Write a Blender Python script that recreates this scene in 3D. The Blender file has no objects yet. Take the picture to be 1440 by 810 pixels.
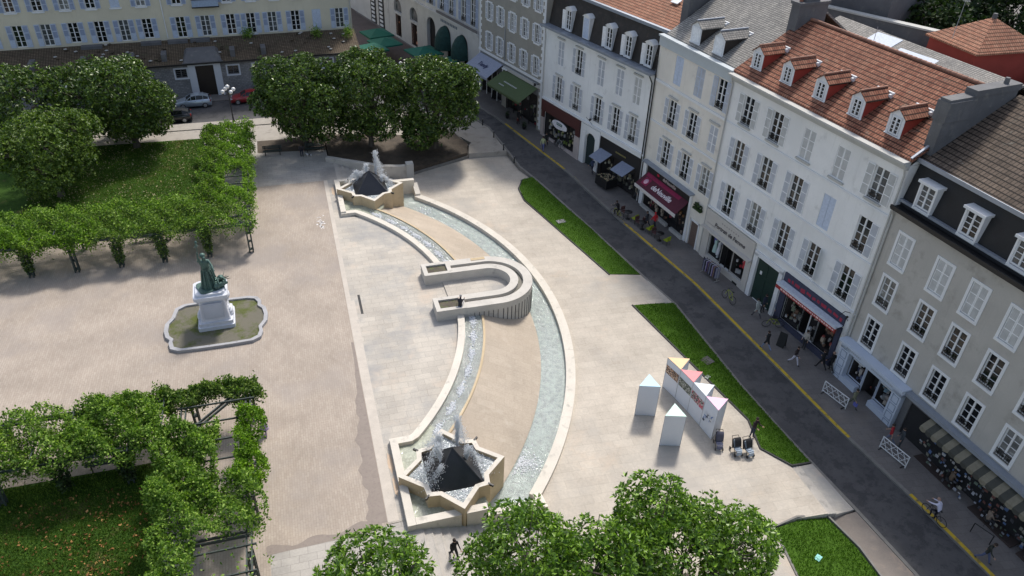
import bpy, bmesh, math, random
import numpy as np
from mathutils import Vector, Matrix
D = bpy.data
SC = bpy.context.scene
COL = SC.collection
R_ = math.radians

# ---------------------------------------------------------------- camera
cd = D.cameras.new('camera'); cam = D.objects.new('camera', cd); COL.objects.link(cam)
cam.matrix_world = Matrix(((0.95994834, 0.13254085, -0.24684429, 0),
                           (-0.27821918, 0.55491393, -0.78400549, 0),
                           (0.03306458, 0.82128159, 0.56956412, 34.0), (0, 0, 0, 1)))
cd.sensor_width = 36; cd.lens = 26.7; cd.clip_start = .5; cd.clip_end = 2000
SC.camera = cam
# ---------------------------------------------------------------- sky, sun, exposure
SUN_EL = 53.0
SUN_DIR = Vector((.56, .83, 0)).normalized()
az = math.atan2(SUN_DIR.x, SUN_DIR.y)
wd = D.worlds.new('World'); SC.world = wd; wd.use_nodes = True
nt = wd.node_tree
sky = nt.nodes.new('ShaderNodeTexSky'); sky.sky_type = 'NISHITA'; sky.sun_disc = False
sky.sun_elevation = R_(SUN_EL); sky.sun_rotation = az
sky.air_density = 1.0; sky.dust_density = 2.2; sky.ozone_density = 1.0
bg = nt.nodes['Background']; bg.inputs[1].default_value = .15
hs = nt.nodes.new('ShaderNodeHueSaturation'); hs.inputs['Saturation'].default_value = .72   # thin haze greys the blue
nt.links.new(sky.outputs[0], hs.inputs['Color']); nt.links.new(hs.outputs[0], bg.inputs[0])
sd = D.lights.new('sun', 'SUN'); sun = D.objects.new('sun', sd); COL.objects.link(sun)
sd.energy = 2.8; sd.angle = R_(8); sd.color = (1, .945, .87)
v = Vector((SUN_DIR.x * math.cos(R_(SUN_EL)), SUN_DIR.y * math.cos(R_(SUN_EL)), math.sin(R_(SUN_EL))))
sun.rotation_euler = v.to_track_quat('Z', 'Y').to_euler()
SC.view_settings.view_transform = 'Standard'; SC.view_settings.look = 'None'
SC.view_settings.exposure = .38; SC.view_settings.gamma = 1

# ---------------------------------------------------------------- mesh helpers
def fuv(V, F):
    out = []
    for f in F:
        P = [V[i] for i in f]
        n = Vector((0, 0, 0))
        for i in range(len(P)):
            a = P[i]; b = P[(i + 1) % len(P)]
            n += Vector(((a[1]-b[1])*(a[2]+b[2]), (a[2]-b[2])*(a[0]+b[0]), (a[0]-b[0])*(a[1]+b[1])))
        if n.length < 1e-12: n = Vector((0, 0, 1))
        n.normalize()
        if abs(n.z) > .98: t = Vector((1, 0, 0))
        else: t = Vector((-n.y, n.x, 0)).normalized()
        b = n.cross(t)
        for p in P: out += [t.dot(Vector(p)), b.dot(Vector(p))]
    return out

class MB:
    def __init__(s): s.v = []; s.f = []; s.m = []; s.s = []
    def add(s, vs, fs, mi=0, sm=False):
        o = len(s.v); s.v += [tuple(map(float, p)) for p in vs]
        for f in fs: s.f.append(tuple(i + o for i in f)); s.m.append(mi); s.s.append(sm)
        return s
    def box(s, x0, x1, y0, y1, z0, z1, mi=0, xf=None):
        vs = [(x, y, z) for z in (z0, z1) for y in (y0, y1) for x in (x0, x1)]
        if xf: vs = [xf(p) for p in vs]
        return s.add(vs, [(0,2,3,1),(4,5,7,6),(0,1,5,4),(2,6,7,3),(0,4,6,2),(1,3,7,5)], mi)
    def cbox(s, c, d, rz=0, mi=0, rx=0, ry=0):
        M = Matrix.Translation(Vector(c)) @ Matrix.Rotation(rz, 4, 'Z') @ Matrix.Rotation(ry, 4, 'Y') @ Matrix.Rotation(rx, 4, 'X')
        return s.box(-d[0]/2, d[0]/2, -d[1]/2, d[1]/2, -d[2]/2, d[2]/2, mi, lambda p: M @ Vector(p))
    def tube(s, a, b, r0, r1=None, n=8, mi=0, sm=True, cap=True):
        if r1 is None: r1 = r0
        a = Vector(a); b = Vector(b); d = (b - a)
        if d.length < 1e-6: return s
        q = d.to_track_quat('Z', 'Y'); vs = []
        for p, r in ((a, r0), (b, r1)):
            for i in range(n):
                t = 2*math.pi*i/n; vs.append(p + q @ Vector((r*math.cos(t), r*math.sin(t), 0)))
        s.add(vs, [(i, (i+1) % n, n+(i+1) % n, n+i) for i in range(n)], mi, sm)
        if cap: s.add(vs, [tuple(range(n))[::-1], tuple(range(n, 2*n))], mi)
        return s
    def path(s, pts, r, n=8, mi=0):
        rr = r if isinstance(r, (list, tuple)) else [r]*len(pts)
        for i in range(len(pts)-1): s.tube(pts[i], pts[i+1], rr[i], rr[i+1], n, mi)
        return s
    def prism(s, poly, z0, z1, mi=0, mtop=None, top=True, bot=False):
        n = len(poly)
        a = sum(poly[i][0]*poly[(i+1) % n][1]-poly[(i+1) % n][0]*poly[i][1] for i in range(n))
        if a < 0: poly = poly[::-1]
        f0 = z0 if callable(z0) else (lambda x, y: z0)
        f1 = z1 if callable(z1) else (lambda x, y: z1)
        vs = [(p[0], p[1], f0(*p[:2])) for p in poly] + [(p[0], p[1], f1(*p[:2])) for p in poly]
        s.add(vs, [(i, (i+1) % n, n+(i+1) % n, n+i) for i in range(n)], mi)
        if top: s.add(vs, [tuple(range(n, 2*n))], mi if mtop is None else mtop)
        if bot: s.add(vs, [tuple(range(n))[::-1]], mi)
        return s
    def lathe(s, prof, c=(0, 0, 0), n=16, mi=0, sm=True, sx=1, sy=1):
        vs = [(c[0]+r*sx*math.cos(2*math.pi*i/n), c[1]+r*sy*math.sin(2*math.pi*i/n), c[2]+z) for r, z in prof for i in range(n)]
        fs = [(j*n+i, j*n+(i+1) % n, (j+1)*n+(i+1) % n, (j+1)*n+i) for j in range(len(prof)-1) for i in range(n)]
        return s.add(vs, fs, mi, sm)
    def ball(s, c, r, n=10, mi=0, sx=1, sy=1, sz=1):
        return s.lathe([(max(1e-4, r*math.sin(math.pi*k/(n//2+1)))*1.0, -r*sz*math.cos(math.pi*k/(n//2+1))) for k in range(n//2+2)], c, n, mi, True, sx, sy)
    def strip(s, A, B, mi=0, sm=False):
        n = len(A); return s.add(list(A)+list(B), [(i, i+1, n+i+1, n+i) for i in range(n-1)], mi, sm)
    def mesh(s, name, mats):
        me = D.meshes.new(name); me.from_pydata(s.v, [], s.f)
        for m in (mats if isinstance(mats, (list, tuple)) else [mats]): me.materials.append(m)
        me.polygons.foreach_set('material_index', s.m); me.polygons.foreach_set('use_smooth', s.s)
        uv = me.uv_layers.new(name='UVMap'); uv.data.foreach_set('uv', fuv(s.v, s.f))
        me.update(); return me
    def build(s, name, mats, parent=None, loc=None, rz=0):
        o = D.objects.new(name, s.mesh(name, mats)); COL.objects.link(o)
        if loc: o.location = loc
        if rz: o.rotation_euler = (0, 0, rz)
        if parent: o.parent = parent
        return o

def tag(o, label=None, cat=None, group=None, kind=None):
    if label: o['label'] = label
    if cat: o['category'] = cat
    if group: o['group'] = group
    if kind: o['kind'] = kind
    return o
def thing(name, loc, rz=0, label=None, cat=None, group=None):
    o = D.objects.new(name, None); COL.objects.link(o); o.location = loc; o.rotation_euler = (0, 0, rz)
    o.empty_display_size = .3
    return tag(o, label, cat, group)
def put(name, me, parent, loc=(0, 0, 0), rz=0):
    o = D.objects.new(name, me); COL.objects.link(o); o.location = loc; o.parent = parent
    if rz: o.rotation_euler = (0, 0, rz)
    return o
def dup(root, loc=None, rz=None, label=None, group=None):
    def cp(o, par):
        c = o.copy(); COL.objects.link(c)
        if par: c.parent = par
        for ch in [k for k in D.objects if k.parent == o]: cp(ch, c)
        return c
    c = cp(root, None)
    if loc is not None: c.location = loc
    if rz is not None: c.rotation_euler = (0, 0, rz)
    if label: c['label'] = label
    if group: c['group'] = group
    return c

# ---------------------------------------------------------------- materials
def base(name):
    m = D.materials.new(name); m.use_nodes = True
    return m, m.node_tree, m.node_tree.nodes['Principled BSDF']
def NN(t, ty, **k):
    n = t.nodes.new(ty)
    for a, b in k.items(): setattr(n, a, b)
    return n
def c4(c): return (c[0], c[1], c[2], 1)
def noise(t, vec, scale, detail=4, rough=.55):
    n = NN(t, 'ShaderNodeTexNoise'); n.inputs['Scale'].default_value = scale; n.inputs['Detail'].default_value = detail
    n.inputs['Roughness'].default_value = rough; t.links.new(vec, n.inputs['Vector']); return n.outputs['Fac']
def ramp(t, fac, stops):
    r = NN(t, 'ShaderNodeValToRGB'); e = r.color_ramp.elements
    while len(e) < len(stops): e.new(.5)
    for i, (p, c) in enumerate(stops): e[i].position = p; e[i].color = c4(c) if not isinstance(c, (int, float)) else (c, c, c, 1)
    t.links.new(fac, r.inputs[0]); return r.outputs[0]
def mix(t, fac, a, b, mode='MIX'):
    m = NN(t, 'ShaderNodeMix', data_type='RGBA', blend_type=mode)
    for sock, val in ((m.inputs[0], fac), (m.inputs[6], a), (m.inputs[7], b)):
        if isinstance(val, (int, float)): sock.default_value = val
        elif isinstance(val, (tuple, list)): sock.default_value = c4(val)
        else: t.links.new(val, sock)
    return m.outputs[2]
def bump(t, b, h, strength=.3, dist=.02):
    n = NN(t, 'ShaderNodeBump'); n.inputs['Strength'].default_value = strength; n.inputs['Distance'].default_value = dist
    t.links.new(h, n.inputs['Height']); t.links.new(n.outputs[0], b.inputs['Normal'])
def pos(t): return NN(t, 'ShaderNodeNewGeometry').outputs['Position']
def uvs(t): return NN(t, 'ShaderNodeTexCoord').outputs['UV']
def mul(c, k): return tuple(min(1, x*k) for x in c)

def M(name, col, rough=.8, var=.14, scale=1.2, fine=14, metal=0, dirt=None, bmp=.15, spec=.4, streak=0):
    m, t, b = base(name); p = pos(t)
    f = noise(t, p, scale, 5); g = noise(t, p, fine, 3)
    c = ramp(t, f, [(.3, mul(col, 1-var)), (.7, mul(col, 1+var))])
    c = mix(t, .35, c, ramp(t, g, [(.3, mul(col, 1-var*1.3)), (.7, mul(col, 1+var*1.1))]))
    if streak:
        mp = NN(t, 'ShaderNodeMapping'); mp.inputs['Scale'].default_value = (1, 1, .07); t.links.new(p, mp.inputs[0])
        s1 = ramp(t, noise(t, mp.outputs[0], 3.1, 8, .75), [(.54, 0), (.80, streak*.8)]); c = mix(t, s1, c, mul(col, .55))
        s2 = ramp(t, noise(t, p, .28, 5, .6), [(.42, 0), (.60, streak*.7)]); c = mix(t, s2, c, mul(col, .80))
    if dirt:
        d = noise(t, p, dirt[1], 6, .65)
        c = mix(t, ramp(t, d, [(dirt[2], 0), (dirt[2]+.18, 1)]), c, dirt[0])
    t.links.new(c, b.inputs['Base Color']); b.inputs['Roughness'].default_value = rough
    b.inputs['Metallic'].default_value = metal; b.inputs['Specular IOR Level'].default_value = spec
    if bmp: bump(t, b, g, bmp, .02)
    return m
def brickmat(name, c1, c2, mortar, w, h, ms, rough=.85, off=.5, rot=0, tint=None, bmp=.5, world=False, var=.2, squash=1.0):
    m, t, b = base(name); co = pos(t) if world else uvs(t)
    if rot or True:
        mp = NN(t, 'ShaderNodeMapping'); mp.inputs['Rotation'].default_value = (0, 0, rot); t.links.new(co, mp.inputs[0]); uvv = mp.outputs[0]
    br = NN(t, 'ShaderNodeTexBrick'); br.offset = off
    br.inputs['Color1'].default_value = c4(c1); br.inputs['Color2'].default_value = c4(c2); br.inputs['Mortar'].default_value = c4(mortar)
    br.inputs['Scale'].default_value = 1; br.inputs['Mortar Size'].default_value = ms; br.inputs['Mortar Smooth'].default_value = .3
    br.inputs['Brick Width'].default_value = w; br.inputs['Row Height'].default_value = h; br.inputs['Bias'].default_value = 0
    t.links.new(uvv, br.inputs['Vector'])
    p = pos(t); c = br.outputs['Color']
    f = noise(t, p, .35, 6, .6)
    c = mix(t, 1.0, c, ramp(t, f, [(.25, (1-var,)*3), (.75, (1+var*.5,)*3)]), 'MULTIPLY')
    g = noise(t, p, 9, 4)
    c = mix(t, 1.0, c, ramp(t, g, [(.25, (.88, .88, .88)), (.75, (1.08, 1.08, 1.08))]), 'MULTIPLY')
    if tint:
        for (tc, ts, tt, tm) in tint:
            d = noise(t, p, ts, 6, .65); fac = ramp(t, d, [(tt, 0), (tt+.15, tm)])
            c = mix(t, fac, c, tc)
    t.links.new(c, b.inputs['Base Color']); b.inputs['Roughness'].default_value = rough
    b.inputs['Specular IOR Level'].default_value = .3
    if bmp:
        iv = NN(t, 'ShaderNodeInvert'); t.links.new(br.outputs['Fac'], iv.inputs[1]); bump(t, b, iv.outputs[0], bmp, .02)
    return m
def rooftile(name, c1, c2, dark, row=.3, col=.22, rough=.85, lichen=None):
    m, t, b = base(name); u = uvs(t)
    sp = NN(t, 'ShaderNodeSeparateXYZ'); t.links.new(u, sp.inputs[0])
    br = NN(t, 'ShaderNodeTexBrick'); br.offset = 0
    br.inputs['Color1'].default_value = c4(c1); br.inputs['Color2'].default_value = c4(c2); br.inputs['Mortar'].default_value = c4(dark)
    br.inputs['Scale'].default_value = 1; br.inputs['Mortar Size'].default_value = .022; br.inputs['Mortar Smooth'].default_value = .4
    br.inputs['Brick Width'].default_value = col; br.inputs['Row Height'].default_value = row
    t.links.new(u, br.inputs['Vector'])
    # overlap line at the foot of every course
    md = NN(t, 'ShaderNodeMath', operation='MODULO'); md.inputs[1].default_value = row
    ad = NN(t, 'ShaderNodeMath', operation='ADD'); ad.inputs[1].default_value = row*400
    t.links.new(sp.outputs[1], ad.inputs[0]); t.links.new(ad.outputs[0], md.inputs[0])
    dv = NN(t, 'ShaderNodeMath', operation='DIVIDE'); dv.inputs[1].default_value = row; t.links.new(md.outputs[0], dv.inputs[0])
    line = ramp(t, dv.outputs[0], [(0, 1), (.13, 1), (.24, 0), (1, 0)])
    p = pos(t)
    c = mix(t, 1, br.outputs['Color'], ramp(t, noise(t, p, .6, 6, .65), [(.3, (.72, .72, .72)), (.72, (1.15, 1.12, 1.08))]), 'MULTIPLY')
    c = mix(t, 1, c, ramp(t, noise(t, p, 4.5, 3), [(.3, (.8, .8, .8)), (.7, (1.15, 1.15, 1.15))]), 'MULTIPLY')
    if lichen: c = mix(t, ramp(t, noise(t, p, lichen[1], 8, .7), [(lichen[2], 0), (lichen[2]+.12, .75)]), c, lichen[0])
    c = mix(t, line, c, dark)
    t.links.new(c, b.inputs['Base Color']); b.inputs['Roughness'].default_value = rough; b.inputs['Specular IOR Level'].default_value = .25
    mx = NN(t, 'ShaderNodeMath', operation='ADD'); t.links.new(br.outputs['Fac'], mx.inputs[0]); t.links.new(dv.outputs[0], mx.inputs[1])
    bump(t, b, mx.outputs[0], -.55, .03)
    return m
def louvre(name, col, panel, pitch=.07):
    m, t, b = base(name); u = uvs(t); w = NN(t, 'ShaderNodeTexWave', wave_type='BANDS', bands_direction='Y')
    w.inputs['Scale'].default_value = .31/pitch; t.links.new(u, w.inputs[0])
    c = mix(t, ramp(t, w.outputs['Fac'], [(.2, 0), (.6, 1)]), mul(panel, .72), panel)
    c = mix(t, 1, c, ramp(t, noise(t, pos(t), 2, 4), [(.3, (.85, .85, .85)), (.7, (1.1, 1.1, 1.1))]), 'MULTIPLY')
    t.links.new(c, b.inputs['Base Color']); b.inputs['Roughness'].default_value = .6; bump(t, b, w.outputs['Fac'], .5, .01); return m
def glassmat(name, col=(.012, .015, .018), rough=.06, var=.5):
    m, t, b = base(name); f = noise(t, pos(t), .9, 3)
    t.links.new(ramp(t, f, [(.35, mul(col, .5)), (.62, col), (.78, mul(col, 4))]), b.inputs['Base Color'])
    b.inputs['Roughness'].default_value = rough; b.inputs['Specular IOR Level'].default_value = .5
    bump(t, b, noise(t, pos(t), 1.5, 2), .06, .05); return m
def leafmat(name, dark, mid, light, rough=.42, tr=.22, spec=.5):
    m, t, b = base(name); g = NN(t, 'ShaderNodeNewGeometry')
    c = ramp(t, g.outputs['Random Per Island'], [(0, dark), (.45, mid), (.8, light), (1, mul(light, 1.35))])
    c = mix(t, 1, c, ramp(t, noise(t, g.outputs['Position'], .8, 3), [(.3, (.75, .8, .7)), (.7, (1.2, 1.15, 1.1))]), 'MULTIPLY')
    t.links.new(c, b.inputs['Base Color']); b.inputs['Roughness'].default_value = rough; b.inputs['Specular IOR Level'].default_value = spec
    tl = NN(t, 'ShaderNodeBsdfTranslucent'); t.links.new(mix(t, 1, c, (1.3, 1.5, .5), 'MULTIPLY'), tl.inputs[0])
    ms = NN(t, 'ShaderNodeMixShader'); ms.inputs[0].default_value = tr
    t.links.new(b.outputs[0], ms.inputs[1]); t.links.new(tl.outputs[0], ms.inputs[2])
    t.links.new(ms.outputs[0], t.nodes['Material Output'].inputs[0]); return m
def watermat(name, col, scale=7, strength=.6, foam=None, rough=.06, dist=.06):
    m, t, b = base(name); p = pos(t)
    n1 = noise(t, p, scale, 3, .6); n2 = noise(t, p, scale*2.7, 2)
    c = ramp(t, noise(t, p, scale*.5, 4, .7), [(.3, mul(col, .72)), (.5, col), (.72, mul(col, 1.3))])
    c = mix(t, ramp(t, n2, [(.52, 0), (.72, .55)]), c, mul(col, 1.75))
    if foam: c = mix(t, ramp(t, noise(t, p, foam[0], 6, .7), [(foam[1], 0), (foam[1]+.12, 1)]), c, (.8, .84, .86))
    t.links.new(c, b.inputs['Base Color']); b.inputs['Roughness'].default_value = rough; b.inputs['Specular IOR Level'].default_value = .7
    a = NN(t, 'ShaderNodeMath', operation='ADD'); t.links.new(n1, a.inputs[0]); t.links.new(n2, a.inputs[1])
    bump(t, b, a.outputs[0], strength, dist); return m
def flat(name, col, rough=.6, metal=0, emit=0):
    m, t, b = base(name)
    c = ramp(t, noise(t, pos(t), 6, 3), [(.3, mul(col, .88)), (.7, mul(col, 1.1))]); t.links.new(c, b.inputs['Base Color'])
    b.inputs['Roughness'].default_value = rough; b.inputs['Metallic'].default_value = metal
    if emit: b.inputs['Emission Color'].default_value = c4(col); b.inputs['Emission Strength'].default_value = emit
    return m
def grassmat(name, a, bb, brown=None, thr=.6):
    m, t, b = base(name); p = pos(t)
    c = ramp(t, noise(t, p, .7, 6, .65), [(.3, mul(a, .75)), (.55, a), (.75, bb)])
    c = mix(t, .55, c, ramp(t, noise(t, p, 11, 5, .7), [(.3, mul(a, .5)), (.6, a), (.8, mul(bb, 1.5))]))
    if brown: c = mix(t, ramp(t, noise(t, p, .45, 6, .7), [(thr, 0), (thr+.12, .85)]), c, brown)
    t.links.new(c, b.inputs['Base Color']); b.inputs['Roughness'].default_value = .9; b.inputs['Specular IOR Level'].default_value = .15
    bump(t, b, noise(t, p, 22, 4, .8), .9, .05); return m

PINK = brickmat('pink_brick_paving', (.375, .315, .26), (.42, .36, .30), (.32, .27, .225), .42, .14, .012, world=True, rot=math.pi/2,
                tint=[((.30, .265, .24), .12, .50, .65), ((.46, .38, .30), .25, .60, .5)], var=.2, bmp=.2)
SLAB = brickmat('pale_stone_slabs', (.50, .445, .375), (.545, .49, .415), (.42, .375, .315), 1.3, .65, .012, world=True, rot=.06,
                tint=[((.385, .36, .325), .16, .52, .7), ((.58, .46, .345), .25, .57, .55), ((.40, .365, .325), 1.4, .64, .5), ((.30, .27, .24), 9, .74, .6)], var=.24, bmp=.15)
SLABG = brickmat('grey_stone_slabs', (.46, .42, .365), (.52, .475, .41), (.36, .33, .285), 1.1, .55, .014, world=True, rot=0,
                tint=[((.31, .305, .295), .2, .48, .85), ((.58, .47, .37), .3, .55, .6), ((.29, .27, .25), 2.2, .66, .55), ((.24, .22, .2), 9, .73, .6)], var=.22, bmp=.2)
GREYP = brickmat('grey_plaza_paving', (.40, .375, .34), (.46, .43, .39), (.30, .28, .255), .9, .45, .014, world=True,
                tint=[((.24, .23, .22), .2, .52, .8)], var=.2, bmp=.2)
TAN = brickmat('tan_crescent_paving', (.43, .365, .29), (.475, .405, .325), (.385, .325, .255), 1.2, .6, .01, world=True, rot=.3,
                tint=[((.385, .315, .245), .3, .52, .7), ((.53, .47, .39), 1.2, .56, .5)], var=.16, bmp=.1)
SIDEW = brickmat('pavement', (.165, .152, .145), (.19, .175, .165), (.125, .117, .11), .8, .5, .01, world=True, rot=.14,
                tint=[((.22, .19, .165), .3, .57, .6), ((.11, .105, .10), .5, .63, .6)], var=.2, bmp=.1)
SIDEWL = M('pale_path', (.36, .33, .29), dirt=((.22, .2, .17), .8, .55), var=.12)
FARPAVE = brickmat('brown_street_paving', (.115, .09, .082), (.14, .11, .10), (.08, .066, .06), .3, .15, .015, world=True, rot=.28, var=.2)
def road_material():
    m, t, b = base('worn_asphalt'); p = pos(t)
    c = ramp(t, noise(t, p, .5, 6, .6), [(.3, (.05, .05, .054)), (.7, (.088, .086, .088))])
    c = mix(t, ramp(t, noise(t, p, .9, 8, .75), [(.50, 0), (.57, .8)]), c, (.032, .033, .038))
    c = mix(t, ramp(t, noise(t, p, 26, 3), [(.5, 0), (.75, .35)]), c, (.13, .125, .12))
    c = mix(t, ramp(t, noise(t, p, 3.2, 8, .8), [(.55, 0), (.62, .5)]), c, (.03, .031, .034))
    t.links.new(c, b.inputs['Base Color']); b.inputs['Roughness'].default_value = .72
    bump(t, b, noise(t, p, 40, 3), .3, .01); return m
ROAD = road_material()
KERB = M('kerb_stone', (.20, .19, .175), var=.2, scale=2)
YEL = M('yellow_kerb_paint', (.55, .38, .03), dirt=((.12, .10, .07), 2.2, .52), rough=.7)
STONE = M('pale_rim_stone', (.62, .575, .50), var=.12, dirt=((.36, .34, .29), 1.5, .57), scale=.8)
STONEO = M('ochre_basin_stone', (.52, .41, .26), var=.14, dirt=((.36, .27, .16), 1.1, .56), scale=.8)
CONC = M('ribbed_concrete', (.52, .49, .44), var=.12, dirt=((.33, .31, .28), 1.2, .57), scale=.9)
DARKJ = flat('dark_joint', (.05, .05, .048), .9)
SOIL = M('planter_soil', (.085, .07, .05), var=.4, fine=20, dirt=((.10, .13, .04), 3, .5), bmp=.8)
SOIL2 = M('leafy_bed_soil', (.075, .058, .042), var=.4, fine=9, dirt=((.16, .11, .065), 5, .56), bmp=.9)
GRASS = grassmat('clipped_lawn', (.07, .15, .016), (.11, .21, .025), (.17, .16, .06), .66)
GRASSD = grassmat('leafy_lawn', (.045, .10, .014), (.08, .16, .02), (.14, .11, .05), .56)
GRASSM = grassmat('mossy_earth', (.11, .13, .04), (.15, .17, .04), (.175, .16, .135), .40)
WAT = watermat('channel_water', (.34, .385, .36), 6, 1.0, rough=.05)
WATC = watermat('cascade_water', (.26, .28, .26), 6, .9, foam=(2.6, .66), rough=.08)
WATP = watermat('pool_water', (.33, .35, .28), 2.5, .35, rough=.05)
WATB = watermat('churning_basin_water', (.30, .34, .35), 6, .9, foam=(2.2, .53), rough=.12)
def foammat():
    m, t, b = base('white_foam'); b.inputs['Base Color'].default_value = (.88, .90, .92, 1); b.inputs['Roughness'].default_value = .35
    tl = NN(t, 'ShaderNodeBsdfTranslucent'); tl.inputs[0].default_value = (.92, .94, .96, 1)
    ms = NN(t, 'ShaderNodeMixShader'); ms.inputs[0].default_value = .5
    t.links.new(b.outputs[0], ms.inputs[1]); t.links.new(tl.outputs[0], ms.inputs[2]); t.links.new(ms.outputs[0], t.nodes['Material Output'].inputs[0]); return m
FOAM = foammat()
BLACKM = M('black_slate_pyramid', (.018, .019, .024), rough=.32, var=.3, dirt=((.05, .052, .06), 2.5, .6), spec=.6)
WHITE = M('white_render', (.80, .80, .79), streak=.6, var=.05, scale=.5, dirt=((.56, .56, .55), .9, .6), bmp=.1)
WHITE2 = M('white_blue_render', (.78, .79, .79), streak=.6, var=.05, scale=.5, dirt=((.55, .56, .56), 1.1, .6), bmp=.1)
CREAM = M('cream_render', (.76, .72, .65), streak=.6, var=.06, scale=.5, dirt=((.54, .50, .45), .9, .58), bmp=.1)
GREIGE = M('grey_beige_render', (.45, .43, .395), streak=.5, var=.09, scale=.6, dirt=((.30, .28, .25), .7, .55), bmp=.12)
GREYW = M('grey_brown_render', (.30, .285, .25), var=.12)
YELW = M('pale_yellow_render', (.62, .575, .45), streak=.45, var=.06, scale=.5, dirt=((.47, .43, .33), .8, .6))
STONEW = M('pale_ashlar', (.56, .55, .53), streak=.6, var=.1, scale=.8, dirt=((.36, .35, .34), 1, .58))
TRIM = M('white_trim', (.72, .73, .74), var=.05, dirt=((.5, .5, .5), 2, .66), rough=.6)
TRIMG = M('stone_trim', (.46, .455, .43), var=.1)
SHUT = flat('white_shutter_paint', (.80, .81, .82), .55)
LOUV = louvre('grey_louvres', None, (.50, .53, .59))
LOUVB = louvre('blue_louvres', None, (.30, .36, .50))
SHUTB = flat('pale_blue_shutter_paint', (.47, .54, .66), .55)
LOUVW = louvre('pale_louvres', None, (.54, .55, .55))
PLANKB = flat('pale_blue_panel', (.50, .57, .70), .6)
GLASS = glassmat('dark_window_glass')
GLASSC = glassmat('curtained_glass', (.10, .11, .115), .1)
GLASSW = glassmat('white_curtained_glass', (.22, .225, .22), .15)
IRON = flat('black_iron', (.012, .012, .013), .5)
GREENM = flat('dark_green_paint', (.012, .035, .028), .45)
ZINC = M('zinc_sheet', (.30, .33, .38), rough=.45, var=.12, metal=.3, bmp=.05)
TILER = rooftile('red_brown_tiles', (.235, .088, .055), (.36, .17, .11), (.03, .014, .01), .37, .20, lichen=((.20, .17, .13), 1.6, .58))
TILEO = rooftile('orange_tiles', (.36, .16, .10), (.44, .23, .15), (.07, .035, .022), .36, .22, lichen=((.24, .18, .14), 1.3, .62))
TILED = rooftile('dark_brown_tiles', (.105, .08, .062), (.155, .12, .095), (.016, .013, .011), .38, .24, lichen=((.22, .22, .19), 2.3, .6))
TILEB = rooftile('mossy_brown_tiles', (.125, .095, .065), (.17, .13, .09), (.02, .016, .012), .30, .26, lichen=((.09, .095, .05), .9, .55))
SLATE = rooftile('pale_grey_slates', (.28, .27, .25), (.37, .355, .33), (.10, .10, .10), .2, .24, lichen=((.46, .44, .38), 1.5, .57))
SLATED = M('black_brown_mansard', (.035, .03, .027), rough=.6, var=.4, dirt=((.07, .05, .04), 2, .55))
BLACKW = M('black_mansard_slates', (.014, .015, .018), rough=.5, var=.3)
REDW = M('red_painted_wall', (.32, .05, .035), var=.15, dirt=((.25, .08, .06), 1.5, .62))
RIDGE = M('ridge_tiles', (.32, .17, .12), var=.3, fine=5)
CHIM = M('grey_chimney_render', (.13, .13, .135), streak=.7, var=.2, dirt=((.21, .2, .18), 1.5, .57))
RUBBLE = brickmat('grey_rubble_wall', (.23, .235, .245), (.33, .33, .335), (.17, .17, .17), .38, .2, .02, var=.3, tint=[((.15, .15, .15), 2.5, .55, .6)])
TRIM2 = M('bluish_white_stone', (.60, .63, .68), var=.06)
DOORB = flat('dark_brown_door', (.022, .015, .012), .5)
WOODG = flat('brown_door', (.14, .10, .085), .5)
LEAFM = leafmat('magnolia_leaves', (.018, .042, .009), (.05, .10, .018), (.13, .20, .035), .4, .18, .5)
LEAFF = leafmat('bright_magnolia_leaves', (.035, .08, .010), (.085, .18, .016), (.19, .32, .035), .42, .25, .5)
LEAFV = leafmat('wisteria_leaves', (.04, .095, .012), (.11, .21, .028), (.26, .38, .08), .6, .3, .25)
LEAFY = leafmat('yellow_green_leaves', (.06, .12, .012), (.13, .25, .02), (.22, .36, .04), .6, .3, .25)
LEAFO = leafmat('olive_leaves', (.035, .075, .015), (.085, .15, .03), (.18, .24, .06), .6, .25, .25)
LEAFD = leafmat('dark_leaves', (.01, .022, .008), (.02, .045, .014), (.04, .07, .02), .6, .15, .3)
BLOSS = flat('white_blossom', (.75, .74, .68), .6)
BARK = M('bark', (.10, .085, .07), var=.3, bmp=.6)
VERD = M('verdigris_bronze', (.085, .15, .13), rough=.55, var=.35, scale=4, dirt=((.03, .045, .045), 4, .52), metal=.35)
MARB = M('white_marble', (.60, .62, .67), rough=.5, var=.06, dirt=((.36, .38, .41), 1.6, .6))
PERG = flat('grey_green_timber', (.035, .05, .045), .6)
PERGW = flat('weathered_grey_timber', (.20, .21, .20), .7)
GLOBE = flat('opal_globe', (.80, .80, .80), .25)
# ================================================================ terrain and setting
def zr(y): return float(np.interp(y, [10, 45, 62, 92], [-2.3, -1.65, -1.5, -.2]))
def sm(a, b, x):
    t = min(1, max(0, (x-a)/(b-a))); return t*t*(3-2*t)
def gz(x, y): return zr(y)*sm(3.2, 14, x)
CX, CY = -10.5, 46.9
def pol(r, deg): return (CX+r*math.cos(R_(deg)), CY+r*math.sin(R_(deg)))
def arc(r, a0, a1, n=40): return [pol(r, a0+(a1-a0)*i/n) for i in range(n+1)]

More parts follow.
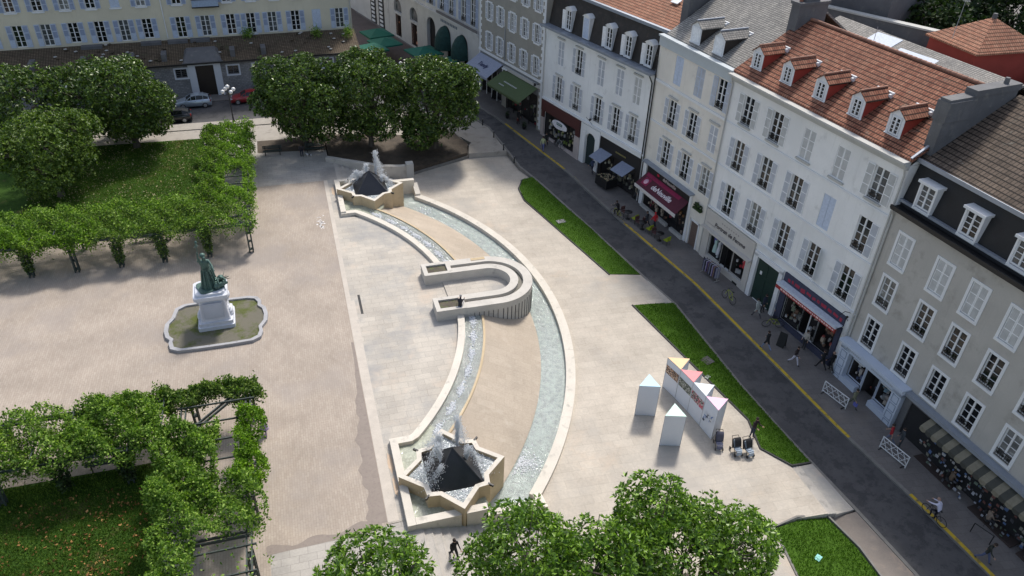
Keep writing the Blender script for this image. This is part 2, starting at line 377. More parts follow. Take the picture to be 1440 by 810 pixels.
def sheet(name, poly, z, mat, skirt=.4, step=3.0, kind='structure', grid=True, z0=None):
    bm = bmesh.new()
    zf = z if callable(z) else (lambda x, y: z)
    f = bm.faces.new([bm.verts.new((p[0], p[1], 0)) for p in poly])
    if callable(z) and grid:
        xs = [p[0] for p in poly]; ys = [p[1] for p in poly]
        for ax, (lo, hi) in ((0, (min(xs), max(xs))), (1, (min(ys), max(ys)))):
            k = lo+step
            while k < hi:
                co = [0, 0, 0]; no = [0, 0, 0]; co[ax] = k; no[ax] = 1
                bmesh.ops.bisect_plane(bm, geom=bm.verts[:]+bm.edges[:]+bm.faces[:], plane_co=co, plane_no=no); k += step
    bmesh.ops.triangulate(bm, faces=bm.faces[:])
    bmesh.ops.recalc_face_normals(bm, faces=bm.faces[:])
    if bm.faces[:] and bm.faces[0].normal.z < 0: bmesh.ops.reverse_faces(bm, faces=bm.faces[:])
    for vv in bm.verts: vv.co.z = zf(vv.co.x, vv.co.y)
    if skirt:
        es = [e for e in bm.edges if e.is_boundary]
        r = bmesh.ops.extrude_edge_only(bm, edges=es)
        for g in r['geom']:
            if isinstance(g, bmesh.types.BMVert): g.co.z -= skirt
    me = D.meshes.new(name); bm.to_mesh(me); bm.free(); me.materials.append(mat)
    o = D.objects.new(name, me); COL.objects.link(o)
    if kind: o['kind'] = kind
    return o

# base ground sheet, far below the paving
sheet('ground', [(-600, -300), (800, -300), (800, 900), (-600, 900)], -3.4, SIDEW, 0)
# upper plaza
A44 = 43.6
sheet('plaza_brick_paving', [(-62, -10), (2.05, -10), (2.05, 68.6), (-62, 68.6)], -.004, PINK, 3)
sheet('plaza_paving', [(-62, 68.6), (2.85, 68.6), (2.85, 79.4), (-62, 79.4)], 0, GREYP, 3)
sheet('plaza_paving', [(2.85, 67.6), (3.31, 67.6), (3.31, 73.2), (2.85, 73.4)], .004, GREYP, 3)
up = [(2.05, 26.9), (3.2, 26.9), (3.2, 32.6)] + [pol(20.65, -A44+2)] + arc(20.65, -A44+2, A44-2, 60) + [(3.2, 61.2), (3.2, 68.6), (2.05, 68.6)]
sheet('plaza_stone_paving', up, 0, SLABG, 3)
sheet('plaza_stone_paving', [(-4.1, 14), (3.3, 14), (3.3, 26.3), (3.2, 26.9), (-4.1, 26.5)], .004, GREYP, 3)
# light border course between the brick and the slabs
mb = MB()
mb.box(2.02, 2.36, 27.0, 68.6, -.2, .008); mb.box(2.36, 2.62, 27.0, 48, -.2, .007)
tag(mb.build('paving_border', M('border_slabs', (.50, .45, .39), var=.14, dirt=((.36, .33, .3), 1.4, .58))), kind='structure')
# damp darker band along the brick's edge
rng = random.Random(4)
DAMP = M('damp_brick', (.255, .215, .185), var=.1, scale=2, dirt=((.22, .18, .16), 5, .5))
m = MB(); A_ = []; B_ = []
for i in range(60):
    y = 27.05+i*.27; w = .18+.85*sm(42, 31, y)*(.8+.16*math.sin(y*2.1)+.10*math.sin(y*5.3)+.08*rng.random()); A_.append((1.99-w, y, .003)); B_.append((1.99, y, .003))
m.strip(A_, B_)
A_ = []; B_ = []
for i in range(24):
    x = -4.3+i*.26; y = 26.6+.02*x; A_.append((x, y, .0065)); B_.append((x, y+.40+.16*math.sin(x*2.7)+.07*rng.random()+.3*sm(-2, 2, x), .0065))
m.strip(A_, B_); tag(m.build('damp_paving', DAMP), kind='structure')
STAIN = M('ochre_stained_slab', (.53, .40, .285), var=.14, scale=2, dirt=((.47, .42, .35), 2.2, .5))
STAIN2 = M('grey_stained_slab', (.335, .325, .305), var=.16, scale=1.5, dirt=((.45, .42, .37), 1.6, .54))
rng = random.Random(19)
def stain(x, y, rx, ry, mat, z):
    n = 26; ph = rng.random()*6; P = [(x+rx*math.cos(6.283*i/n)*(1+.16*math.sin(3*i*.24+ph)+.1*rng.random()), y+ry*math.sin(6.283*i/n)*(1+.14*math.sin(5*i*.24+ph)+.1*rng.random())) for i in range(n)]
    m = MB(); m.add([(p[0], p[1], z) for p in P], [tuple(range(n))]); tag(m.build('stained_paving', mat), kind='structure')
stain(2.78, 31.2, .14, .75, STAIN, .010); stain(2.80, 29.4, .12, .7, STAIN, .011); stain(2.72, 66.2, .16, .8, STAIN, .010)

# fountain crescent (slopes from the small cascade to the large channel)
R0, R1, R2, R3, R4, R5 = 20.42, 20.9, 22.2, 26.4, 28.2, 28.85
N = 90; AA = 42.2
mb = MB()
cols = []
for k in range(9):
    r = R2 + (R3-R2)*k/8
    cols.append([(*pol(r, -AA+2*AA*i/N), .08-1.62*(k/8)) for i in range(N+1)])
for k in range(8): mb.strip(cols[k], cols[k+1], 0)
mb.strip([(p[0], p[1], -1.9) for p in cols[0]], cols[0], 0)
tag(mb.build('plaza_slope', TAN), kind='structure')
def ringsheet(name, ra, rb, a, z, mat, n=80):
    A = [(*pol(ra, -a+2*a*i/n), z) for i in range(n+1)]; B = [(*pol(rb, -a+2*a*i/n), z) for i in range(n+1)]
    m = MB(); m.strip(A, B, 0); return tag(m.build(name, mat), kind='structure')
ringsheet('water', R1-.02, R2+.05, 44.5, .04, WATC)
ringsheet('water', R3-.15, R4+.02, 42.8, -1.60, WAT)
# end pools of the outer channel and the side pools at the upper level
for s in (-1, 1):
    Y = lambda y: CY+s*(y)
    sheet('water', [(7.3, Y(20.3)), (10.6, Y(20.3)), (11.2, Y(18.9)), (10.2, Y(16.5)), (8.2, Y(16.6)), (7.3, Y(17.4))], -1.604, WAT, 0)
    sheet('water', [(3.3, Y(20.3)), (7.6, Y(20.3)), (7.4, Y(17.7)), (6.9, Y(15.2)), (5.6, Y(13.2)), (4.2, Y(14.3)), (3.3, Y(14.5))], .044, WATP, 1.9)
# lower plaza
low = arc(28.6, -42.2, 42.2, 60)
low = [(10.6, 26.4)] + low + [(10.6, 67.4), (3.4, 67.4), (3.4, 71.2), (11.0, 71.2), (17.6, 73.6), (22.1, 73.4), (22.35, 69.8), (23.0, 67.6), (21.7, 67.5), (20.9, 64.6), (20.7, 63.0), (24.0, 48.9), (26.6, 48.2), (26.9, 44.0), (24.2, 44.3), (26.4, 30.4), (25.8, 27.9), (26.9, 26.15), (26.95, 22.35), (25.0, 22.5), (23.2, 22.3), (22.6, 18), (22.6, 8), (3.4, 8), (3.4, 26.4)]
sheet('plaza_slab_paving', low, -1.5, SLAB, 1.7)

# stairs at both ends of the fountain
def stairs(s):
    t = thing('stone_stairs', (0, 0, 0), 0,
              'pale stone steps beside the nearer pyramid fountain, coming down from the terrace' if s < 0 else 'pale stone steps behind the farther pyramid fountain, below the angled parapet', 'stairs', 'stairs at the two ends of the fountain')
    for k in range(15):
        x = 3.3+k*.46; z = -.1*k-.001
        y0 = CY+s*20.6
        if s < 0: y1 = 19.0
        else: y1 = float(np.interp(x+.23, [2.9, 7.2, 10.9], [72.6, 69.9, 70.0]))
        m = MB(); m.box(x, x+.46+.03, min(y0, y1), max(y0, y1), -2.2, z-.165*.0-.0)
        m.box(x+.42, x+.475, min(y0, y1)+.01, max(y0, y1)-.01, z-.035, z+.012)
        m.build('step', M_STEP, t)
    return t
M_STEP = M('step_stone', (.43, .40, .36), var=.14, dirt=((.28, .27, .25), 1.6, .55))
stairs(-1); stairs(1)
# parapet behind the farther stairs
t = thing('stair_parapet', (0, 0, 0), 0, 'low angled grey stone parapet behind the farther stairs, against the dark tree bed', 'wall')
def wallpath(m, pts, w, mi=0):
    L = []; Rr = []
    for i, p in enumerate(pts):
        a = Vector(pts[max(0, i-1)][:2]); b = Vector(pts[min(len(pts)-1, i+1)][:2]); d = (b-a).normalized(); n = Vector((-d.y, d.x))*w/2
        L.append((p[0]+n.x, p[1]+n.y, p[2], p[3])); Rr.append((p[0]-n.x, p[1]-n.y, p[2], p[3]))
    for A_, B_ in ((L, Rr),):
        m.strip([(q[0], q[1], q[3]) for q in B_], [(q[0], q[1], q[3]) for q in A_], mi)
        m.strip([(q[0], q[1], q[2]) for q in B_], [(q[0], q[1], q[3]) for q in B_], mi)
        m.strip([(q[0], q[1], q[3]) for q in A_], [(q[0], q[1], q[2]) for q in A_], mi)
    for e in (0, -1):
        a, b = L[e], Rr[e]; m.add([(a[0], a[1], a[2]), (b[0], b[1], b[2]), (b[0], b[1], b[3]), (a[0], a[1], a[3])], [(0, 1, 2, 3)], mi)
m = MB(); wallpath(m, [(2.7, 73.0, -.3, .45), (7.2, 70.25, -2, .42)], .5); m.build('parapet_wall', CONC, t)
m = MB(); wallpath(m, [(7.2, 70.3, -2, .30), (9.9, 70.5, -2, -.1), (11.0, 70.6, -2.2, -.12)], .5); m.build('parapet_wall', CONC, t)
m = MB(); m.box(10.35, 11.1, 70.15, 70.95, -2.2, .12); m.build('end_block', TRIMG, t)

# tree bed right of the stairs, sloping down to the plaza and the path
def bedz(x, y): return gz(x, max(y, 71.5))*1.0 + .10
sheet('bed_ground', [(3.0, 73.3), (7.2, 70.6), (10.9, 71.0), (17.6, 73.8), (18.1, 76.0), (17.0, 79.0), (2.9, 79.3)], bedz, SOIL2, 1.2, 1.5)
m = MB(); wallpath(m, [(11.1, 71.0, -2, -1.25), (17.6, 73.7, -2, -1.2), (18.2, 75.6, -2, -.95), (17.2, 79, -2, -.65)], .12)
tag(m.build('kerb', KERB), kind='structure')
sheet('bed_ground', [(-4.0, 76.3), (2.85, 75.7), (2.85, 79.3), (-4.0, 79.3)], .02, SOIL2, 0)
# lawns on the upper level
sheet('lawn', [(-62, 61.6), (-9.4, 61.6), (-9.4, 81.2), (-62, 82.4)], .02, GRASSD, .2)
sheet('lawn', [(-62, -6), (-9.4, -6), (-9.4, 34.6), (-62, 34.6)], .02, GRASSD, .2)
# path, road and pavement in front of the stone-walled building
sheet('path', [(-62, 79.4), (17.0, 79.2), (18.6, 76.2), (20.0, 79.5), (18.4, 82.0), (14, 83.6), (-62, 83.8)], lambda x, y: gz(x, y)+.008, SIDEWL, .8, 2.0)
sheet('path', [(17.7, 73.65), (22.1, 73.45), (21.7, 75.2), (21.4, 79.6), (20.0, 82.3), (18.4, 82.0), (20.0, 79.5), (18.6, 76.2), (18.2, 75.6)], lambda x, y: zr(y)+.06, SIDEWL, .8, 2.0)
def zroad(x, y): return gz(x, y) if y > 80 else zr(y)
RL = [(30.4, 4), (30.1, 12), (29.65, 18.0), (29.2, 22.4), (28.7, 26.4), (28.3, 30), (27.98, 34), (27.7, 43.7), (26.8, 48), (25.2, 57), (23.4, 65.9), (22.3, 69.8), (21.9, 75), (21.5, 79.6), (20.2, 82.6), (17, 84.6), (12, 85.4), (-62, 85.6)]
RK = [(34.6, 4), (34.1, 12), (33.7, 16.7), (33.17, 22), (32.2, 28.6), (31.35, 37.8), (30.55, 46), (28.7, 56.3), (26.9, 67.5), (24.7, 75.6), (23.0, 82.0), (21.2, 86.3), (18.0, 90.2), (13, 92.2), (-62, 91.0)]
sheet('road', RL + RK[::-1], zroad, ROAD, .8, 1.6)
RK2 = RK
RLk = RL[:-1]
sheet('path', [(-62, 83.8), (14, 83.6), (18.4, 82.0), (20.0, 82.3), (20.2, 82.6), (17, 84.6), (12, 85.4), (-62, 85.6)], lambda x, y: gz(x, y)+.10, SIDEWL, .5, 2.0)
# kerbs
m = MB(); wallpath(m, [(p[0], p[1], zroad(*p)-.3, zroad(*p)+.125) for p in RK[:12]], .24); tag(m.build('kerb', KERB), kind='structure')
m = MB(); wallpath(m, [(p[0], p[1], zroad(*p)-.3, zroad(*p)+.12) for p in RK[11:]], .24); tag(m.build('kerb', KERB), kind='structure')
m = MB(); wallpath(m, [(p[0]-.02, p[1], zroad(*p)-.3, zroad(*p)+.08) for p in RL[:-1]], .22); tag(m.build('kerb', KERB), kind='structure')
def interp_path(P, y):
    q = sorted(P, key=lambda p: p[1]); return float(np.interp(y, [p[1] for p in q], [p[0] for p in q]))
def yel(y0, y1):
    ys = list(np.linspace(y0, y1, max(3, int((y1-y0)/1.0))))
    m = MB(); wallpath(m, [(interp_path(RK[:12], y)+.04, y, zroad(0, y)-.1 if 0 else zr(y)-.05, zr(y)+.131) for y in ys], .235)
    tag(m.build('yellow_kerb_line', YEL), kind='structure')
yel(27.6, 66.5); yel(4.5, 22.6); yel(68.2, 80.0)
# pavement by the shops
FB = [(37.9, 4), (35.55, 33.5), (33.14, 50.3), (31.7, 60.3), (26.5, 78.3), (23.0, 90.6), (18, 108), (12.2, 128)]
sheet('pavement', [(p[0]+.1, p[1]) for p in RK[:13]] + [(13, 92.4)] + [(8.4, 92.2), (9.6, 96.2), (6.5, 140), (40, 140)] + [(p[0]+.6, p[1]) for p in FB[::-1]], lambda x, y: (zr(y) if y < 84 else gz(x, y)*.0+zr(y))+.118, SIDEW, .6, 2.0)
sheet('street_paving', [(9.9, 93.0), (20.6, 90.6), (22.2, 92.5), (17.4, 109), (12.0, 127.6), (11.4, 138), (6.6, 138), (9.6, 97)], lambda x, y: zr(y)+.124, FARPAVE, 0, 2.0)
sheet('pavement', [(-62, 91.0), (8.4, 92.2), (9.4, 97), (-62, 94)], .10, SIDEW, .4)
# grass strips between the plaza and the road
def stripz(x, y):
    xr = interp_path(RL[:14], y); xl = float(np.interp(y, [22, 26, 30.4, 44.3, 48.5, 63, 67], [26.9, 26.6, 26.4, 24.2, 24.0, 20.7, 21.3]))
    t = min(1, max(0, (x-xl)/max(.5, xr-xl))); return -1.46*(1-t)+(zr(y)+.12)*t + .05*math.sin(math.pi*t)
G1 = [(20.9, 63.2), (21.0, 65.6), (21.9, 67.3), (22.9, 67.2), (23.25, 65.6), (25.1, 57), (26.55, 48.3), (24.0, 48.9)]
G2 = [(24.2, 44.2), (27.55, 43.8), (27.85, 34), (28.2, 30), (28.55, 26.4), (26.95, 26.2), (25.85, 27.9), (26.45, 30.4)]
G3 = [(22.7, 18.6), (23.3, 22.2), (25.0, 22.45), (26.9, 22.3), (27.35, 20.0), (27.3, 16.5), (27.2, 8), (22.7, 8)]
sheet('lawn', G1, stripz, GRASS, .3, 1.0); sheet('lawn', G2, stripz, GRASS, .5, 1.0); sheet('lawn', G3, lambda x, y: -1.46-.09*max(0, x-23), GRASS, .5, 1.0)
m = MB(); wallpath(m, [(23.98, 48.8, -1.8, -1.43), (20.75, 63.2, -1.8, -1.43), (20.9, 65.6, -1.8, -1.43), (21.85, 67.4, -1.8, -1.43), (23.0, 67.3, -1.8, -1.40)], .10); tag(m.build('kerb', DARKJ), kind='structure')
m = MB(); wallpath(m, [(28.6, 26.33, -2.5, -1.82), (26.95, 26.1, -2.5, -1.40), (25.8, 27.9, -1.8, -1.42), (26.4, 30.4, -1.8, -1.43), (24.1, 44.3, -1.8, -1.43)], .12); tag(m.build('kerb', DARKJ), kind='structure')
m = MB(); wallpath(m, [(22.65, 18.4, -1.8, -1.43), (23.25, 22.3, -1.8, -1.43), (25.0, 22.6, -1.9, -1.43), (27.0, 22.4, -2.3, -1.7), (27.5, 20, -2.3, -1.75), (27.4, 16.5, -2.3, -1.75), (27.3, 9, -2.3, -1.75)], .12); tag(m.build('kerb', KERB), kind='structure')
# steps and landings down to the road in the gaps of the lawn
def ramp_(poly, xl, xr, name='landing_paving'):
    sheet(name, poly, lambda x, y: (lambda t: -1.66*(1-t)+(zr(y)+.10)*t)(min(1, max(0, (x-xl)/(xr-xl)))), SLABG, .8, 1.0)
ramp_([(27.5, 22.3), (29.0, 22.5), (28.6, 26.2), (27.5, 26.1)], 27.4, 28.9)
ramp_([(25.6, 44.2), (27.5, 43.9), (26.75, 48.0), (24.6, 48.6)], 25, 27.2)
t = thing('plaza_steps', (0, 0, 0), 0, 'three shallow pale steps down to the road, near end of the long lawn', 'stairs')
for k in range(3):
    m = MB(); m.box(26.9+.22*k, 26.9+.22*(k+1)+.02, 22.35, 26.1, -2.3, -1.505-.05*(k+1)); m.build('step', M_STEP, t)
sheet('path', [(27.45, 8), (30.2, 8), (29.95, 12), (29.5, 18), (29.05, 22.35), (27.1, 22.3), (27.5, 20), (27.45, 16.5)], lambda x, y: zr(y)+.06, M('worn_path', (.22, .19, .165), dirt=((.34, .26, .2), .6, .6), var=.15), .5, 1.5)
sheet('path', [(22.6, 18), (22.6, 8), (22.75, 8), (22.75, 18)], -1.46, SOIL2, 0)
# iron cover plates set in the paving, drain
m = MB(); m.box(-.09, .09, -1.25, 1.25, -.02, .014)
for k in range(24): m.box(-.075, .075, -1.2+k*.1, -1.15+k*.1, .014, .018, 1)
o = m.build('drain_grate', [IRON, DARKJ], None, (3.0, 47.4, 0), 0.0); tag(o, 'long narrow iron drain grate set in the pale terrace paving', 'drain')
m = MB(); m.box(-.42, .42, -.3, .3, 0, .02); o = m.build('access_cover', M('cover_metal', (.30, .29, .29)), None, (22.9, 58.2, stripz(22.9, 58.2)+.02), .2); tag(o, 'grey square access cover in the farther grass strip', 'cover')
m = MB(); m.box(-.38, .38, -.38, .38, 0, .02); o = m.build('access_cover', M('cover_metal2', (.12, .11, .11)), None, (26.7, 36.6, stripz(26.7, 36.6)+.03), .3); tag(o, 'dark square access cover in the long grass strip beside the display columns', 'cover')
m = MB(); m.box(-.22, .22, -.15, .15, 0, .03); o = m.build('plastic_sheet', flat('turquoise', (.25, .62, .58)), None, (24.6, 19.9, -1.57), .5); tag(o, 'small turquoise plate lying on the lawn in the bottom right corner', 'plate')
m = MB(); m.box(-.2, .2, -.14, .14, 0, .02); o = m.build('stone_marker', M('pale_marker', (.30, .34, .30)), None, (25.8, 34.9, stripz(25.8, 34.9)+.02), .5); tag(o, 'small pale stone plate in the long grass strip near the red-topped column', 'plate')
# ================================================================ fountain stonework
def rimwall(name, pts, w, mat, label, cat='wall', group=None):
    m = MB(); wallpath(m, pts, w); return tag(m.build(name, mat), label, cat, group)
nr = thing('curved_kerb', (0, 0, 0), 0, 'pale curved stone rim along the small stepped cascade, on the terrace side', 'stone kerb')
def rimpart(a0, a1, corner):
    P = [(*pol(20.66, a0+(a1-a0)*i/30), -.5, .30) for i in range(31)]
    if corner: P = P + corner
    m = MB(); wallpath(m, P, .50); m.build('rim_segment', STONE, nr)
rimpart(-8.3, -43.2, [(4.25, 32.55, -.5, .32), (2.95, 32.55, -.5, .32)])
rimpart(9.4, 43.2, [(4.25, 2*CY-32.5, -.5, .32), (2.95, 2*CY-32.5, -.5, .32)])
orim = thing('curved_kerb', (0, 0, 0), 0, 'long pale curved kerb on the outer side of the wide water channel', 'stone kerb')
for k in range(6):
    a = -42.2+k*14.07
    m = MB(); wallpath(m, [(*pol(28.5, a+(14.05)*i/12), -1.95, -1.26) for i in range(13)], .66); m.build('rim_segment', STONE, orim)
# thin stone lip at the head of the crescent
lp = thing('cascade_lip', (0, 0, 0), 0, 'thin ochre stone lip between the small cascade and the tan sloping crescent', 'stone lip')
for a0, a1 in ((-AA, -8.2), (9.6, AA)):
    m = MB(); wallpath(m, [(*pol(R2+.08, a0+(a1-a0)*i/40), -.3, .12) for i in range(41)], .16); m.build('lip_segment', STONEO, lp)
# foam tongues of the cascade
casc = [a for a in np.linspace(-39.5, -9.5, 7)] + [a for a in np.linspace(12, 39.5, 7)]
rng = np.random.default_rng(7)
for i, a in enumerate(casc):
    m = MB(); p = pol(21.5, a); c = Vector((p[0], p[1], 0)); tx = Vector((-math.sin(R_(a)), math.cos(R_(a)), 0)); rx = Vector((math.cos(R_(a)), math.sin(R_(a)), 0))
    for q in range(210):
        u = rng.normal(0, .34); w = rng.normal(0, .12)*(1-min(.9, abs(u))*.5); h = .045+abs(rng.normal(0, .02))*max(0, 1-abs(u))
        r = .02+rng.random()**2*.055
        m.ball(c+tx*u+rx*w+Vector((0, 0, h)), r, 5, 0, 1.3, 1.3, .5)
    where = 'nearer' if a < 0 else 'farther'
    n = (abs(a)-9)/31
    tag(m.build('foam_patch', FOAM), None, 'foam', 'white foam tongues on the small stepped cascade', kind='stuff')['label'] = \
        '%s white foam tongue of the %s cascade half, counted from the U-shaped wall' % (['first', 'second', 'third', 'fourth', 'fifth', 'sixth', 'seventh'][(6-i) if a < 0 else i-7], where)

# ---------------- pyramid fountains
def fountain(s):
    near = s < 0
    cy = CY+s*17.75; cx = 6.06
    t = thing('pyramid_fountain', (cx, cy, 0), 0, 'nearer star-shaped fountain basin with a black pyramid and splashing jets' if near else 'farther star-shaped fountain basin with a black pyramid and a tall jet', 'fountain', 'pyramid fountains at the ends of the crescent')
    # octagram
    def star(R, q):
        P = []
        for k in range(4):
            a = k*math.pi/2
            def r(x, y): return (x*math.cos(a)-y*math.sin(a), x*math.sin(a)+y*math.cos(a))
            P += [r(R, 0), r(R*.60, R*.355), r(q, q), r(R*.355, R*.60)]
        return P
    O = star(3.08, 1.76); I = star(2.66, 1.50)
    m = MB(); n = len(O)
    zt = .98
    ov = [(p[0], p[1], -1.95) for p in O]+[(p[0], p[1], zt) for p in O]+[(p[0], p[1], zt) for p in I]+[(p[0], p[1], .2) for p in I]
    for k in range(3):
        m.add(ov, [(k*n+i, k*n+(i+1) % n, (k+1)*n+(i+1) % n, (k+1)*n+i) for i in range(n)], 0 if k != 1 else 1)
    b = m.build('star_basin', [STONEO, STONE], t)
    m = MB(); m.add([(p[0]*1.0, p[1]*1.0, .74) for p in I], [tuple(range(n))]); m.build('basin_water', WATB, t)
    # pyramid, turned so that its corners reach the wall notches
    hp = 1.58; m = MB()
    ring = [(hp, hp), (-hp, hp), (-hp, -hp), (hp, -hp)]
    ap = 2.52
    m.add([(x, y, .66) for x, y in ring]+[(0, 0, ap)], [(0, 1, 4), (1, 2, 4), (2, 3, 4), (3, 0, 4)])
    p = m.build('pyramid', BLACKM, t)
    m = MB()
    for x, y in ring:
        m.tube((0, 0, ap+.01), (x*1.0, y*1.0, .67), .025, .03, 5)
    m.build('edge_strip', flat('pyramid_edge', (.05, .052, .06), .4), p)
    for x, y in ring:
        m = MB(); k = 1/hp; m.cbox((x*1.13, y*1.13, .93), (.34, .10, .14), math.atan2(y, x)); m.build('spout', IRON, t)
    # side pool walls
    def wl(pts, mat=STONE, w=.46, nm='pool_wall'):
        mm = MB(); wallpath(mm, [(q[0]-cx, (CY+s*q[1])-cy, q[2], q[3]) for q in pts], w); mm.build(nm, mat, t)
    wl([(3.2, 14.3, -.4, .44), (3.2, 17.6, -.4, .44)]); wl([(3.2, 17.9, -.4, .44), (3.2, 20.77, -.4, .44)])
    wl([(3.44, 20.54, -1.9, .45), (5.9, 20.54, -1.9, .45)])
    wl([(6.2, 20.52, -1.9, .46), (7.4, 20.52, -1.9, .46)])
    wl([(7.1, 20.50, -1.9, -.15), (10.6, 20.50, -1.9, -.15)])
    wl([(10.7, 20.6, -1.9, -.6), (10.75, 19.1, -1.9, -1.1)], w=.5)
    # jets
    jets = [(-.75, -.1, 1.9, 1.5), (.8, -.2, 1.7, 1.2), (.5, .9, 2.0, 2.2), (-.5, .9, 1.6, 1.4), (-.7, -.55, 1.3, .9)] if near else \
           [(.75, .9, 1.5, 2.8), (-.1, 1.1, 1.5, 1.5), (-1.0, .9, 1.2, 1.3), (-.6, .6, 1.4, 1.1), (1.1, .1, 1.3, .9)]
    rg = np.random.default_rng(3 if near else 5)
    for (jx, jy, z0, h) in jets:
        m = MB()
        d = Vector((jx, jy, 0)); dn = d.normalized() if d.length > .01 else Vector((1, 0, 0))
        nn = int(800+h*700)
        for q in range(nn):
            f = rg.random()
            if f < .55:   # rising plume
                k = rg.random(); zz = z0-.3+h*k; rr = .03+.10*k
                pp = d*(.9+.2*k)+Vector((rg.normal(0, rr), rg.normal(0, rr), 0))
            else:         # falling spray down the pyramid's side
                k = rg.random(); zz = max(.8, z0+h*.65*(1-k)-(z0-.7)*k); rr = .07+.20*k
                pp = d+dn*(.15+.95*k)+Vector((rg.normal(0, rr), rg.normal(0, rr), 0))
            r = .009+.017*rg.random()**2
            m.ball((pp.x, pp.y, zz), r, 4, 0, 1, 1, 2.6)
        tag(m.build('water_jet', FOAM, t), kind='stuff')
    # churned foam in the basin, thin overflow down the outer wall
    m = MB()
    for q in range(900):
        a = rg.random()*6.283; rr = 1.55+rg.random()*.75
        x, y = rr*math.cos(a), rr*math.sin(a)
        if max(abs(x), abs(y)) < 1.62: continue
        if abs(x)+abs(y) > 2.45: continue
        m.ball((x, y, .75), .012+.035*rg.random(), 5, 0, 1.4, 1.4, .5)
    tag(m.build('foam', FOAM, t), kind='stuff')
    return t
fountain(-1); fountain(1)
# white water where the basins overflow into the wide channel
for s, lab in ((-1, 'white churning foam where the nearer basin spills into the wide channel'), (1, 'white foam where the farther basin spills into the wide channel')):
    m = MB(); rg = np.random.default_rng(11+s)
    for q in range(1500 if s < 0 else 420):
        u = rg.normal(0, .8 if s < 0 else .6); w = rg.normal(0, .55)
        x = 10.3+u*.9; y = CY+s*(15.9+w+u*.5)
        if math.hypot(x-CX, y-CY) > 28.0 or math.hypot(x-CX, y-CY) < 26.5: continue
        m.ball((x, y, -1.59), .012+.05*rg.random()**2, 5, 0, 1.5, 1.5, .5)
    tag(m.build('foam_patch', FOAM), lab, 'foam', kind='stuff')

# ---------------- U-shaped planter wall
def uwall():
    t = thing('planter_wall', (0, 0, 0), 0, 'U-shaped pale concrete wall with a slotted top, jutting over the wide channel', 'wall')
    yc = 47.15; xe = 13.05; ZT = .90
    def U(r, x0, n=28):
        return [(x0, yc+r)]+[(xe+r*math.cos(math.pi/2-math.pi*i/n), yc+r*math.sin(math.pi/2-math.pi*i/n)) for i in range(n+1)]+[(x0, yc-r)]
    def band(ra, rb, zlo_a, zlo_b, zt, name, mat, x0=10.42):
        A_ = U(ra, x0); B_ = U(rb, x0); m = MB()
        a1 = [(p[0], p[1], zt) for p in A_]; b1 = [(p[0], p[1], zt) for p in B_]
        m.strip(b1, a1); m.strip([(p[0], p[1], zlo_a) for p in A_], a1) if 0 else m.strip(a1, [(p[0], p[1], zlo_a) for p in A_])
        m.strip([(p[0], p[1], zlo_b) for p in B_], b1)
        for e in (0, -1):
            m.add([(A_[e][0], A_[e][1], zlo_a), (B_[e][0], B_[e][1], zlo_b), b1[e], a1[e]], [(0, 1, 2, 3)])
        return m.build(name, mat, t)
    band(1.55, 2.18, -.4, .4, ZT, 'inner_wall', CONC)
    band(2.18, 2.56, -.4, .4, ZT-.30, 'slot_channel', M('slot_bottom', (.20, .19, .165), dirt=((.08, .09, .05), 3, .55)))
    band(2.56, 3.28, .3, -1.95, ZT+.002, 'outer_wall', CONC)
    # recessed joints on the outer face
    m = MB()
    for i in range(30):
        a = math.pi/2-math.pi*(i+.5)/30
        if -math.pi*.5 < a < math.pi*.5:
            c = (xe+3.283*math.cos(a), yc+3.283*math.sin(a)); m.cbox((c[0], c[1], -.78), (.05, .03, 2.3), a+math.pi/2*0+math.pi/2)
    for x in np.arange(11.0, 13.1, .36): m.box(x-.02, x+.02, yc-3.30, yc-3.27, -1.93, .36); m.box(x-.02, x+.02, yc+3.27, yc+3.30, -1.93, .36)
    m.build('joint_grooves', DARKJ, t)
    # planters at the two ends
    for y0, y1 in ((48.70, 50.42), (43.90, 45.62)):
        m = MB(); x0, x1 = 8.18, 10.42; w = .34
        m.box(x0, x0+w, y0, y1, -.3, ZT+.004); m.box(x1-w, x1-.002, y0+.002, y1-.002, -.3, ZT+.004)
        m.box(x0+w, x1-w, y0+.002, y0+w, -.3, ZT+.002); m.box(x0+w, x1-w, y1-w, y1-.002, -.3, ZT+.002)
        p = m.build('planter_box', CONC, t)
        m = MB(); rg = random.Random(int(y0)); m.box(x0+w, x1-w, y0+w, y1-w, 0, ZT-.14); m.build('planter_soil', SOIL, p)
    # shelf set in the farther arm
    m = MB(); m.box(12.2, 13.35, 50.0, 50.36, ZT+.004, ZT+.03); m.build('cap_stone', STONEO, t)
    # floor between the arms
    fl = [(9.6, yc-1.56)]+[(xe+1.56*math.cos(-math.pi/2+math.pi*i/16), yc+1.56*math.sin(-math.pi/2+math.pi*i/16)) for i in range(17)]+[(9.6, yc+1.56)]
    m = MB(); m.prism(fl, -1.9, .11); m.build('floor_slab', SLABG, t)
uwall()
leaf_jobs = []
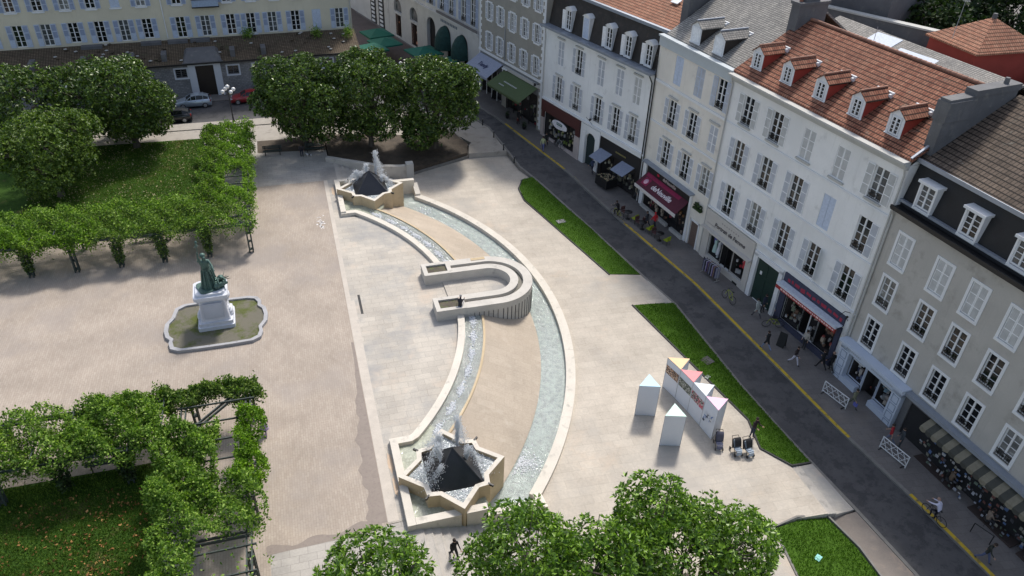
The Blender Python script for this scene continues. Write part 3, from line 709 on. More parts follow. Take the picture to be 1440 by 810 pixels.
# ================================================================ foliage
def leaves(name, C, N, L, W, mat, parent=None, seed=0, fold=.25, blossom=0):
    """one mesh of rhombic leaves; C centres, N directions"""
    rg = np.random.default_rng(seed); n = len(C)
    N = N/np.linalg.norm(N, axis=1, keepdims=True)
    a = rg.normal(size=(n, 3)); s = np.cross(N, a); s /= np.linalg.norm(s, axis=1, keepdims=True)
    u = np.cross(s, N)
    l = (L*(.7+.6*rg.random(n)))[:, None]; w = (W*(.7+.6*rg.random(n)))[:, None]
    v0 = C; v1 = C+N*l*.5+s*w*.5+u*w*fold; v3 = C+N*l*.5-s*w*.5+u*w*fold; v2 = C+N*l
    V = np.stack([v0, v1, v2, v3], 1).reshape(-1, 3)
    me = D.meshes.new(name); me.vertices.add(4*n); me.vertices.foreach_set('co', V.astype(np.float32).ravel())
    me.loops.add(4*n); me.loops.foreach_set('vertex_index', np.arange(4*n, dtype=np.int32))
    me.polygons.add(n); me.polygons.foreach_set('loop_start', np.arange(0, 4*n, 4, dtype=np.int32)); me.polygons.foreach_set('loop_total', np.full(n, 4, dtype=np.int32))
    mats = mat if isinstance(mat, list) else [mat]
    for q in mats: me.materials.append(q)
    if len(mats) > 1:
        pr = rg.random(n); mi = np.zeros(n, dtype=np.int32)
        if blossom: mi[pr < blossom] = len(mats)-1
        me.polygons.foreach_set('material_index', mi)
    me.update(calc_edges=True)
    o = D.objects.new(name, me); COL.objects.link(o)
    if parent: o.parent = parent
    return o
def rosettes(P, Nn, k, rg, spread=.9, up=.45):
    """k leaves fanned round every twig tip"""
    n = len(P); C = np.repeat(P, k, 0); Nr = np.repeat(Nn, k, 0)
    a = rg.normal(size=(n*k, 3)); a -= (a*Nr).sum(1, keepdims=True)*Nr; a /= np.linalg.norm(a, axis=1, keepdims=True)
    return C+a*.02, Nr*up+a*spread
LEAFY2 = leafmat('light_green_leaves', (.03, .065, .012), (.07, .13, .02), (.15, .22, .035), .5, .22, .4)
def tree(x, y, z0, h, r, label, mat, group, seed, nros=3200, L=.27, W=.12, ztrunk=1.6, rz=1.0, blossom=.004, squash=.9, name='magnolia_tree', k=7):
    rg = np.random.default_rng(seed); rn = random.Random(seed)
    t = thing(name, (x, y, z0), 0, label, 'tree', group)
    # lobes
    cz = ztrunk+(h-ztrunk)*.5; hz = (h-ztrunk)*.5
    lobes = [(0, 0, cz, r*.66, hz*.84)]
    for i in range(12):
        a = i*2.4+rn.random()*.8; zz = cz+hz*rn.uniform(-.72, .66); q = r*rn.uniform(.44, .68)
        f = math.sqrt(max(.1, 1-((zz-cz)/hz)**2)); lobes.append((q*math.cos(a)*f*1.05, q*math.sin(a)*f*1.05, zz, r*rn.uniform(.24, .44), r*rn.uniform(.24, .40)*rz))
    P = []; Nn = []
    tot = sum(l[3]*l[3] for l in lobes)
    for (lx, ly, lz, lr, lh) in lobes:
        m = int(nros*lr*lr/tot*1.6); d = rg.normal(size=(m, 3)); d /= np.linalg.norm(d, axis=1, keepdims=True)
        fr = 1+.10*np.sin(d[:, 0]*5+lx*3)*np.sin(d[:, 1]*5+ly*2)+.12*rg.normal(size=m)*.7
        fr = np.where(rg.random(m) < .22, fr*rg.uniform(.65, .95, m), fr)
        p = np.stack([lx+d[:, 0]*lr*fr, ly+d[:, 1]*lr*fr, lz+d[:, 2]*lh*fr], 1)
        P.append(p); Nn.append(d*.8+np.array([0, 0, .45]))
    P = np.concatenate(P); Nn = np.concatenate(Nn)
    keep = np.ones(len(P), bool)
    for (lx, ly, lz, lr, lh) in lobes:
        q = ((P[:, 0]-lx)/lr)**2+((P[:, 1]-ly)/lr)**2+((P[:, 2]-lz)/lh)**2
        keep &= ~((q < .38))
    # carve irregular gaps
    g = np.sin(P[:, 0]*2.1+seed)*np.sin(P[:, 1]*2.3+seed*2)*np.sin(P[:, 2]*2.2+seed*3)
    keep &= (g > -.62) | (rg.random(len(P)) < .35)
    keep &= P[:, 2] > ztrunk*.7
    P = P[keep]; Nn = Nn[keep]; Nn /= np.linalg.norm(Nn, axis=1, keepdims=True)
    C, dd = rosettes(P, Nn, k, rg)
    cr = leaves('crown', C, dd, L, W, [mat, BLOSS] if blossom else mat, t, seed, .2, blossom)
    # darker inner leaves on the limbs
    m = MB()
    m.path([(0, 0, -.3), (.08, .05, ztrunk*.6), (0, .1, ztrunk*1.1), (.1, 0, cz)], [r*.075, r*.06, r*.055, r*.04], 10)
    for (lx, ly, lz, lr, lh) in lobes[1:]:
        m.path([(0, .05, ztrunk*rn.uniform(.75, 1.2)), (lx*.45, ly*.45, lz*.55+ztrunk*.35), (lx, ly, lz)], [r*.035, r*.024, r*.010], 7)
        for q in range(5):
            d = Vector((rn.uniform(-1, 1), rn.uniform(-1, 1), rn.uniform(-.4, 1)))*lr*.85
            m.path([(lx*.8, ly*.8, lz*.92), (lx+d.x, ly+d.y, lz+d.z)], [r*.010, r*.004], 5)
    m.build('trunk', BARK, t)
    return t
GT = 'magnolia trees behind the farther fountain'
tree(.9, 76.6, 0, 9.9, 4.7, 'dense dark round tree, left one of the three behind the farther fountain', LEAFM, GT, 1, 3900, .30, .14, .9, blossom=.001)
tree(7.6, 76.2, 0, 9.7, 4.6, 'dense dark round tree, middle one of the three behind the farther fountain', LEAFM, GT, 2, 3900, .30, .14, .9, blossom=.001)
tree(14.4, 75.6, -.8, 9.6, 4.8, 'dense dark tree by the street kerb, right one of the three behind the farther fountain', LEAFM, GT, 3, 4100, .30, .14, .9, blossom=.001)
tree(-15.9, 80.2, 0, 9.2, 5.3, 'wide dark twin-topped tree in front of the grey stone wall and its cars', LEAFM, 'trees on the farther lawn', 4, 4300, .30, .14, .9, blossom=.0008)
tree(-24.2, 80.6, 0, 8.9, 5.0, 'dark tree at the left edge, behind the lighter tree', LEAFM, 'trees on the farther lawn', 5, 3200, .30, .14, .9, blossom=.0008)
tree(-21.3, 70.5, 0, 8.4, 4.9, 'lighter green tree on the left, rising over the farther pergola', LEAFY2, 'trees on the farther lawn', 6, 4200, .26, .12, .9, blossom=0)
GN = 'magnolia trees in the foreground'
tree(14.3, 17.6, -1.5, 9.6, 4.8, 'large bright green tree at the bottom centre-right, its crown nearest the camera', LEAFF, GN, 21, 5200, .235, .10, 1.0, blossom=.001)
tree(7.9, 17.8, -1.5, 9.2, 4.6, 'bright green tree at the bottom centre, beside the nearer stairs', LEAFF, GN, 22, 5000, .235, .10, 1.0, blossom=.001)
tree(-.1, 17.8, 0, 7.0, 4.8, 'low bright green tree top at the bottom edge, left of the nearer stairs', LEAFF, GN, 23, 4300, .235, .10, 1.0, blossom=.0)

# ================================================================ pergolas
def vine_cloud(name, boxes, n, label, seed, L=.165, W=.10, mats=None, holes=(), group=None, hang=True):
    rg = np.random.default_rng(seed)
    t = thing(name, (boxes[0][0], boxes[0][2], 0), 0, label, 'climbing plant', group)
    off = np.array([boxes[0][0], boxes[0][2], 0])
    for bi, (x0, x1, y0, y1, z0, z1, fr, mat) in enumerate(boxes):
        m = int(n*fr*1.45); x = rg.uniform(x0, x1, m); y = rg.uniform(y0, y1, m)
        ph = seed*1.7
        hgt = .5+.28*np.sin(x*1.3+ph)*np.cos(y*1.1+ph)+.22*np.sin(x*3.1+y*2.3+ph)
        top = z0+(z1-z0)*np.clip(hgt+.35, .15, 1.3)+.18*np.sin(x*5.7+y*4.1)*np.sin(y*6.3-x*3.3)
        edge = np.minimum.reduce([x-x0, x1-x, y-y0, y1-y])
        top = top-np.clip(.5-edge, 0, .5)*1.5*rg.random(m)*(1 if hang else 0)
        z = top-np.abs(rg.normal(0, .22, m))-rg.random(m)**3*.5
        # bulging outline
        x = x+.25*np.sin(y*2.1+ph)*(edge < .5); y = y+.25*np.sin(x*1.9+ph)*(edge < .5)
        P = np.stack([x, y, z], 1); keep = np.ones(m, bool)
        cl = np.sin(x*2.6+ph)*np.sin(y*2.2+ph*2)+.5*np.sin(x*5.2)*np.sin(y*4.9)
        keep &= (cl > -.85) | (rg.random(m) < .35)
        for (hx0, hx1, hy0, hy1) in holes: keep &= ~((x > hx0) & (x < hx1) & (y > hy0) & (y < hy1) & (rg.random(m) < .97))
        P = P[keep]; d = rg.normal(size=P.shape)*.7+np.array([0, 0, .35])
        leaves('foliage', P-off, d, L, W, mat, t, seed*7+bi, .15)
    return t
def shaggy(m, p, z0, z1, r, n, rg):
    z = rg.uniform(z0, z1, n); a = rg.random(n)*6.283; k = r*(.5+.7*rg.random(n))*(.7+.5*(z-z0)/(z1-z0))
    return np.stack([p[0]+k*np.cos(a), p[1]+k*np.sin(a), z], 1)
def pergola(name, label, posts, beams, slats):
    t = thing(name, (0, 0, 0), 0, label, 'pergola', 'timber pergolas beside the brick plaza')
    for p in posts:
        m = MB()
        for dx in (-.14, .14):
            for dy in (-.14, .14): m.box(p[0]+dx-.045, p[0]+dx+.045, p[1]+dy-.045, p[1]+dy+.045, 0, 2.55)
        for z in (.25, 1.0, 1.75, 2.4): m.box(p[0]-.17, p[0]+.17, p[1]-.17, p[1]+.17, z, z+.05)
        m.build('post', PERG, t)
    for (a, b, w) in beams:
        m = MB()
        d = (Vector(b)-Vector(a)).normalized(); nn = Vector((-d.y, d.x))*w
        for s in (-1, 1):
            c = (Vector(a)+Vector(b))/2+nn*s; m.cbox((c.x, c.y, 2.62), ((Vector(b)-Vector(a)).length, .07, .16), math.atan2(d.y, d.x))
        m.build('beam', PERG, t)
    for (a, b) in slats:
        m = MB(); d = (Vector(b)-Vector(a)); c = (Vector(a)+Vector(b))/2
        m.cbox((c.x, c.y, 2.76), (d.length, .06, .10), math.atan2(d.y, d.x)); m.build('slat', PERG, t)
    return t
X0, X1 = -8.6, -4.45
for s, lab in ((1, 'dark timber pergola on the farther side of the plaza, buried under vines'), (-1, 'dark timber pergola on the nearer side of the plaza, its bare corner beams showing')):
    Yp = lambda d: CY+s*d
    posts = [(x, Yp(10.0)) for x in (-27.4, -24.2, -21.0, -17.8, -14.6, -11.4, -8.0, -4.75)] + [(x, Yp(13.5)) for x in (-24.2, -17.8, -11.4)] + \
            [(-4.75, Yp(d)) for d in (14, 18, 22, 26, 30)] + [(-8.3, Yp(d)) for d in (14, 18, 22, 26, 30)]
    beams = [((-29, Yp(10.0)), (-4.4, Yp(10.0)), .12), ((-29, Yp(13.6)), (-8.3, Yp(13.6)), .12), ((-4.75, Yp(10.0)), (-4.75, Yp(31)), .12), ((-8.3, Yp(10)), (-8.3, Yp(31)), .12), ((-4.75, Yp(9.8)), (-8.3, Yp(13.6)), .12), ((-8.3, Yp(20.9)), (-4.75, Yp(20.9)), .12)]
    slats = [((x, Yp(9.7)), (x, Yp(13.9))) for x in np.arange(-28.6, -9, 1.6)] + [((-8.6, Yp(d)), (-4.4, Yp(d))) for d in np.arange(11.2, 31, 1.5)]
    pergola('pergola', lab, posts, beams, slats)
# vines: farther
vine_cloud('climbing_vine', [(-29, -8.2, CY+9.6, CY+15.6, 2.35, 3.35, .55, LEAFV), (-21, -6, CY+9.4, CY+13.8, 2.4, 3.3, .2, LEAFO), (-29, -16, CY+9.4, CY+12.2, 2.3, 3.3, .25, LEAFY)], 42000,
           'thick green vine covering the farther pergola along the plaza edge', 3)
vine_cloud('climbing_vine', [(-8.9, -4.1, CY+9.5, CY+30.5, 2.3, 3.3, .5, LEAFV), (-8.8, -4.2, CY+13, CY+31, 2.4, 3.4, .3, LEAFY), (-8.8, -6.8, CY+12, CY+30, 2.4, 3.4, .2, LEAFO)], 34000,
           'green vine along the farther pergola arm that runs back from the plaza', 5, holes=[(-6.6, -5.0, CY+16.5, CY+19.8)])
# vines: nearer
vine_cloud('climbing_vine', [(-29, -9.2, CY-14.2, CY-9.3, 2.3, 3.4, .5, LEAFV), (-14, -9.3, CY-13.8, CY-9.6, 2.4, 3.6, .25, LEAFV), (-29, -13, CY-14.2, CY-11, 2.3, 3.2, .25, LEAFO)], 42000,
           'thick shaded vine covering the nearer pergola on the left', 8)
vine_cloud('climbing_vine', [(-9.4, -4.0, CY-10.7, CY-9.3, 2.4, 3.2, .5, LEAFV), (-9.4, -4.0, CY-10.9, CY-9.3, 2.4, 3.3, .5, LEAFO)], 7500, 'ragged olive vine along the front beam of the nearer pergola, by the statue bed', 12)
vine_cloud('climbing_vine', [(-9.5, -6.3, CY-19, CY-13.0, 2.3, 3.7, .32, LEAFV), (-5.6, -4.0, CY-18, CY-12.2, 2.3, 3.5, .14, LEAFY), (-9.3, -4.0, CY-27, CY-17, 2.3, 3.6, .40, LEAFV), (-9.2, -5.4, CY-31, CY-24, 2.3, 3.6, .14, LEAFY)], 40000,
           'bright green vine heaped over the nearer pergola beside the brick plaza', 15, holes=[(-7.2, -3.8, CY-24.2, CY-21.0), (-6.3, -5.4, CY-17, CY-11)])
rg = np.random.default_rng(77)
# vines wrapped round posts
for (s, xs) in ((1, (-27.4, -21.0, -14.6, -11.4, -8.0)), (-1, (-21.0, -14.6, -11.4))):
    for x in xs:
        yy = CY+s*(10.0 if s > 0 else 13.6); P = shaggy(None, (0, 0), .5, 2.6, .38, 800, rg); d = rg.normal(size=P.shape)
        o = leaves('post_vine', P, d, .17, .12, LEAFD if s < 0 else LEAFM, None, int(x*10) % 97, .1); o.location = (x, yy, 0)
        nm_ = ['first', 'second', 'third', 'fourth', 'fifth'][(-27.4, -21.0, -14.6, -11.4, -8.0).index(x)] if s > 0 else ['first', 'second', 'third'][(-21.0, -14.6, -11.4).index(x)]
        tag(o, '%s dark vine-wrapped post of the %s pergola, counted from the left' % (nm_, 'farther' if s > 0 else 'nearer'), 'climbing plant', 'vines round the %s pergola posts' % ('farther' if s > 0 else 'nearer'))
# scattered fallen leaves and low grass
def scatter(name, n, x0, x1, y0, y1, zf, size, mat, seed, label, dens=None, up=False, poly=None):
    rg = np.random.default_rng(seed); x = rg.uniform(x0, x1, n); y = rg.uniform(y0, y1, n)
    if dens is not None: k = dens(x, y, rg); x = x[k]; y = y[k]
    if poly:
        ins = np.zeros(len(x), bool); j = len(poly)-1
        for i in range(len(poly)):
            xi, yi = poly[i]; xj, yj = poly[j]
            c = ((yi > y) != (yj > y)) & (x < (xj-xi)*(y-yi)/((yj-yi)+1e-9)+xi); ins ^= c; j = i
        x = x[ins]; y = y[ins]
    z = np.array([zf(a, b) for a, b in zip(x, y)]); P = np.stack([x, y, z], 1)
    d = rg.normal(size=P.shape)*.6
    if up: d[:, 2] = np.abs(d[:, 2])+.9
    else: d[:, 2] = np.abs(d[:, 2])*.3+.1
    return tag(leaves(name, P, d, size, size*(.35 if up else .7), mat, None, seed, .1), label, 'grass' if up else 'leaves', kind='stuff')
LEAFR = leafmat('fallen_brown_leaves', (.16, .07, .03), (.28, .13, .055), (.42, .24, .10), .8, .05, .2)
LEAFP = leafmat('pale_fallen_leaves', (.20, .18, .08), (.28, .24, .12), (.42, .38, .24), .8, .05, .2)
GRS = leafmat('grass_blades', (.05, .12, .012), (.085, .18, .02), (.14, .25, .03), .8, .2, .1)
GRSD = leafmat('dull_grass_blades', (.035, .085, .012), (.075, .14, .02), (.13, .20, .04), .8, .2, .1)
patch = lambda x, y, rg: (np.sin(x*2.3+y)*np.sin(y*1.9)+.5*np.sin(x*6.1)*np.sin(y*5.3) > rg.uniform(-2.2, -.2, len(x)))
clump = lambda x, y, rg: (np.sin(x*1.7)*np.sin(y*1.3+1)+.4*np.sin(x*4.1+y*3.3) > rg.uniform(-1.4, .8, len(x)))
scatter('fallen_leaves', 1500, -19, -9.4, 24, 33, lambda x, y: .05, .17, LEAFR, 31, 'orange brown fallen leaves strewn on the nearer lawn', clump)
scatter('fallen_leaves', 6000, -24, -9.4, 62, 81, lambda x, y: .05, .15, LEAFP, 32, 'pale dry leaves strewn on the farther lawn', clump)
scatter('grass', 24000, 20.6, 27, 48, 67.5, stripz, .11, GRS, 33, 'short mown grass of the farther strip by the road', patch, True, G1)
scatter('grass', 30000, 24, 28.6, 26, 44.3, stripz, .11, GRS, 34, 'short mown grass of the long strip beside the display columns', patch, True, G2)
scatter('grass', 16000, 22.7, 27.3, 12, 22.5, lambda x, y: -1.46-.09*max(0, x-23), .12, GRS, 35, 'short mown grass of the rounded lawn in the bottom right corner', patch, True, G3)
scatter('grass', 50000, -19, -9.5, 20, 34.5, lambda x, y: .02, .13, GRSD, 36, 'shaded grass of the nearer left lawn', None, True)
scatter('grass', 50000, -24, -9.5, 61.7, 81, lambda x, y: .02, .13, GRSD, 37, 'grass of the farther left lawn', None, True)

# ================================================================ statue bed and statue
sb = thing('statue_bed', (-7.2, 47.35, 0), 0, 'mossy earth bed with a wavy grey stone kerb round the statue', 'planting bed')
def bedring(k):
    P = []
    hw, hh = 3.05*k, 2.95*k
    prof = [(-1, -.62), (-.95, -.86), (-.78, -.98), (-.3, -1.0), (.3, -1.0), (.78, -.98), (.95, -.86), (1, -.66), (.98, -.45), (1.10, -.2), (1.12, .1), (1.08, .38), (.97, .55), (.98, .72), (.9, .90), (.72, .98), (.2, 1), (-.3, 1), (-.76, .98), (-.94, .84), (-.98, .62), (-1.0, .45), (-1.12, .2), (-1.13, -.1), (-1.08, -.36), (-.98, -.5)]
    return [(p[0]*hw, p[1]*hh*.93) for p in prof]
O = bedring(1.03); I = bedring(.95); n = len(O); m = MB()
ov = [(p[0], p[1], -.02) for p in O]+[(p[0], p[1], .22) for p in O]+[(p[0], p[1], .22) for p in I]+[(p[0], p[1], .02) for p in I]
for k in range(3): m.add(ov, [(k*n+i, k*n+(i+1) % n, (k+1)*n+(i+1) % n, (k+1)*n+i) for i in range(n)])
m.build('bed_kerb', M('bed_kerb_stone', (.36, .36, .37), var=.15, dirt=((.2, .2, .2), 2, .56)), sb)
m = MB(); m.add([(p[0], p[1], .09) for p in I], [tuple(range(n))]); m.build('bed_earth', GRASSM, sb)
# ================================================================ figures
def limb(a, ang, L, side=0):
    """direction down from a, swung forward by ang (deg)"""
    t = R_(ang); return (a[0]+side, a[1]+L*math.sin(t), a[2]-L*math.cos(t))
def skeleton(pose='walk', ph=1, lean=0, arms=None, fat=1.0):
    J = {}
    if pose in ('sit',): hz = .55
    elif pose == 'ride': hz = .98
    else: hz = .93
    J['pel'] = (0, 0, hz); lf = R_(lean)
    up = lambda h, x=0, y=0: (x, math.sin(lf)*h+y, hz+math.cos(lf)*h)
    J['bel'] = up(.19); J['che'] = up(.39); J['nec'] = up(.52); J['hea'] = up(.68, 0, .03); J['top'] = up(.78, 0, .03)
    legs = {'walk': ((26*ph, 8), (-20*ph, 24)), 'stand': ((2, 2), (-3, 3)), 'sit': ((82, 86), (78, 80)), 'ride': ((62, 72), (22, 30))}[pose]
    arm = arms or {'walk': ((-24*ph, 14), (24*ph, 24)), 'stand': ((4, 10), (8, 14)), 'sit': ((30, 50), (28, 52)), 'ride': ((62, 8), (62, 8))}[pose]
    for i, s in enumerate((-1, 1)):
        k = 'LR'[i]
        J['hip'+k] = (s*.085, 0, hz-.04)
        a, b = legs[i]; J['kne'+k] = limb(J['hip'+k], a, .43, s*.015)
        J['ank'+k] = limb(J['kne'+k], a-b, .42); f = R_(max(-35, a-b)*.4)
        J['toe'+k] = (J['ank'+k][0]+s*.02, J['ank'+k][1]+.15*math.cos(f), J['ank'+k][2]-.05+.1*math.sin(f)*-1*0)
        J['sho'+k] = up(.46, s*.185)
        a, b = arm[i]; J['elb'+k] = limb(J['sho'+k], a, .29, s*.05); J['wri'+k] = limb(J['elb'+k], a+b, .25, -s*.01)
        J['han'+k] = limb(J['wri'+k], a+b, .08)
    mn = min(J['ank'+k][2] for k in 'LR')
    if pose != 'ride' and pose != 'sit':
        for k in J: J[k] = (J[k][0], J[k][1], J[k][2]-mn+.075)
    rad = dict(pel=(.145, .115), bel=(.135, .10), che=(.165, .115), nec=(.055, .055), hea=(.085, .10), top=(.05, .06))
    for k in 'LR':
        rad.update({'hip'+k: (.09, .10), 'kne'+k: (.062, .065), 'ank'+k: (.042, .045), 'toe'+k: (.04, .03), 'sho'+k: (.062, .062), 'elb'+k: (.045, .045), 'wri'+k: (.03, .03), 'han'+k: (.038, .022)})
    return J, {k: (a*fat, b*fat) if k not in ('hea', 'top') else (a, b) for k, (a, b) in rad.items()}
EDG = [('pel', 'bel'), ('bel', 'che'), ('che', 'nec'), ('nec', 'hea'), ('hea', 'top')]
for k in 'LR': EDG += [('pel', 'hip'+k), ('hip'+k, 'kne'+k), ('kne'+k, 'ank'+k), ('ank'+k, 'toe'+k), ('che', 'sho'+k), ('sho'+k, 'elb'+k), ('elb'+k, 'wri'+k), ('wri'+k, 'han'+k)]
def skinmesh(J, rad, edges, root, sub=1):
    ks = list(J); ix = {k: i for i, k in enumerate(ks)}
    me = D.meshes.new('tmp'); me.from_pydata([J[k] for k in ks], [(ix[a], ix[b]) for a, b in edges], [])
    o = D.objects.new('tmp', me); COL.objects.link(o)
    sk = o.modifiers.new('s', 'SKIN'); sk.use_smooth_shade = True
    if not me.skin_vertices:
        with bpy.context.temp_override(object=o, active_object=o): bpy.ops.mesh.customdata_skin_add()
    for k, i in ix.items():
        me.skin_vertices[0].data[i].radius = rad[k]; me.skin_vertices[0].data[i].use_root = (k == root)
    sb_ = o.modifiers.new('u', 'SUBSURF'); sb_.levels = sub; sb_.render_levels = sub
    dg = bpy.context.evaluated_depsgraph_get(); dg.update(); ev = o.evaluated_get(dg)
    m2 = ev.to_mesh(); V = [tuple(v_.co) for v_ in m2.vertices]; F = [tuple(p.vertices) for p in m2.polygons]
    ev.to_mesh_clear(); D.objects.remove(o); D.meshes.remove(me)
    return V, F
CL = {}
def cloth(c, rough=.85):
    k = (tuple(c), rough)
    if k not in CL: CL[k] = flat('cloth_%d' % len(CL), c, rough)
    return CL[k]
SKINM = flat('skin', (.48, .29, .21), .55); SHOE = flat('shoe', (.03, .028, .028), .5)
def person(x, y, z, face, label, pose='walk', ph=1, shirt=(.05, .05, .06), legs=(.04, .045, .07), hair=(.03, .02, .015), sleeves=True, lean=3, arms=None, group=None, skirt=None, bag=None, fat=1.0, coat=0, shoe=None, name='person', sc=1.0):
    J, rad = skeleton(pose, ph, lean, arms, fat)
    V, F = skinmesh(J, rad, EDG, 'pel')
    mats = [cloth(shirt), cloth(legs), SKINM, cloth(shoe) if shoe else SHOE]
    lab = {}
    for a, b in EDG:
        s = a+b
        if 'toe' in s: lab[(a, b)] = 3
        elif 'nec' in s and 'che' not in s or a == 'hea': lab[(a, b)] = 2
        elif 'han' in s: lab[(a, b)] = 2
        elif 'elb' in a and not sleeves: lab[(a, b)] = 2
        elif 'kne' in s or 'hip' in s: lab[(a, b)] = 1
        else: lab[(a, b)] = 0
    m = MB(); m.add(V, [], 0)
    JJ = {k: Vector(p) for k, p in J.items()}
    for f in F:
        c = sum((Vector(V[i]) for i in f), Vector())/len(f); best = 9; bl = 0
        for (a, b), l in lab.items():
            A_ = JJ[a]; d = JJ[b]-A_; t = max(0, min(1, (c-A_).dot(d)/d.length_squared)); q = (c-A_-d*t).length/(max(rad[a])*(1-t)+max(rad[b])*t)
            if q < best: best = q; bl = l
        if coat and bl == 1 and c.z > J['pel'][2]-coat: bl = 0
        m.f.append(f); m.m.append(bl); m.s.append(True)
    # fingers and thumb
    for i, k in enumerate('LR'):
        s = -1 if i == 0 else 1; h = JJ['han'+k]; d = (h-JJ['wri'+k]).normalized(); sd = Vector((0, 1, 0)) if abs(d.y) < .8 else Vector((1, 0, 0))
        sd = (sd-d*sd.dot(d)).normalized(); pn = d.cross(sd)
        for q in range(4):
            p0 = h+sd*(.027-.018*q)+d*.005; L = (.062, .072, .068, .052)[q]; p1 = p0+d*L*.55+pn*.006*s; p2 = p1+d*L*.42+pn*.02*s
            m.path([p0, p1, p2], [.0095, .0085, .006], 5, 2)
        p0 = h+sd*.03-d*.03; m.path([p0, p0+sd*.03+d*.03, p0+sd*.035+d*.06], [.011, .010, .007], 5, 2)
    # face
    H = JJ['hea']; fw = Vector((0, 1, 0))
    m.cbox(tuple(H+fw*.098+Vector((0, 0, .0))), (.022, .03, .035), 0, 2)
    o = m.build(name, mats, None, (x, y, z), face)
    o.scale = (sc, sc, sc)
    tag(o, label, 'person', group)
    f = MB()
    for sx in (-1, 1): f.ball(tuple(H+fw*.092+Vector((sx*.034, 0, .02))), .009, 6)
    f.cbox(tuple(H+fw*.097-Vector((0, 0, .045))), (.045, .008, .008)); f.build('face_features', cloth((.12, .03, .03)), o)
    hm = MB(); hm.ball(tuple(JJ['top']-Vector((0, .012, .035))), .106, 12, 0, .92, 1.02, .92)
    if hair is not None: hm.build('hair', cloth(hair), o)
    for i, s in ((0, -1), (1, 1)):
        e = MB(); e.ball(tuple(H+Vector((s*.086, .0, .0))), .022, 6, 0, .4, .8, 1.2); e.build('ear', SKINM, o)
    if skirt:
        P = JJ['pel']; k = MB(); k.lathe([(.14, .10), (.17, 0), (.21, -.25), (.26, -.50)], (P.x, P.y, P.z), 14); k.build('skirt', cloth(skirt), o)
    if bag: 
        hnd = JJ['hanR']; b = MB(); b.cbox((hnd.x, hnd.y, hnd.z-.20), (.10, .30, .26)); b.tube((hnd.x, hnd.y-.08, hnd.z-.08), (hnd.x, hnd.y, hnd.z+.01), .008); b.tube((hnd.x, hnd.y+.08, hnd.z-.08), (hnd.x, hnd.y, hnd.z+.01), .008)
        bo = b.build('carried_bag', cloth(bag), None, (x, y, z), face); tag(bo, 'bag in the hand of the '+' '.join(label.split()[:8]), 'bag')
    return o

# ---------------- statue on its pedestal
pd = thing('statue_pedestal', (-7.2, 47.7, .05), R_(2), 'tall white stone pedestal with scrolled sides carrying the green bronze statue', 'pedestal'); pd.scale = (.92, .92, 1)
def rr(hx, hy, c, n=4):
    P = []
    for sx, sy, a0 in ((1, 1, 0), (-1, 1, 90), (-1, -1, 180), (1, -1, 270)):
        for i in range(n+1):
            a = R_(a0+90*i/n); P.append((sx*(hx-c)+c*math.cos(a), sy*(hy-c)+c*math.sin(a)))
    return P
m = MB(); m.prism(rr(1.35, 1.25, .15), -.1, .32); m.prism(rr(1.25, 1.15, .15), .32, .62); m.build('plinth', MARB, pd)
m = MB()
prof = [(1.12, 1.02, .62), (1.06, .98, .8), (.98, .92, 1.5), (.93, .88, 2.3), (1.0, .95, 2.42)]
for (a, b) in zip(prof[:-1], prof[1:]):
    pa = rr(a[0], a[1], .12); pb = rr(b[0], b[1], .12); n = len(pa)
    m.add([(p[0], p[1], a[2]) for p in pa]+[(p[0], p[1], b[2]) for p in pb], [(i, (i+1) % n, n+(i+1) % n, n+i) for i in range(n)])
m.build('shaft', MARB, pd)
m = MB(); m.prism(rr(1.13, 1.06, .18), 2.42, 2.56, bot=True); m.prism(rr(1.24, 1.17, .2), 2.56, 2.80, bot=True); m.prism(rr(1.05, 1.0, .3), 2.80, 2.98, bot=True); m.build('cornice', MARB, pd)
for s in (-1, 1):
    m = MB()
    for k in range(9):
        z = .66+k*.2; r = .30+.13*math.cos(k*.75); m.ball((s*(1.0+.10*math.cos(k*.7)), -.1, z), r*.75, 10, 0, .8, 1.4, .8)
    m.build('scroll', MARB, pd)
m = MB(); m.box(-.72, .72, -1.08, -1.0, .95, 2.2); m.box(-.62, .62, -1.10, -1.075, 1.05, 2.1); m.build('panel', M('panel_stone', (.47, .50, .56), var=.06), pd)

st = thing('bronze_statue', (-7.2, 47.7, 3.03), R_(200), 'green bronze statue of a robed figure raising a staff over a crouching figure', 'statue')
J, rad = skeleton('stand', 1, 6, ((55, 10), (172, 0)), 1.12)
V, F = skinmesh(J, {k: (a*1.05, b*1.05) for k, (a, b) in rad.items()}, EDG, 'pel')
m = MB(); m.add(V, F, 0, True); SS = 1.5
hl = J['hanR']
m.tube((hl[0], hl[1], hl[2]-.35), (hl[0]-.05, hl[1]+.02, hl[2]+.50), .018, .014, 6)
m.ball((hl[0]-.05, hl[1]+.02, hl[2]+.52), .06, 8, 0, 1, 1, 1.5)
m.cbox((hl[0]-.03, hl[1], hl[2]+.30), (.22, .03, .03), .4); m.cbox((hl[0]-.03, hl[1], hl[2]+.38), (.14, .03, .03), .4)
b = m.build('figure', VERD, st); b.scale = (SS,)*3
m = MB(); m.lathe([(.19, 1.08), (.17, .95), (.21, .7), (.27, .35), (.34, .02)], (0, -.02, 0), 18); m.box(-.42, -.1, -.35, -.15, .0, .4)
for q in range(9):
    a = q*.7; m.tube((.2*math.cos(a), .2*math.sin(a), .95), (.33*math.cos(a+.15), .33*math.sin(a+.15), .02), .035, .06, 6)
m.path([(.22, -.1, 1.45), (.05, -.22, 1.3), (-.25, -.24, .8), (-.34, -.2, .2)], [.06, .1, .13, .1], 8)
b = m.build('robe', VERD, st); b.scale = (SS,)*3
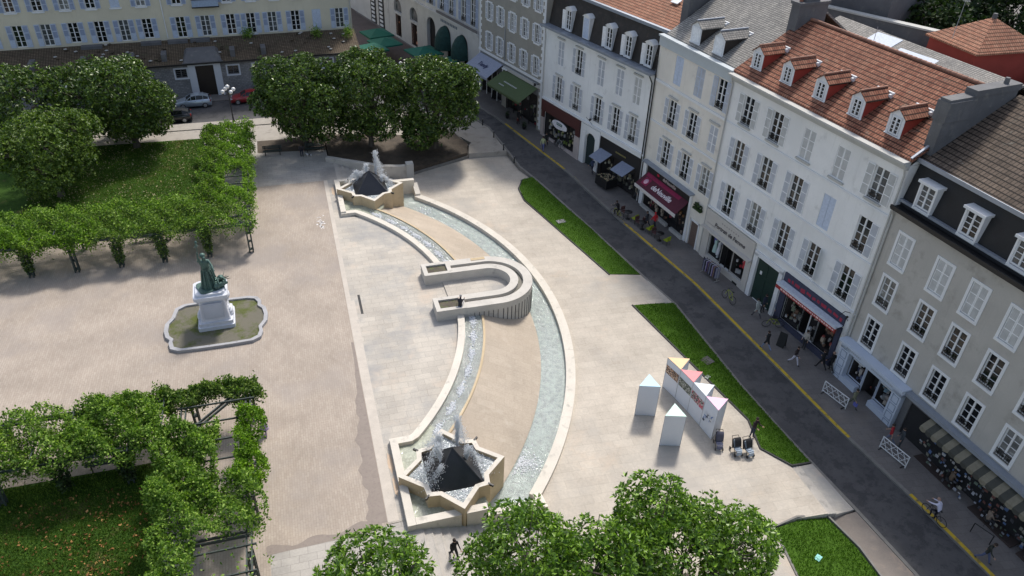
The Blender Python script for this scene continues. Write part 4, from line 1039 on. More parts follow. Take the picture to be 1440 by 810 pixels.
m = MB(); m.ball((0, -.02, 1.72), .13, 10, 0, 1.05, 1.1, .95); b = m.build('hair', VERD, st); b.scale = (SS,)*3
J2, r2 = skeleton('sit', 1, 38, ((70, 30), (88, 20)), 1.15)
V, F = skinmesh(J2, r2, EDG, 'pel'); m = MB(); m.add([(-x_*1.0-.72, y_*1.0+.15, z_*1.0-.22) for x_, y_, z_ in V], F, 0, True)
rn = random.Random(3)
for q in range(22): m.ball((-.62+rn.uniform(-.5, .35), .15+rn.uniform(-.35, .5), .12+rn.random()*.32), .10+.12*rn.random(), 7, 0, 1.2, 1, .9)
for q in range(7): m.tube((-.9, .2, .4), (-1.15-rn.random()*.35, .2+rn.uniform(-.4, .5), .35+rn.random()*.5), .03, .012, 5)
m.build('crouching_figure', VERD, st)
m = MB(); m.prism(rr(.80, .72, .3), -.06, .10); m.build('base', VERD, st)
# ================================================================ buildings
def wall(L, z0, z1, holes, mat, name, par, depth=.24, y=0, x0=0, rev=None):
    us = sorted(set([x0, L]+[h[0] for h in holes]+[h[1] for h in holes])); zs = sorted(set([z0, z1]+[h[2] for h in holes]+[h[3] for h in holes]))
    m = MB()
    for i in range(len(us)-1):
        for j in range(len(zs)-1):
            cu = (us[i]+us[i+1])/2; cz = (zs[j]+zs[j+1])/2
            if any(h[0] < cu < h[1] and h[2] < cz < h[3] for h in holes): continue
            m.add([(us[i], y, zs[j]), (us[i+1], y, zs[j]), (us[i+1], y, zs[j+1]), (us[i], y, zs[j+1])], [(0, 1, 2, 3)])
    for a, b, c, d in holes:
        m.add([(a, y, c), (b, y, c), (b, y, d), (a, y, d), (a, y+depth, c), (b, y+depth, c), (b, y+depth, d), (a, y+depth, d)], [(0, 4, 5, 1), (1, 5, 6, 2), (2, 6, 7, 3), (3, 7, 4, 0)])
    return m.build(name, mat, par)
def shell(L, Dp, z0, z1, mat, par, name='wall', x0=0):
    m = MB(); m.add([(x0, 0, z0), (x0, Dp, z0), (x0, Dp, z1), (x0, 0, z1)], [(0, 1, 2, 3)]); m.add([(L, 0, z0), (L, Dp, z0), (L, Dp, z1), (L, 0, z1)], [(3, 2, 1, 0)])
    m.add([(x0, Dp, z0), (L, Dp, z0), (L, Dp, z1), (x0, Dp, z1)], [(3, 2, 1, 0)]); return m.build(name, mat, par)
_wc = {}
def wmesh(kind, w, h, mats):
    key = (kind, round(w, 2), round(h, 2), tuple(x.name for x in mats))
    if key in _wc: return _wc[key]
    m = MB(); W2 = w/2
    if kind == 'frame':
        b = .075; y0, y1 = .10, .16
        m.box(-W2, -W2+b, y0, y1, 0, h); m.box(W2-b, W2, y0, y1, 0, h); m.box(-W2+b, W2-b, y0, y1, h-b, h); m.box(-W2+b, W2-b, y0, y1, 0, b*1.2)
        m.box(-.055, .055, y0-.02, y1-.001, b*1.2, h-b)
        for k in (1, 2, 3):
            z = b+(h-2*b)*k/4; m.box(-W2+b, -.055, y0+.015, y1-.012, z-.02, z+.02); m.box(.055, W2-b, y0+.015, y1-.012, z-.02, z+.02)
    elif kind == 'pane': m.add([(-W2+.03, .15, .03), (W2-.03, .15, .03), (W2-.03, .15, h-.03), (-W2+.03, .15, h-.03)], [(0, 1, 2, 3)])
    elif kind == 'curtain':
        n = 12; pts = [(-W2+.04+(W2*.8)*i/n, .20+.02*math.sin(i*2.1)) for i in range(n+1)]; m.strip([(p[0], p[1], .05) for p in pts], [(p[0], p[1], h-.05) for p in pts])
    elif kind == 'shutter':     # a leaf of width w, hinge at x=0
        f = .06; m.box(0, w, -.035, 0, 0, h, 0)
        for k in range(3):
            za = .06+(h-.06)*k/3; zb = (h-.06)*(k+1)/3
            m.box(f, w-f, -.043, -.034, za, zb, 1)
    elif kind == 'shutterf':    # lower solid panel
        f = .06; m.box(0, w, -.035, 0, 0, h, 0)
        m.box(f, w-f, -.043, -.034, h*.36, h*.64, 1); m.box(f, w-f, -.043, -.034, h*.68, h*.96, 1)
    elif kind == 'plank':
        m.box(0, w, -.035, 0, 0, h, 0)
        for k in range(3): m.box(.02+w*k/3+.01, w*(k+1)/3-.01, -.040, -.034, .05, h-.05, 0)
    elif kind == 'sill': m.box(-W2-.14, W2+.14, -.14, .02, -.14, -.02); m.box(-W2-.06, W2+.06, -.08, .015, -.20, -.14)
    elif kind == 'surround':
        b = .17; m.box(-W2-b, -W2, -.04, .05, -.02, h+b); m.box(W2, W2+b, -.04, .05, -.02, h+b); m.box(-W2, W2, -.04, .05, h, h+b); m.box(-W2-b, W2+b, -.07, .05, -.20, -.02)
    elif kind == 'lintel': m.box(-W2-.12, W2+.12, -.16, .0, h+.22, h+.34); m.box(-W2-.05, W2+.05, -.09, .0, h+.16, h+.22)
    elif kind == 'railing':
        m.box(-W2, W2, .00, .03, .50, .54); m.box(-W2, W2, .0, .03, .06, .09)
        for k in range(7):
            x = -W2+w*(k+.5)/7; m.box(x-.012, x+.012, .005, .025, .08, .52)
        for k in range(3): m.lathe([(.10, -.01), (.13, -.01), (.13, .01), (.10, .01)], (0, 0, 0), 8) if 0 else m.cbox((-W2+w*(k+.5)/3, .012, .3), (.16, .012, .16), 0, 0, 0, .785)
    elif kind == 'pots':
        rn = random.Random(int(w*10)); m.box(-W2+.08, W2-.08, -.04, .08, .02, .16)
        for q in range(26): m.ball((rn.uniform(-W2+.1, W2-.1), rn.uniform(-.08, .08), .2+rn.random()*.22), .045+.05*rn.random(), 5)
    me = m.mesh(kind, list(mats)); _wc[key] = me; return me
rw = random.Random(9)
def window(par, u, z, w, h, frame=None, shut='open', smats=None, sill=None, surround=None, lintel=None, rail=True, glass=None, sk='shutter', lab=None, y=0, sw=None, ajar=None):
    fr = put('window', wmesh('frame', w, h, [frame or TRIM]), par, (u, y, z))
    if lab: fr['label'] = lab
    sm_ = smats or [SHUT, LOUV]; sw_ = sw or w*.54
    if shut != 'closed':
        put('pane', wmesh('pane', w, h, [glass or rw.choice([GLASS]*8+[GLASSC, GLASSW])]), fr)
    if shut == 'open' or shut == 'left' or shut == 'right':
        me = wmesh(sk, sw_, h, sm_)
        if shut != 'right': s = put('shutter', me, fr, (-w/2-sw_-.02, -.005-.02*rw.random(), 0))
        if shut != 'left':
            s = put('shutter', me, fr, (w/2+.02, -.005-.02*rw.random(), 0))
            if ajar: s.rotation_euler = (0, 0, -ajar)
    elif shut == 'closed':
        me = wmesh(sk, w/2-.01, h, sm_)
        put('shutter', me, fr, (-w/2, .07, 0)); put('shutter', me, fr, (.01, .07, 0))
    if sill: put('sill', wmesh('sill', w, h, [sill]), fr)
    if surround: put('surround', wmesh('surround', w, h, [surround]), fr)
    if lintel: put('lintel', wmesh('lintel', w, h, [lintel]), fr)
    if rail and shut != 'closed':
        put('railing', wmesh('railing', w, .5, [IRON]), fr)
    return fr
def bldg(name, p0, p1, label, group=None):
    a = math.atan2(p1[1]-p0[1], p1[0]-p0[0]); o = thing(name, (p0[0], p0[1], 0), a, label, 'building', group)
    return o, math.hypot(p1[0]-p0[0], p1[1]-p0[1])
def roofpl(par, pts, mat, th=.18, name='roof'):
    n = len(pts); m = MB()
    lo = [(p[0], p[1], p[2]-th) for p in pts]
    m.add(pts, [tuple(range(n))]); m.add(lo, [tuple(range(n))[::-1]]); m.add(lo+list(pts), [(i, (i+1) % n, n+(i+1) % n, n+i) for i in range(n)])
    # keep the top facing up
    return m.build(name, mat, par)
def text(s, size, mat, par, loc, rx=math.pi/2, rz=0, name='lettering', ext=.01, ry=0, italic=0):
    cu = D.curves.new('txt', 'FONT'); cu.body = s; cu.size = size; cu.extrude = ext; cu.align_x = 'CENTER'; cu.align_y = 'CENTER'; cu.shear = italic; cu.offset = .006*size/.4
    o = D.objects.new('tmp', cu); COL.objects.link(o); dg = bpy.context.evaluated_depsgraph_get(); dg.update()
    me = D.meshes.new_from_object(o.evaluated_get(dg)); D.objects.remove(o)
    me.materials.clear(); me.materials.append(mat); me.name = name
    q = D.objects.new(name, me); COL.objects.link(q); q.parent = par; q.location = loc; q.rotation_euler = (rx, ry, rz); return q
def pipe(par, pts, r=.055, mat=None): m = MB(); m.path(pts, r, 8); return m.build('drainpipe', mat or ZINC, par)
def interior(par, u0, u1, z0, z1, seed, lit=None, name='shop_window', mat=None, colors=None, n=26, mull=3, framem=None, dep=1.2):
    """a shop opening: dark room behind, mullions, goods on show"""
    o = MB(); o.box(u0, u1, dep-.02, dep, z0, z1, 0); o.add([(u0, 0.05, z0), (u0, dep, z0), (u0, dep, z1), (u0, .05, z1)], [(0, 1, 2, 3)]); o.add([(u1, .05, z0), (u1, dep, z0), (u1, dep, z1), (u1, .05, z1)], [(3, 2, 1, 0)])
    o.add([(u0, .05, z1), (u1, .05, z1), (u1, dep, z1), (u0, dep, z1)], [(0, 1, 2, 3)]); o.add([(u0, .05, z0), (u1, .05, z0), (u1, dep, z0), (u0, dep, z0)], [(3, 2, 1, 0)])
    s = o.build(name, mat or cloth((.05, .045, .045)), par)
    f = MB()
    for k in range(mull+1):
        x = u0+(u1-u0)*k/mull; f.box(x-.04, x+.04, .06, .13, z0, z1)
    f.box(u0, u1, .065, .125, z1-.07, z1); f.box(u0, u1, .065, .125, z0, z0+.07); f.build('frame', framem or TRIM, s)
    rn = random.Random(seed); cs = colors or [(.5, .45, .4), (.3, .1, .08), (.6, .6, .6), (.1, .12, .2), (.35, .3, .1)]
    mats = [cloth(c) for c in cs]; g = MB()
    for q in range(n):
        x = rn.uniform(u0+.15, u1-.15); zz = z0+rn.random()**1.5*(z1-z0)*.62; a = .06+.13*rn.random()
        g.cbox((x, .35+rn.random()*.6, zz+a), (a*1.4, a*1.2, a*2), rn.random(), rn.randrange(len(cs)))
    tag(g.build('goods_on_show', mats, s), kind='stuff')
    return s

# line of the street fronts
P0 = (12.4, 127.5); Bp = (31.7, 60.3)
d0 = Vector((Bp[0]-P0[0], Bp[1]-P0[1])).normalized()
def on(u): return (P0[0]+d0.x*u, P0[1]+d0.y*u)
LT = math.hypot(Bp[0]-P0[0], Bp[1]-P0[1])    # 69.9
Cc = (33.14, 50.3); Dd = (35.55, 33.5); Ee = (37.7, 8)
SG = 'old town houses along the shopping street'

# ---------------- white house with red tiled roof and five dormers
b5, L5 = bldg('white_house', Cc, Dd, 'long white house with a red-brown tiled roof and five small white dormers', SG)
us = [2.25, 5.5, 8.8, 12.0, 15.25]; holes = []
ROW5 = [(11.45, 2.25), (7.6, 2.5), (3.6, 2.6)]
for z, h in ROW5:
    for i, u in enumerate(us): holes.append((u-.56, u+.56, z, z+h))
shop = (.25, 6.3, -1.15, 2.2); door = (7.0, 9.6, -1.9, 2.3); resto = (10.3, 16.3, -1.9, 2.35)
holes += [(1.0, 5.9, -1.0, 1.45), (7.05, 9.55, -1.95, 2.3), (10.75, 16.0, -1.25, 1.75)]
wall(L5, -3, 14.6, holes, WHITE, 'wall', b5); shell(L5, 11.5, -3, 14.6, WHITE, b5)
SB = [SHUT, LOUV]; SBW = [SHUT, LOUVW]
window(b5, us[0], 11.45, 1.12, 2.25, smats=SBW, sill=TRIMG); window(b5, us[1], 11.45, 1.12, 2.25, smats=SBW, sill=TRIMG)
window(b5, us[2], 11.45, 1.12, 2.25, shut='closed', smats=SBW, sill=TRIMG); window(b5, us[3], 11.45, 1.12, 2.25, shut='closed', smats=SBW, sill=TRIMG)
window(b5, us[4], 11.45, 1.12, 2.25, smats=SBW, sill=TRIMG)
for k, sh in enumerate(['open', 'open', 'open', 'closed', 'right']): window(b5, us[k], 7.6, 1.12, 2.5, shut=sh, smats=[PLANKB, PLANKB] if sh == 'closed' else SB, sk='plank' if sh == 'closed' else 'shutter')
for k, sh in enumerate(['open', 'open', 'open', 'open', 'open']): window(b5, us[k], 3.6, 1.12, 2.6, shut=sh, smats=SB, ajar=.9 if k == 3 else None)
for z in (3.32, 7.25, 10.95):
    m = MB(); m.box(0, L5, -.07 if z > 4 else -.14, .0, z, z+.14); m.build('string_course', TRIM, b5)
m = MB(); m.box(0, L5, -.42, .0, 14.6, 14.78); m.box(0, L5, -.66, .0, 14.78, 14.93); m.box(0, L5, -.25, 0, 14.35, 14.6); m.build('cornice', TRIMG, b5)
DR = 6.0; ZR = 18.5
r5 = roofpl(b5, [(-.1, -.12, 15.08), (L5+.1, -.12, 15.08), (L5+.1, DR, ZR), (-.1, DR, ZR)], TILER); roofpl(b5, [(-.1, DR, ZR), (L5+.1, DR, ZR), (L5+.1, 12, 15), (-.1, 12, 15)], TILER)
m = MB(); m.add([(0.01, 0, 14.6), (0.01, DR, ZR-.2), (0.01, 11.5, 14.9), (L5-.01, 0, 14.6), (L5-.01, DR, ZR-.2), (L5-.01, 11.5, 14.9)], [(0, 1, 2), (5, 4, 3)]); m.build('gable', WHITE, b5)
m = MB()
for k in range(int(L5/.4)): m.tube((k*.4, DR, ZR+.03), (k*.4+.42, DR, ZR+.05), .11, .12, 8)
m.build('ridge', RIDGE, r5)
m = MB(); m.cbox((L5-.02, 2.94, 16.85), (.14, 7.0, .10), 0, 0, math.atan2(ZR-15.08, DR+.12)); m.build('verge_flashing', ZINC, r5)
def slopez(y, z0=15.08, y0=-.12, z1=ZR, y1=DR): return z0+(z1-z0)*(y-y0)/(y1-y0)
def dormer(par, u, yf, zf, w, h, len_, cheek, tile, front, style='win', parent_slope=slopez):
    d = put('dormer', None, par) if 0 else None
    m = MB(); W2 = w/2; pk = .42
    m.add([(u-W2, yf, zf), (u+W2, yf, zf), (u+W2, yf, zf+h), (u, yf, zf+h+pk), (u-W2, yf, zf+h)], [(0, 1, 2, 3, 4)])
    m.box(u-W2-.06, u+W2+.06, yf-.10, yf+.02, zf-.08, zf+.04); m.box(u-W2-.03, u-W2+.12, yf-.04, yf, zf, zf+h); m.box(u+W2-.12, u+W2+.03, yf-.04, yf, zf, zf+h)
    o = m.build('dormer', front, par)
    yb = yf+len_
    c = MB()
    for s in (-1, 1):
        x = u+s*W2*.98; c.add([(x, yf+.01, zf-.3), (x, yb, zf+h-.02), (x, yb, zf+h), (x, yf+.01, zf+h)], [(0, 1, 2, 3)])
    c.build('cheek', cheek, o)
    t = MB()
    for s in (-1, 1):
        t.add([(u, yf-.12, zf+h+pk+.07), (u, yb+.3, zf+h+pk+.07), (u+s*(W2+.14), yb+.05, zf+h-.05), (u+s*(W2+.14), yf-.12, zf+h-.05)], [(0, 1, 2, 3)] if s < 0 else [(3, 2, 1, 0)])
        t.add([(u, yf-.12, zf+h+pk), (u, yb+.3, zf+h+pk), (u+s*(W2+.14), yb+.05, zf+h-.12), (u+s*(W2+.14), yf-.12, zf+h-.12)], [(3, 2, 1, 0)] if s < 0 else [(0, 1, 2, 3)])
        t.add([(u, yf-.12, zf+h+pk), (u, yf-.12, zf+h+pk+.07), (u+s*(W2+.14), yf-.12, zf+h-.05), (u+s*(W2+.14), yf-.12, zf+h-.12)], [(0, 1, 2, 3)])
    t.build('dormer_roof', tile, o)
    k = MB(); k.tube((u, yf-.14, zf+h+pk+.08), (u, yb+.3, zf+h+pk+.08), .07, .07, 7); k.build('dormer_ridge', RIDGE if tile is not SLATE else ZINC, o)
    k = MB(); k.cbox((u, yb+.25, zf+h+.22), (w+.32, .13, .12), 0, 0); k.cbox((u+W2+.02, yb+.12, zf+h-.02), (.16, .3, .4), 0); k.build('flashing', TRIM, o)
    if style == 'win':
        me = wmesh('frame', w*.62, h*.86, [TRIM]); f = put('window', me, o, (u, yf-.155, zf+.08)); put('pane', wmesh('pane', w*.62, h*.86, [GLASS]), o, (u, yf-.158, zf+.08))
    else:
        me = wmesh('plank', w*.38, h*.9, [SHUT, SHUT]); put('shutter', me, o, (u-w*.38, yf-.01, zf+.05)); put('shutter', me, o, (u+.005, yf-.01, zf+.05))
    return o
for u in (1.35, 4.65, 8.0, 11.3, 14.5): dormer(b5, u, .75, slopez(.75)-.05, 1.12, 1.30, 1.95, REDW, TILER, TRIM)
pipe(b5, [(L5-.12, -.3, 14.6), (L5-.10, -.12, 14.0), (L5-.10, -.12, -1.6)], .06, TRIMG); pipe(b5, [(.12, -.3, 14.6), (.12, -.12, 14.0), (.12, -.12, -1.4)], .055, TRIMG)
# party-wall chimneys
ch = MB(); ch.box(L5-.35, L5+.35, 1.0, 6.8, 14, 18.75); ch.box(L5-.45, L5+.45, .95, 3.2, 17.4, 18.6); ch.box(L5-.4, L5+.4, 3.0, 6.9, 18.7, 19.1)
c = ch.build('chimney', CHIM, b5)
ch = MB()
for y in (5.9,): ch.tube((L5, y, 19.1), (L5, y, 19.45), .16, .14, 8)
ch.build('chimney_pot', CHIM, c)
ch = MB(); ch.box(-.45, .45, 4.6, 7.4, 15, 19.6); ch.box(-.55, .55, 4.5, 7.5, 19.6, 19.8); ch.box(-.3, .3, 5.2, 6.6, 19.8, 20.3); c = ch.build('chimney', CHIM, b5)
ch = MB()
for y in (5.0, 5.8, 6.6): ch.tube((0, y, 19.8), (0, y, 20.5), .15, .12, 8)
ch.build('chimney_pot', M('terracotta_b', (.30, .13, .08), var=.3), c)
# ground floor: cream dress shop
fm = M('cream_shop_paint', (.52, .49, .45), var=.05)
m = MB(); m.box(.2, 1.0, -.12, 0, -2, 1.6); m.box(5.9, 6.5, -.12, 0, -2, 1.6); m.box(.2, 6.5, -.16, 0, 1.55, 3.2); m.box(.15, 6.55, -.5, -.16, 1.45, 1.62); m.box(1.0, 5.9, -.10, 0, -2, -1.0); s = m.build('shopfront', fm, b5)
o = text('Portrait de Femme', .52, cloth((.06, .05, .06)), s, (3.5, -.175, 2.25), italic=.2); 
for k, x in enumerate(np.arange(2.3, 4.9, .34)): 
    pass
m = MB()
for x in np.arange(2.4, 4.7, .3): m.cbox((x, -.165, 2.78), (.13, .012, .10), 0)
for x in np.arange(.6, 1.7, .16): m.cbox((x, -.165, 2.0), (.10, .012, .07), 0)
m.build('lettering', cloth((.3, .27, .26)), s)
m = MB(); m.box(.95, 1.7, -.13, -.1, -1.55, -1.3); m.box(4.9, 5.5, -.13, -.1, -1.6, -1.35); m.build('vent', IRON, s)
interior(b5, 1.0, 2.75, -.95, 1.45, 1, mull=1, colors=[(.5, .62, .58), (.55, .57, .6), (.03, .03, .04), (.10, .10, .3)], n=16, framem=fm)
interior(b5, 2.8, 4.1, -1.9, 1.45, 2, mull=2, colors=[(.2, .18, .16), (.05, .05, .05), (.15, .15, .14)], n=6, framem=IRON, name='shop_door')
interior(b5, 4.15, 5.9, -.95, 1.45, 3, mull=1, colors=[(.45, .04, .05), (.5, .06, .06), (.08, .1, .08), (.5, .5, .5)], n=20, framem=fm)
for u, z, cs in ((1.5, -.9, (.45, .6, .55)), (2.0, -.9, (.6, .6, .62)), (2.4, -.9, (.04, .04, .05)), (5.4, -.2, (.5, .04, .05))):
    m = MB(); m.lathe([(.02, 1.75), (.05, 1.6), (.06, 1.5), (.18, 1.42), (.14, 1.1), (.20, .75), (.24, .3)], (u, .45, z), 10); m.build('dress_on_show', cloth(cs), s)
# green carriage door
m = MB(); m.box(6.6, 7.05, -.12, 0, -2.2, 2.5); m.box(9.55, 9.95, -.12, 0, -2.2, 2.5); m.box(6.6, 9.95, -.12, 0, 2.3, 2.7); m.build('door_surround', TRIM, b5)
m = MB(); m.box(7.05, 9.55, .12, .2, -2.2, 2.3)
for k in range(2):
    for j in range(3): m.box(7.15+1.25*k, 8.2+1.25*k, .09, .12, -1.9+1.4*j, -.7+1.4*j)
dr = m.build('carriage_door', GREENM, b5); m = MB(); m.box(7.5, 7.7, .06, .09, .9, 1.2); m.box(7.35, 9.1, .05, .09, -1.55, -1.5); m.build('handle', TRIM, dr)
# restaurant front
m = MB(); m.box(10.15, 10.75, -.16, 0, -2.3, 1.75); m.box(16.0, 16.35, -.16, 0, -2.3, 1.75); m.box(10.15, 16.35, -.16, 0, -2.3, -1.2); m.box(10.15, 16.35, -.14, 0, 1.9, 2.75); s = m.build('shopfront', cloth((.045, .05, .085)), b5)
m = MB(); m.box(10.15, 16.35, -.75, -.14, 1.93, 2.02); m.box(10.15, 16.35, -.80, -.68, 1.86, 2.06); m.build('awning_box', cloth((.55, .60, .68)), s)
m = MB(); m.box(10.15, 16.35, -.79, -.77, 1.55, 1.88); a = m.build('awning_valance', cloth((.35, .03, .03)), s)
m = MB(); rn = random.Random(5)
x = 10.7
while x < 16.1:
    w = rn.uniform(.10, .26); m.cbox((x+w/2, -.80, 1.71), (w, .014, .09+.05*rn.random())); x += w+.07
m.build('valance_marks', cloth((.75, .55, .5)), a)
m = MB(); x = 10.6
while x < 16.1:
    w = rn.uniform(.2, .55); m.cbox((x+w/2, -.15, 2.30+.1*rn.random()), (w, .014, .22+.12*rn.random()), 0, 0, 0, rn.uniform(-.2, .2)); x += w+.15
m.build('fascia_marks', cloth((.32, .03, .06)), s)
interior(b5, 10.75, 12.6, -1.2, 1.75, 11, mull=1, n=34, colors=[(.35, .33, .3), (.2, .12, .08), (.5, .5, .5), (.25, .28, .2)], framem=IRON)
interior(b5, 12.6, 14.2, -1.9, 1.75, 12, mull=2, n=8, framem=TRIM, name='shop_door')
interior(b5, 14.2, 16.0, -1.2, 1.75, 13, mull=1, n=34, colors=[(.35, .33, .3), (.2, .12, .08), (.5, .4, .3), (.4, .1, .08)], framem=IRON)
for x in (11.4, 12.0, 15.0, 15.6):
    m = MB(); m.ball((x, .5, 1.2), .07, 8); m.tube((x, .5, 1.27), (x, .5, 1.74), .008, .008, 4); m.build('lamp_globe', flat('lit_globe_%d' % int(x*10), (1, .85, .6), .4, 0, 2.5), s)
# wall lantern bracket by the corner
m = MB(); m.path([(16.5, 0, 3.2), (16.5, -.6, 3.5), (16.5, -1.1, 3.3)], .025, 5); m.path([(16.5, 0, 2.5), (16.5, -.35, 3.0), (16.5, -.9, 3.4)], .02, 5); m.ball((16.5, -.2, 2.9), .1, 6); b = m.build('iron_bracket', IRON, b5)

# ---------------- cream house with grey slate roof
b3, L3 = bldg('cream_house', Bp, Cc, 'narrow cream house with a pale grey slate roof and two shuttered dormers', SG)
us = [3.1, 6.1, 9.0]; holes = []
for z, h in ((11.5, 2.45), (7.75, 2.3), (3.9, 2.35)):
    for u in us: holes.append((u-.55, u+.55, z, z+h))
holes += [(.75, 7.7, -2.2, 3.1), (8.35, 9.45, -1.9, .9)]
wall(L3, -3, 14.1, holes, CREAM, 'wall', b3); shell(L3, 12.5, -3, 14.1, CREAM, b3)
for u, sh in zip(us, ('closed', 'closed', 'open')): window(b3, u, 11.5, 1.1, 2.45, shut=sh, smats=[PLANKB, PLANKB] if sh == 'closed' and u < 5 else [SHUTB, LOUV], sk='plank' if u < 5 else 'shutter', rail=True)
for u, sh in zip(us, ('open', 'open', 'closed')): window(b3, u, 7.75, 1.1, 2.3, shut=sh, lintel=TRIMG)
for u in us: window(b3, u, 3.9, 1.1, 2.35, lintel=TRIMG)
m = MB(); m.box(0, L3, -.10, 0, 10.95, 11.15); m.box(0, L3, -.08, 0, 7.25, 7.4); m.build('string_course', TRIM, b3)
m = MB(); m.box(0, L3, -.16, .6, 14.1, 14.9); m.box(0, L3, -.32, .2, 14.9, 15.05); m.build('parapet', M('parapet_zinc', (.46, .50, .52), var=.06), b3)
roofpl(b3, [(0, .5, 15.0), (L3-.05, .5, 15.0), (L3-.05, 7.4, 19.2), (0, 7.4, 19.2)], SLATE); roofpl(b3, [(0, 7.4, 19.2), (L3-.05, 7.4, 19.2), (L3-.05, 13, 15.6), (0, 13, 15.6)], SLATE)
m = MB(); m.box(0, L3, 7.25, 7.55, 19.18, 19.30); m.build('ridge_zinc', ZINC, b3)
m = MB(); m.box(0, L3-.05, 12.4, 12.5, 14, 15.6); m.build('wall', CREAM, b3)
for u in (3.6, 6.7): dormer(b3, u, .85, 15.2, 1.25, 1.35, 2.3, SLATED, SLATE, TRIM, 'shut')
pipe(b3, [(.12, -.3, 13.2), (.12, -.14, 12.7), (.12, -.14, -1.4)], .06, IRON)
# chocolate shop with crimson awning
CRIM = flat('crimson_cloth', (.25, .012, .06), .8); CRIMD = flat('dark_crimson_cloth', (.085, .014, .028), .85)
m = MB(); m.box(.15, .75, -.12, 0, -2.2, 3.3); m.box(7.7, 8.0, -.12, 0, -2.2, 3.3); s = m.build('shopfront', TRIM, b3)
m = MB(); m.box(.5, 8.2, -.55, 0, 3.3, 3.42); m.build('zinc_ledge', ZINC, s)
m = MB(); m.box(.75, 7.7, .02, .08, 1.75, 3.28); fs = m.build('fascia', IRON, s)
text('deNeuville', .48, cloth((.5, .42, .40)), fs, (4.4, .0, 2.6), italic=.15); m = MB(); m.lathe([(.001, 0), (.16, .01), (.22, .12), (.12, .26), (.0, .22)], (2.6, -.0, 2.5), 10, 0, True, 1, .12); m.build('emblem', cloth((.5, .02, .05)), fs)
aw = MB(); zt, zb, yo = 2.35, 1.35, -1.35
aw.add([(1.0, -.02, zt), (7.6, -.02, zt), (7.6, yo, zb), (1.0, yo, zb)], [(3, 2, 1, 0)], 0); aw.add([(1.0, -.02, zt-.03), (7.6, -.02, zt-.03), (7.6, yo, zb-.03), (1.0, yo, zb-.03)], [(0, 1, 2, 3)], 0)
a = aw.build('awning', [CRIMD], s); sl = math.atan2(zt-zb, -yo)
m = MB(); m.cbox((3.9, -.22, zt-.15), (5.4, .36, .02), 0, 0, sl); m.cbox((1.9, -.75, zt-.545), (.9, .8, .02), 0, 0, sl); m.build('awning_band', CRIM, a)
text('deNeuville', .72, cloth((.75, .68, .70)), a, (4.5, -.80, zt-.56), rx=sl, italic=.15)
m = MB(); m.lathe([(.001, 0), (.28, .0), (.28, .01), (.001, .012)], (0, 0, 0), 12); e = m.build('emblem', cloth((.7, .4, .5)), a, (1.9, -.76, zt-.53)); e.rotation_euler = (sl, 0, 0)
m = MB(); m.box(.95, 7.65, yo-.05, yo+.02, zb-.14, zb+.02); m.box(.95, 7.65, yo-.03, yo+.0, zb-.30, zb-.14); m.build('awning_bar', cloth((.62, .58, .56)), a)
interior(b3, .8, 7.7, -1.4, 1.8, 21, mull=5, n=60, colors=[(.3, .16, .08), (.5, .4, .3), (.1, .06, .05), (.3, .05, .08)], framem=IRON)
m = MB(); m.box(.75, 5.2, -.3, 0, -2.2, -1.15); m.box(5.8, 7.7, -.3, 0, -2.2, -1.15); m.build('stone_plinth', TRIMG, s)
m = MB(); m.box(8.3, 9.5, .10, .16, -2.2, .95); d = m.build('door', WOODG, b3); m = MB(); m.box(8.2, 8.35, -.06, .02, -2.2, 1.1); m.box(9.45, 9.6, -.06, .02, -2.2, 1.1); m.box(8.2, 9.6, -.06, .02, .95, 1.1); m.build('door_frame', TRIM, d)
m = MB(); m.box(8.5, 9.6, -.3, -.02, 2.3, 2.5); rn = random.Random(2)
for q in range(30): m.ball((rn.uniform(8.55, 9.55), -.2+rn.uniform(-.12, .1), 2.55+rn.random()*.4), .09, 5)
m.build('flower_box', LEAFD, b3)

# ---------------- white house with dark mansard
u2 = LT-17.45; A2 = on(u2)
b2, L2 = bldg('mansard_house', A2, Bp, 'white house with a dark steep mansard, zinc gutter shelf and tall white dormers', SG)
us = [2.95, 6.1, 9.75, 12.65, 15.25]; holes = []
ZE = 11.35
for u in us: holes += [(u-.52, u+.52, 7.85, 10.4), (u-.52, u+.52, 4.05, 6.6)]
holes += [(.75, 7.1, -1.2, 3.3), (8.3, 10.0, -1.5, 2.6), (10.75, 17.0, -2.0, 3.0)]
wall(L2, -3, ZE, holes, WHITE2, 'wall', b2); shell(L2, 12, -3, ZE, WHITE2, b2)
for u, sh in zip(us, ('closed', 'open', 'closed', 'closed', 'closed')): window(b2, u, 7.85, 1.04, 2.55, shut=sh, smats=[SHUT, LOUVW] if u > 14 else [SHUT, LOUV], lintel=TRIMG)
for u in us: window(b2, u, 4.05, 1.04, 2.55, lintel=TRIMG)
m = MB(); m.box(0, L2, -.16, 0, 3.42, 3.62); m.box(0, L2, -.1, 0, 11.0, ZE); m.build('string_course', TRIM, b2)
m = MB(); m.box(-.1, L2, -.72, .55, ZE, ZE+.13); m.box(-.1, L2, -.78, -.66, ZE, ZE+.22)
for k in range(12): m.box(k*1.5, k*1.5+.03, -.70, .5, ZE+.13, ZE+.16)
m.build('gutter_shelf', ZINC, b2)
m = MB(); ZM = 14.9; m.add([(0, .35, ZE+.1), (L2, .35, ZE+.1), (L2, 1.0, ZM), (0, 1.0, ZM)], [(0, 1, 2, 3)]); m.add([(0, .35, ZE), (0, 1.0, ZM), (0, 12, ZM), (0, 12, ZE)], [(3, 2, 1, 0)]); m.add([(L2, .35, ZE), (L2, 1.0, ZM), (L2, 12, ZM), (L2, 12, ZE)], [(0, 1, 2, 3)]); mr = m.build('mansard_roof', SLATED, b2)
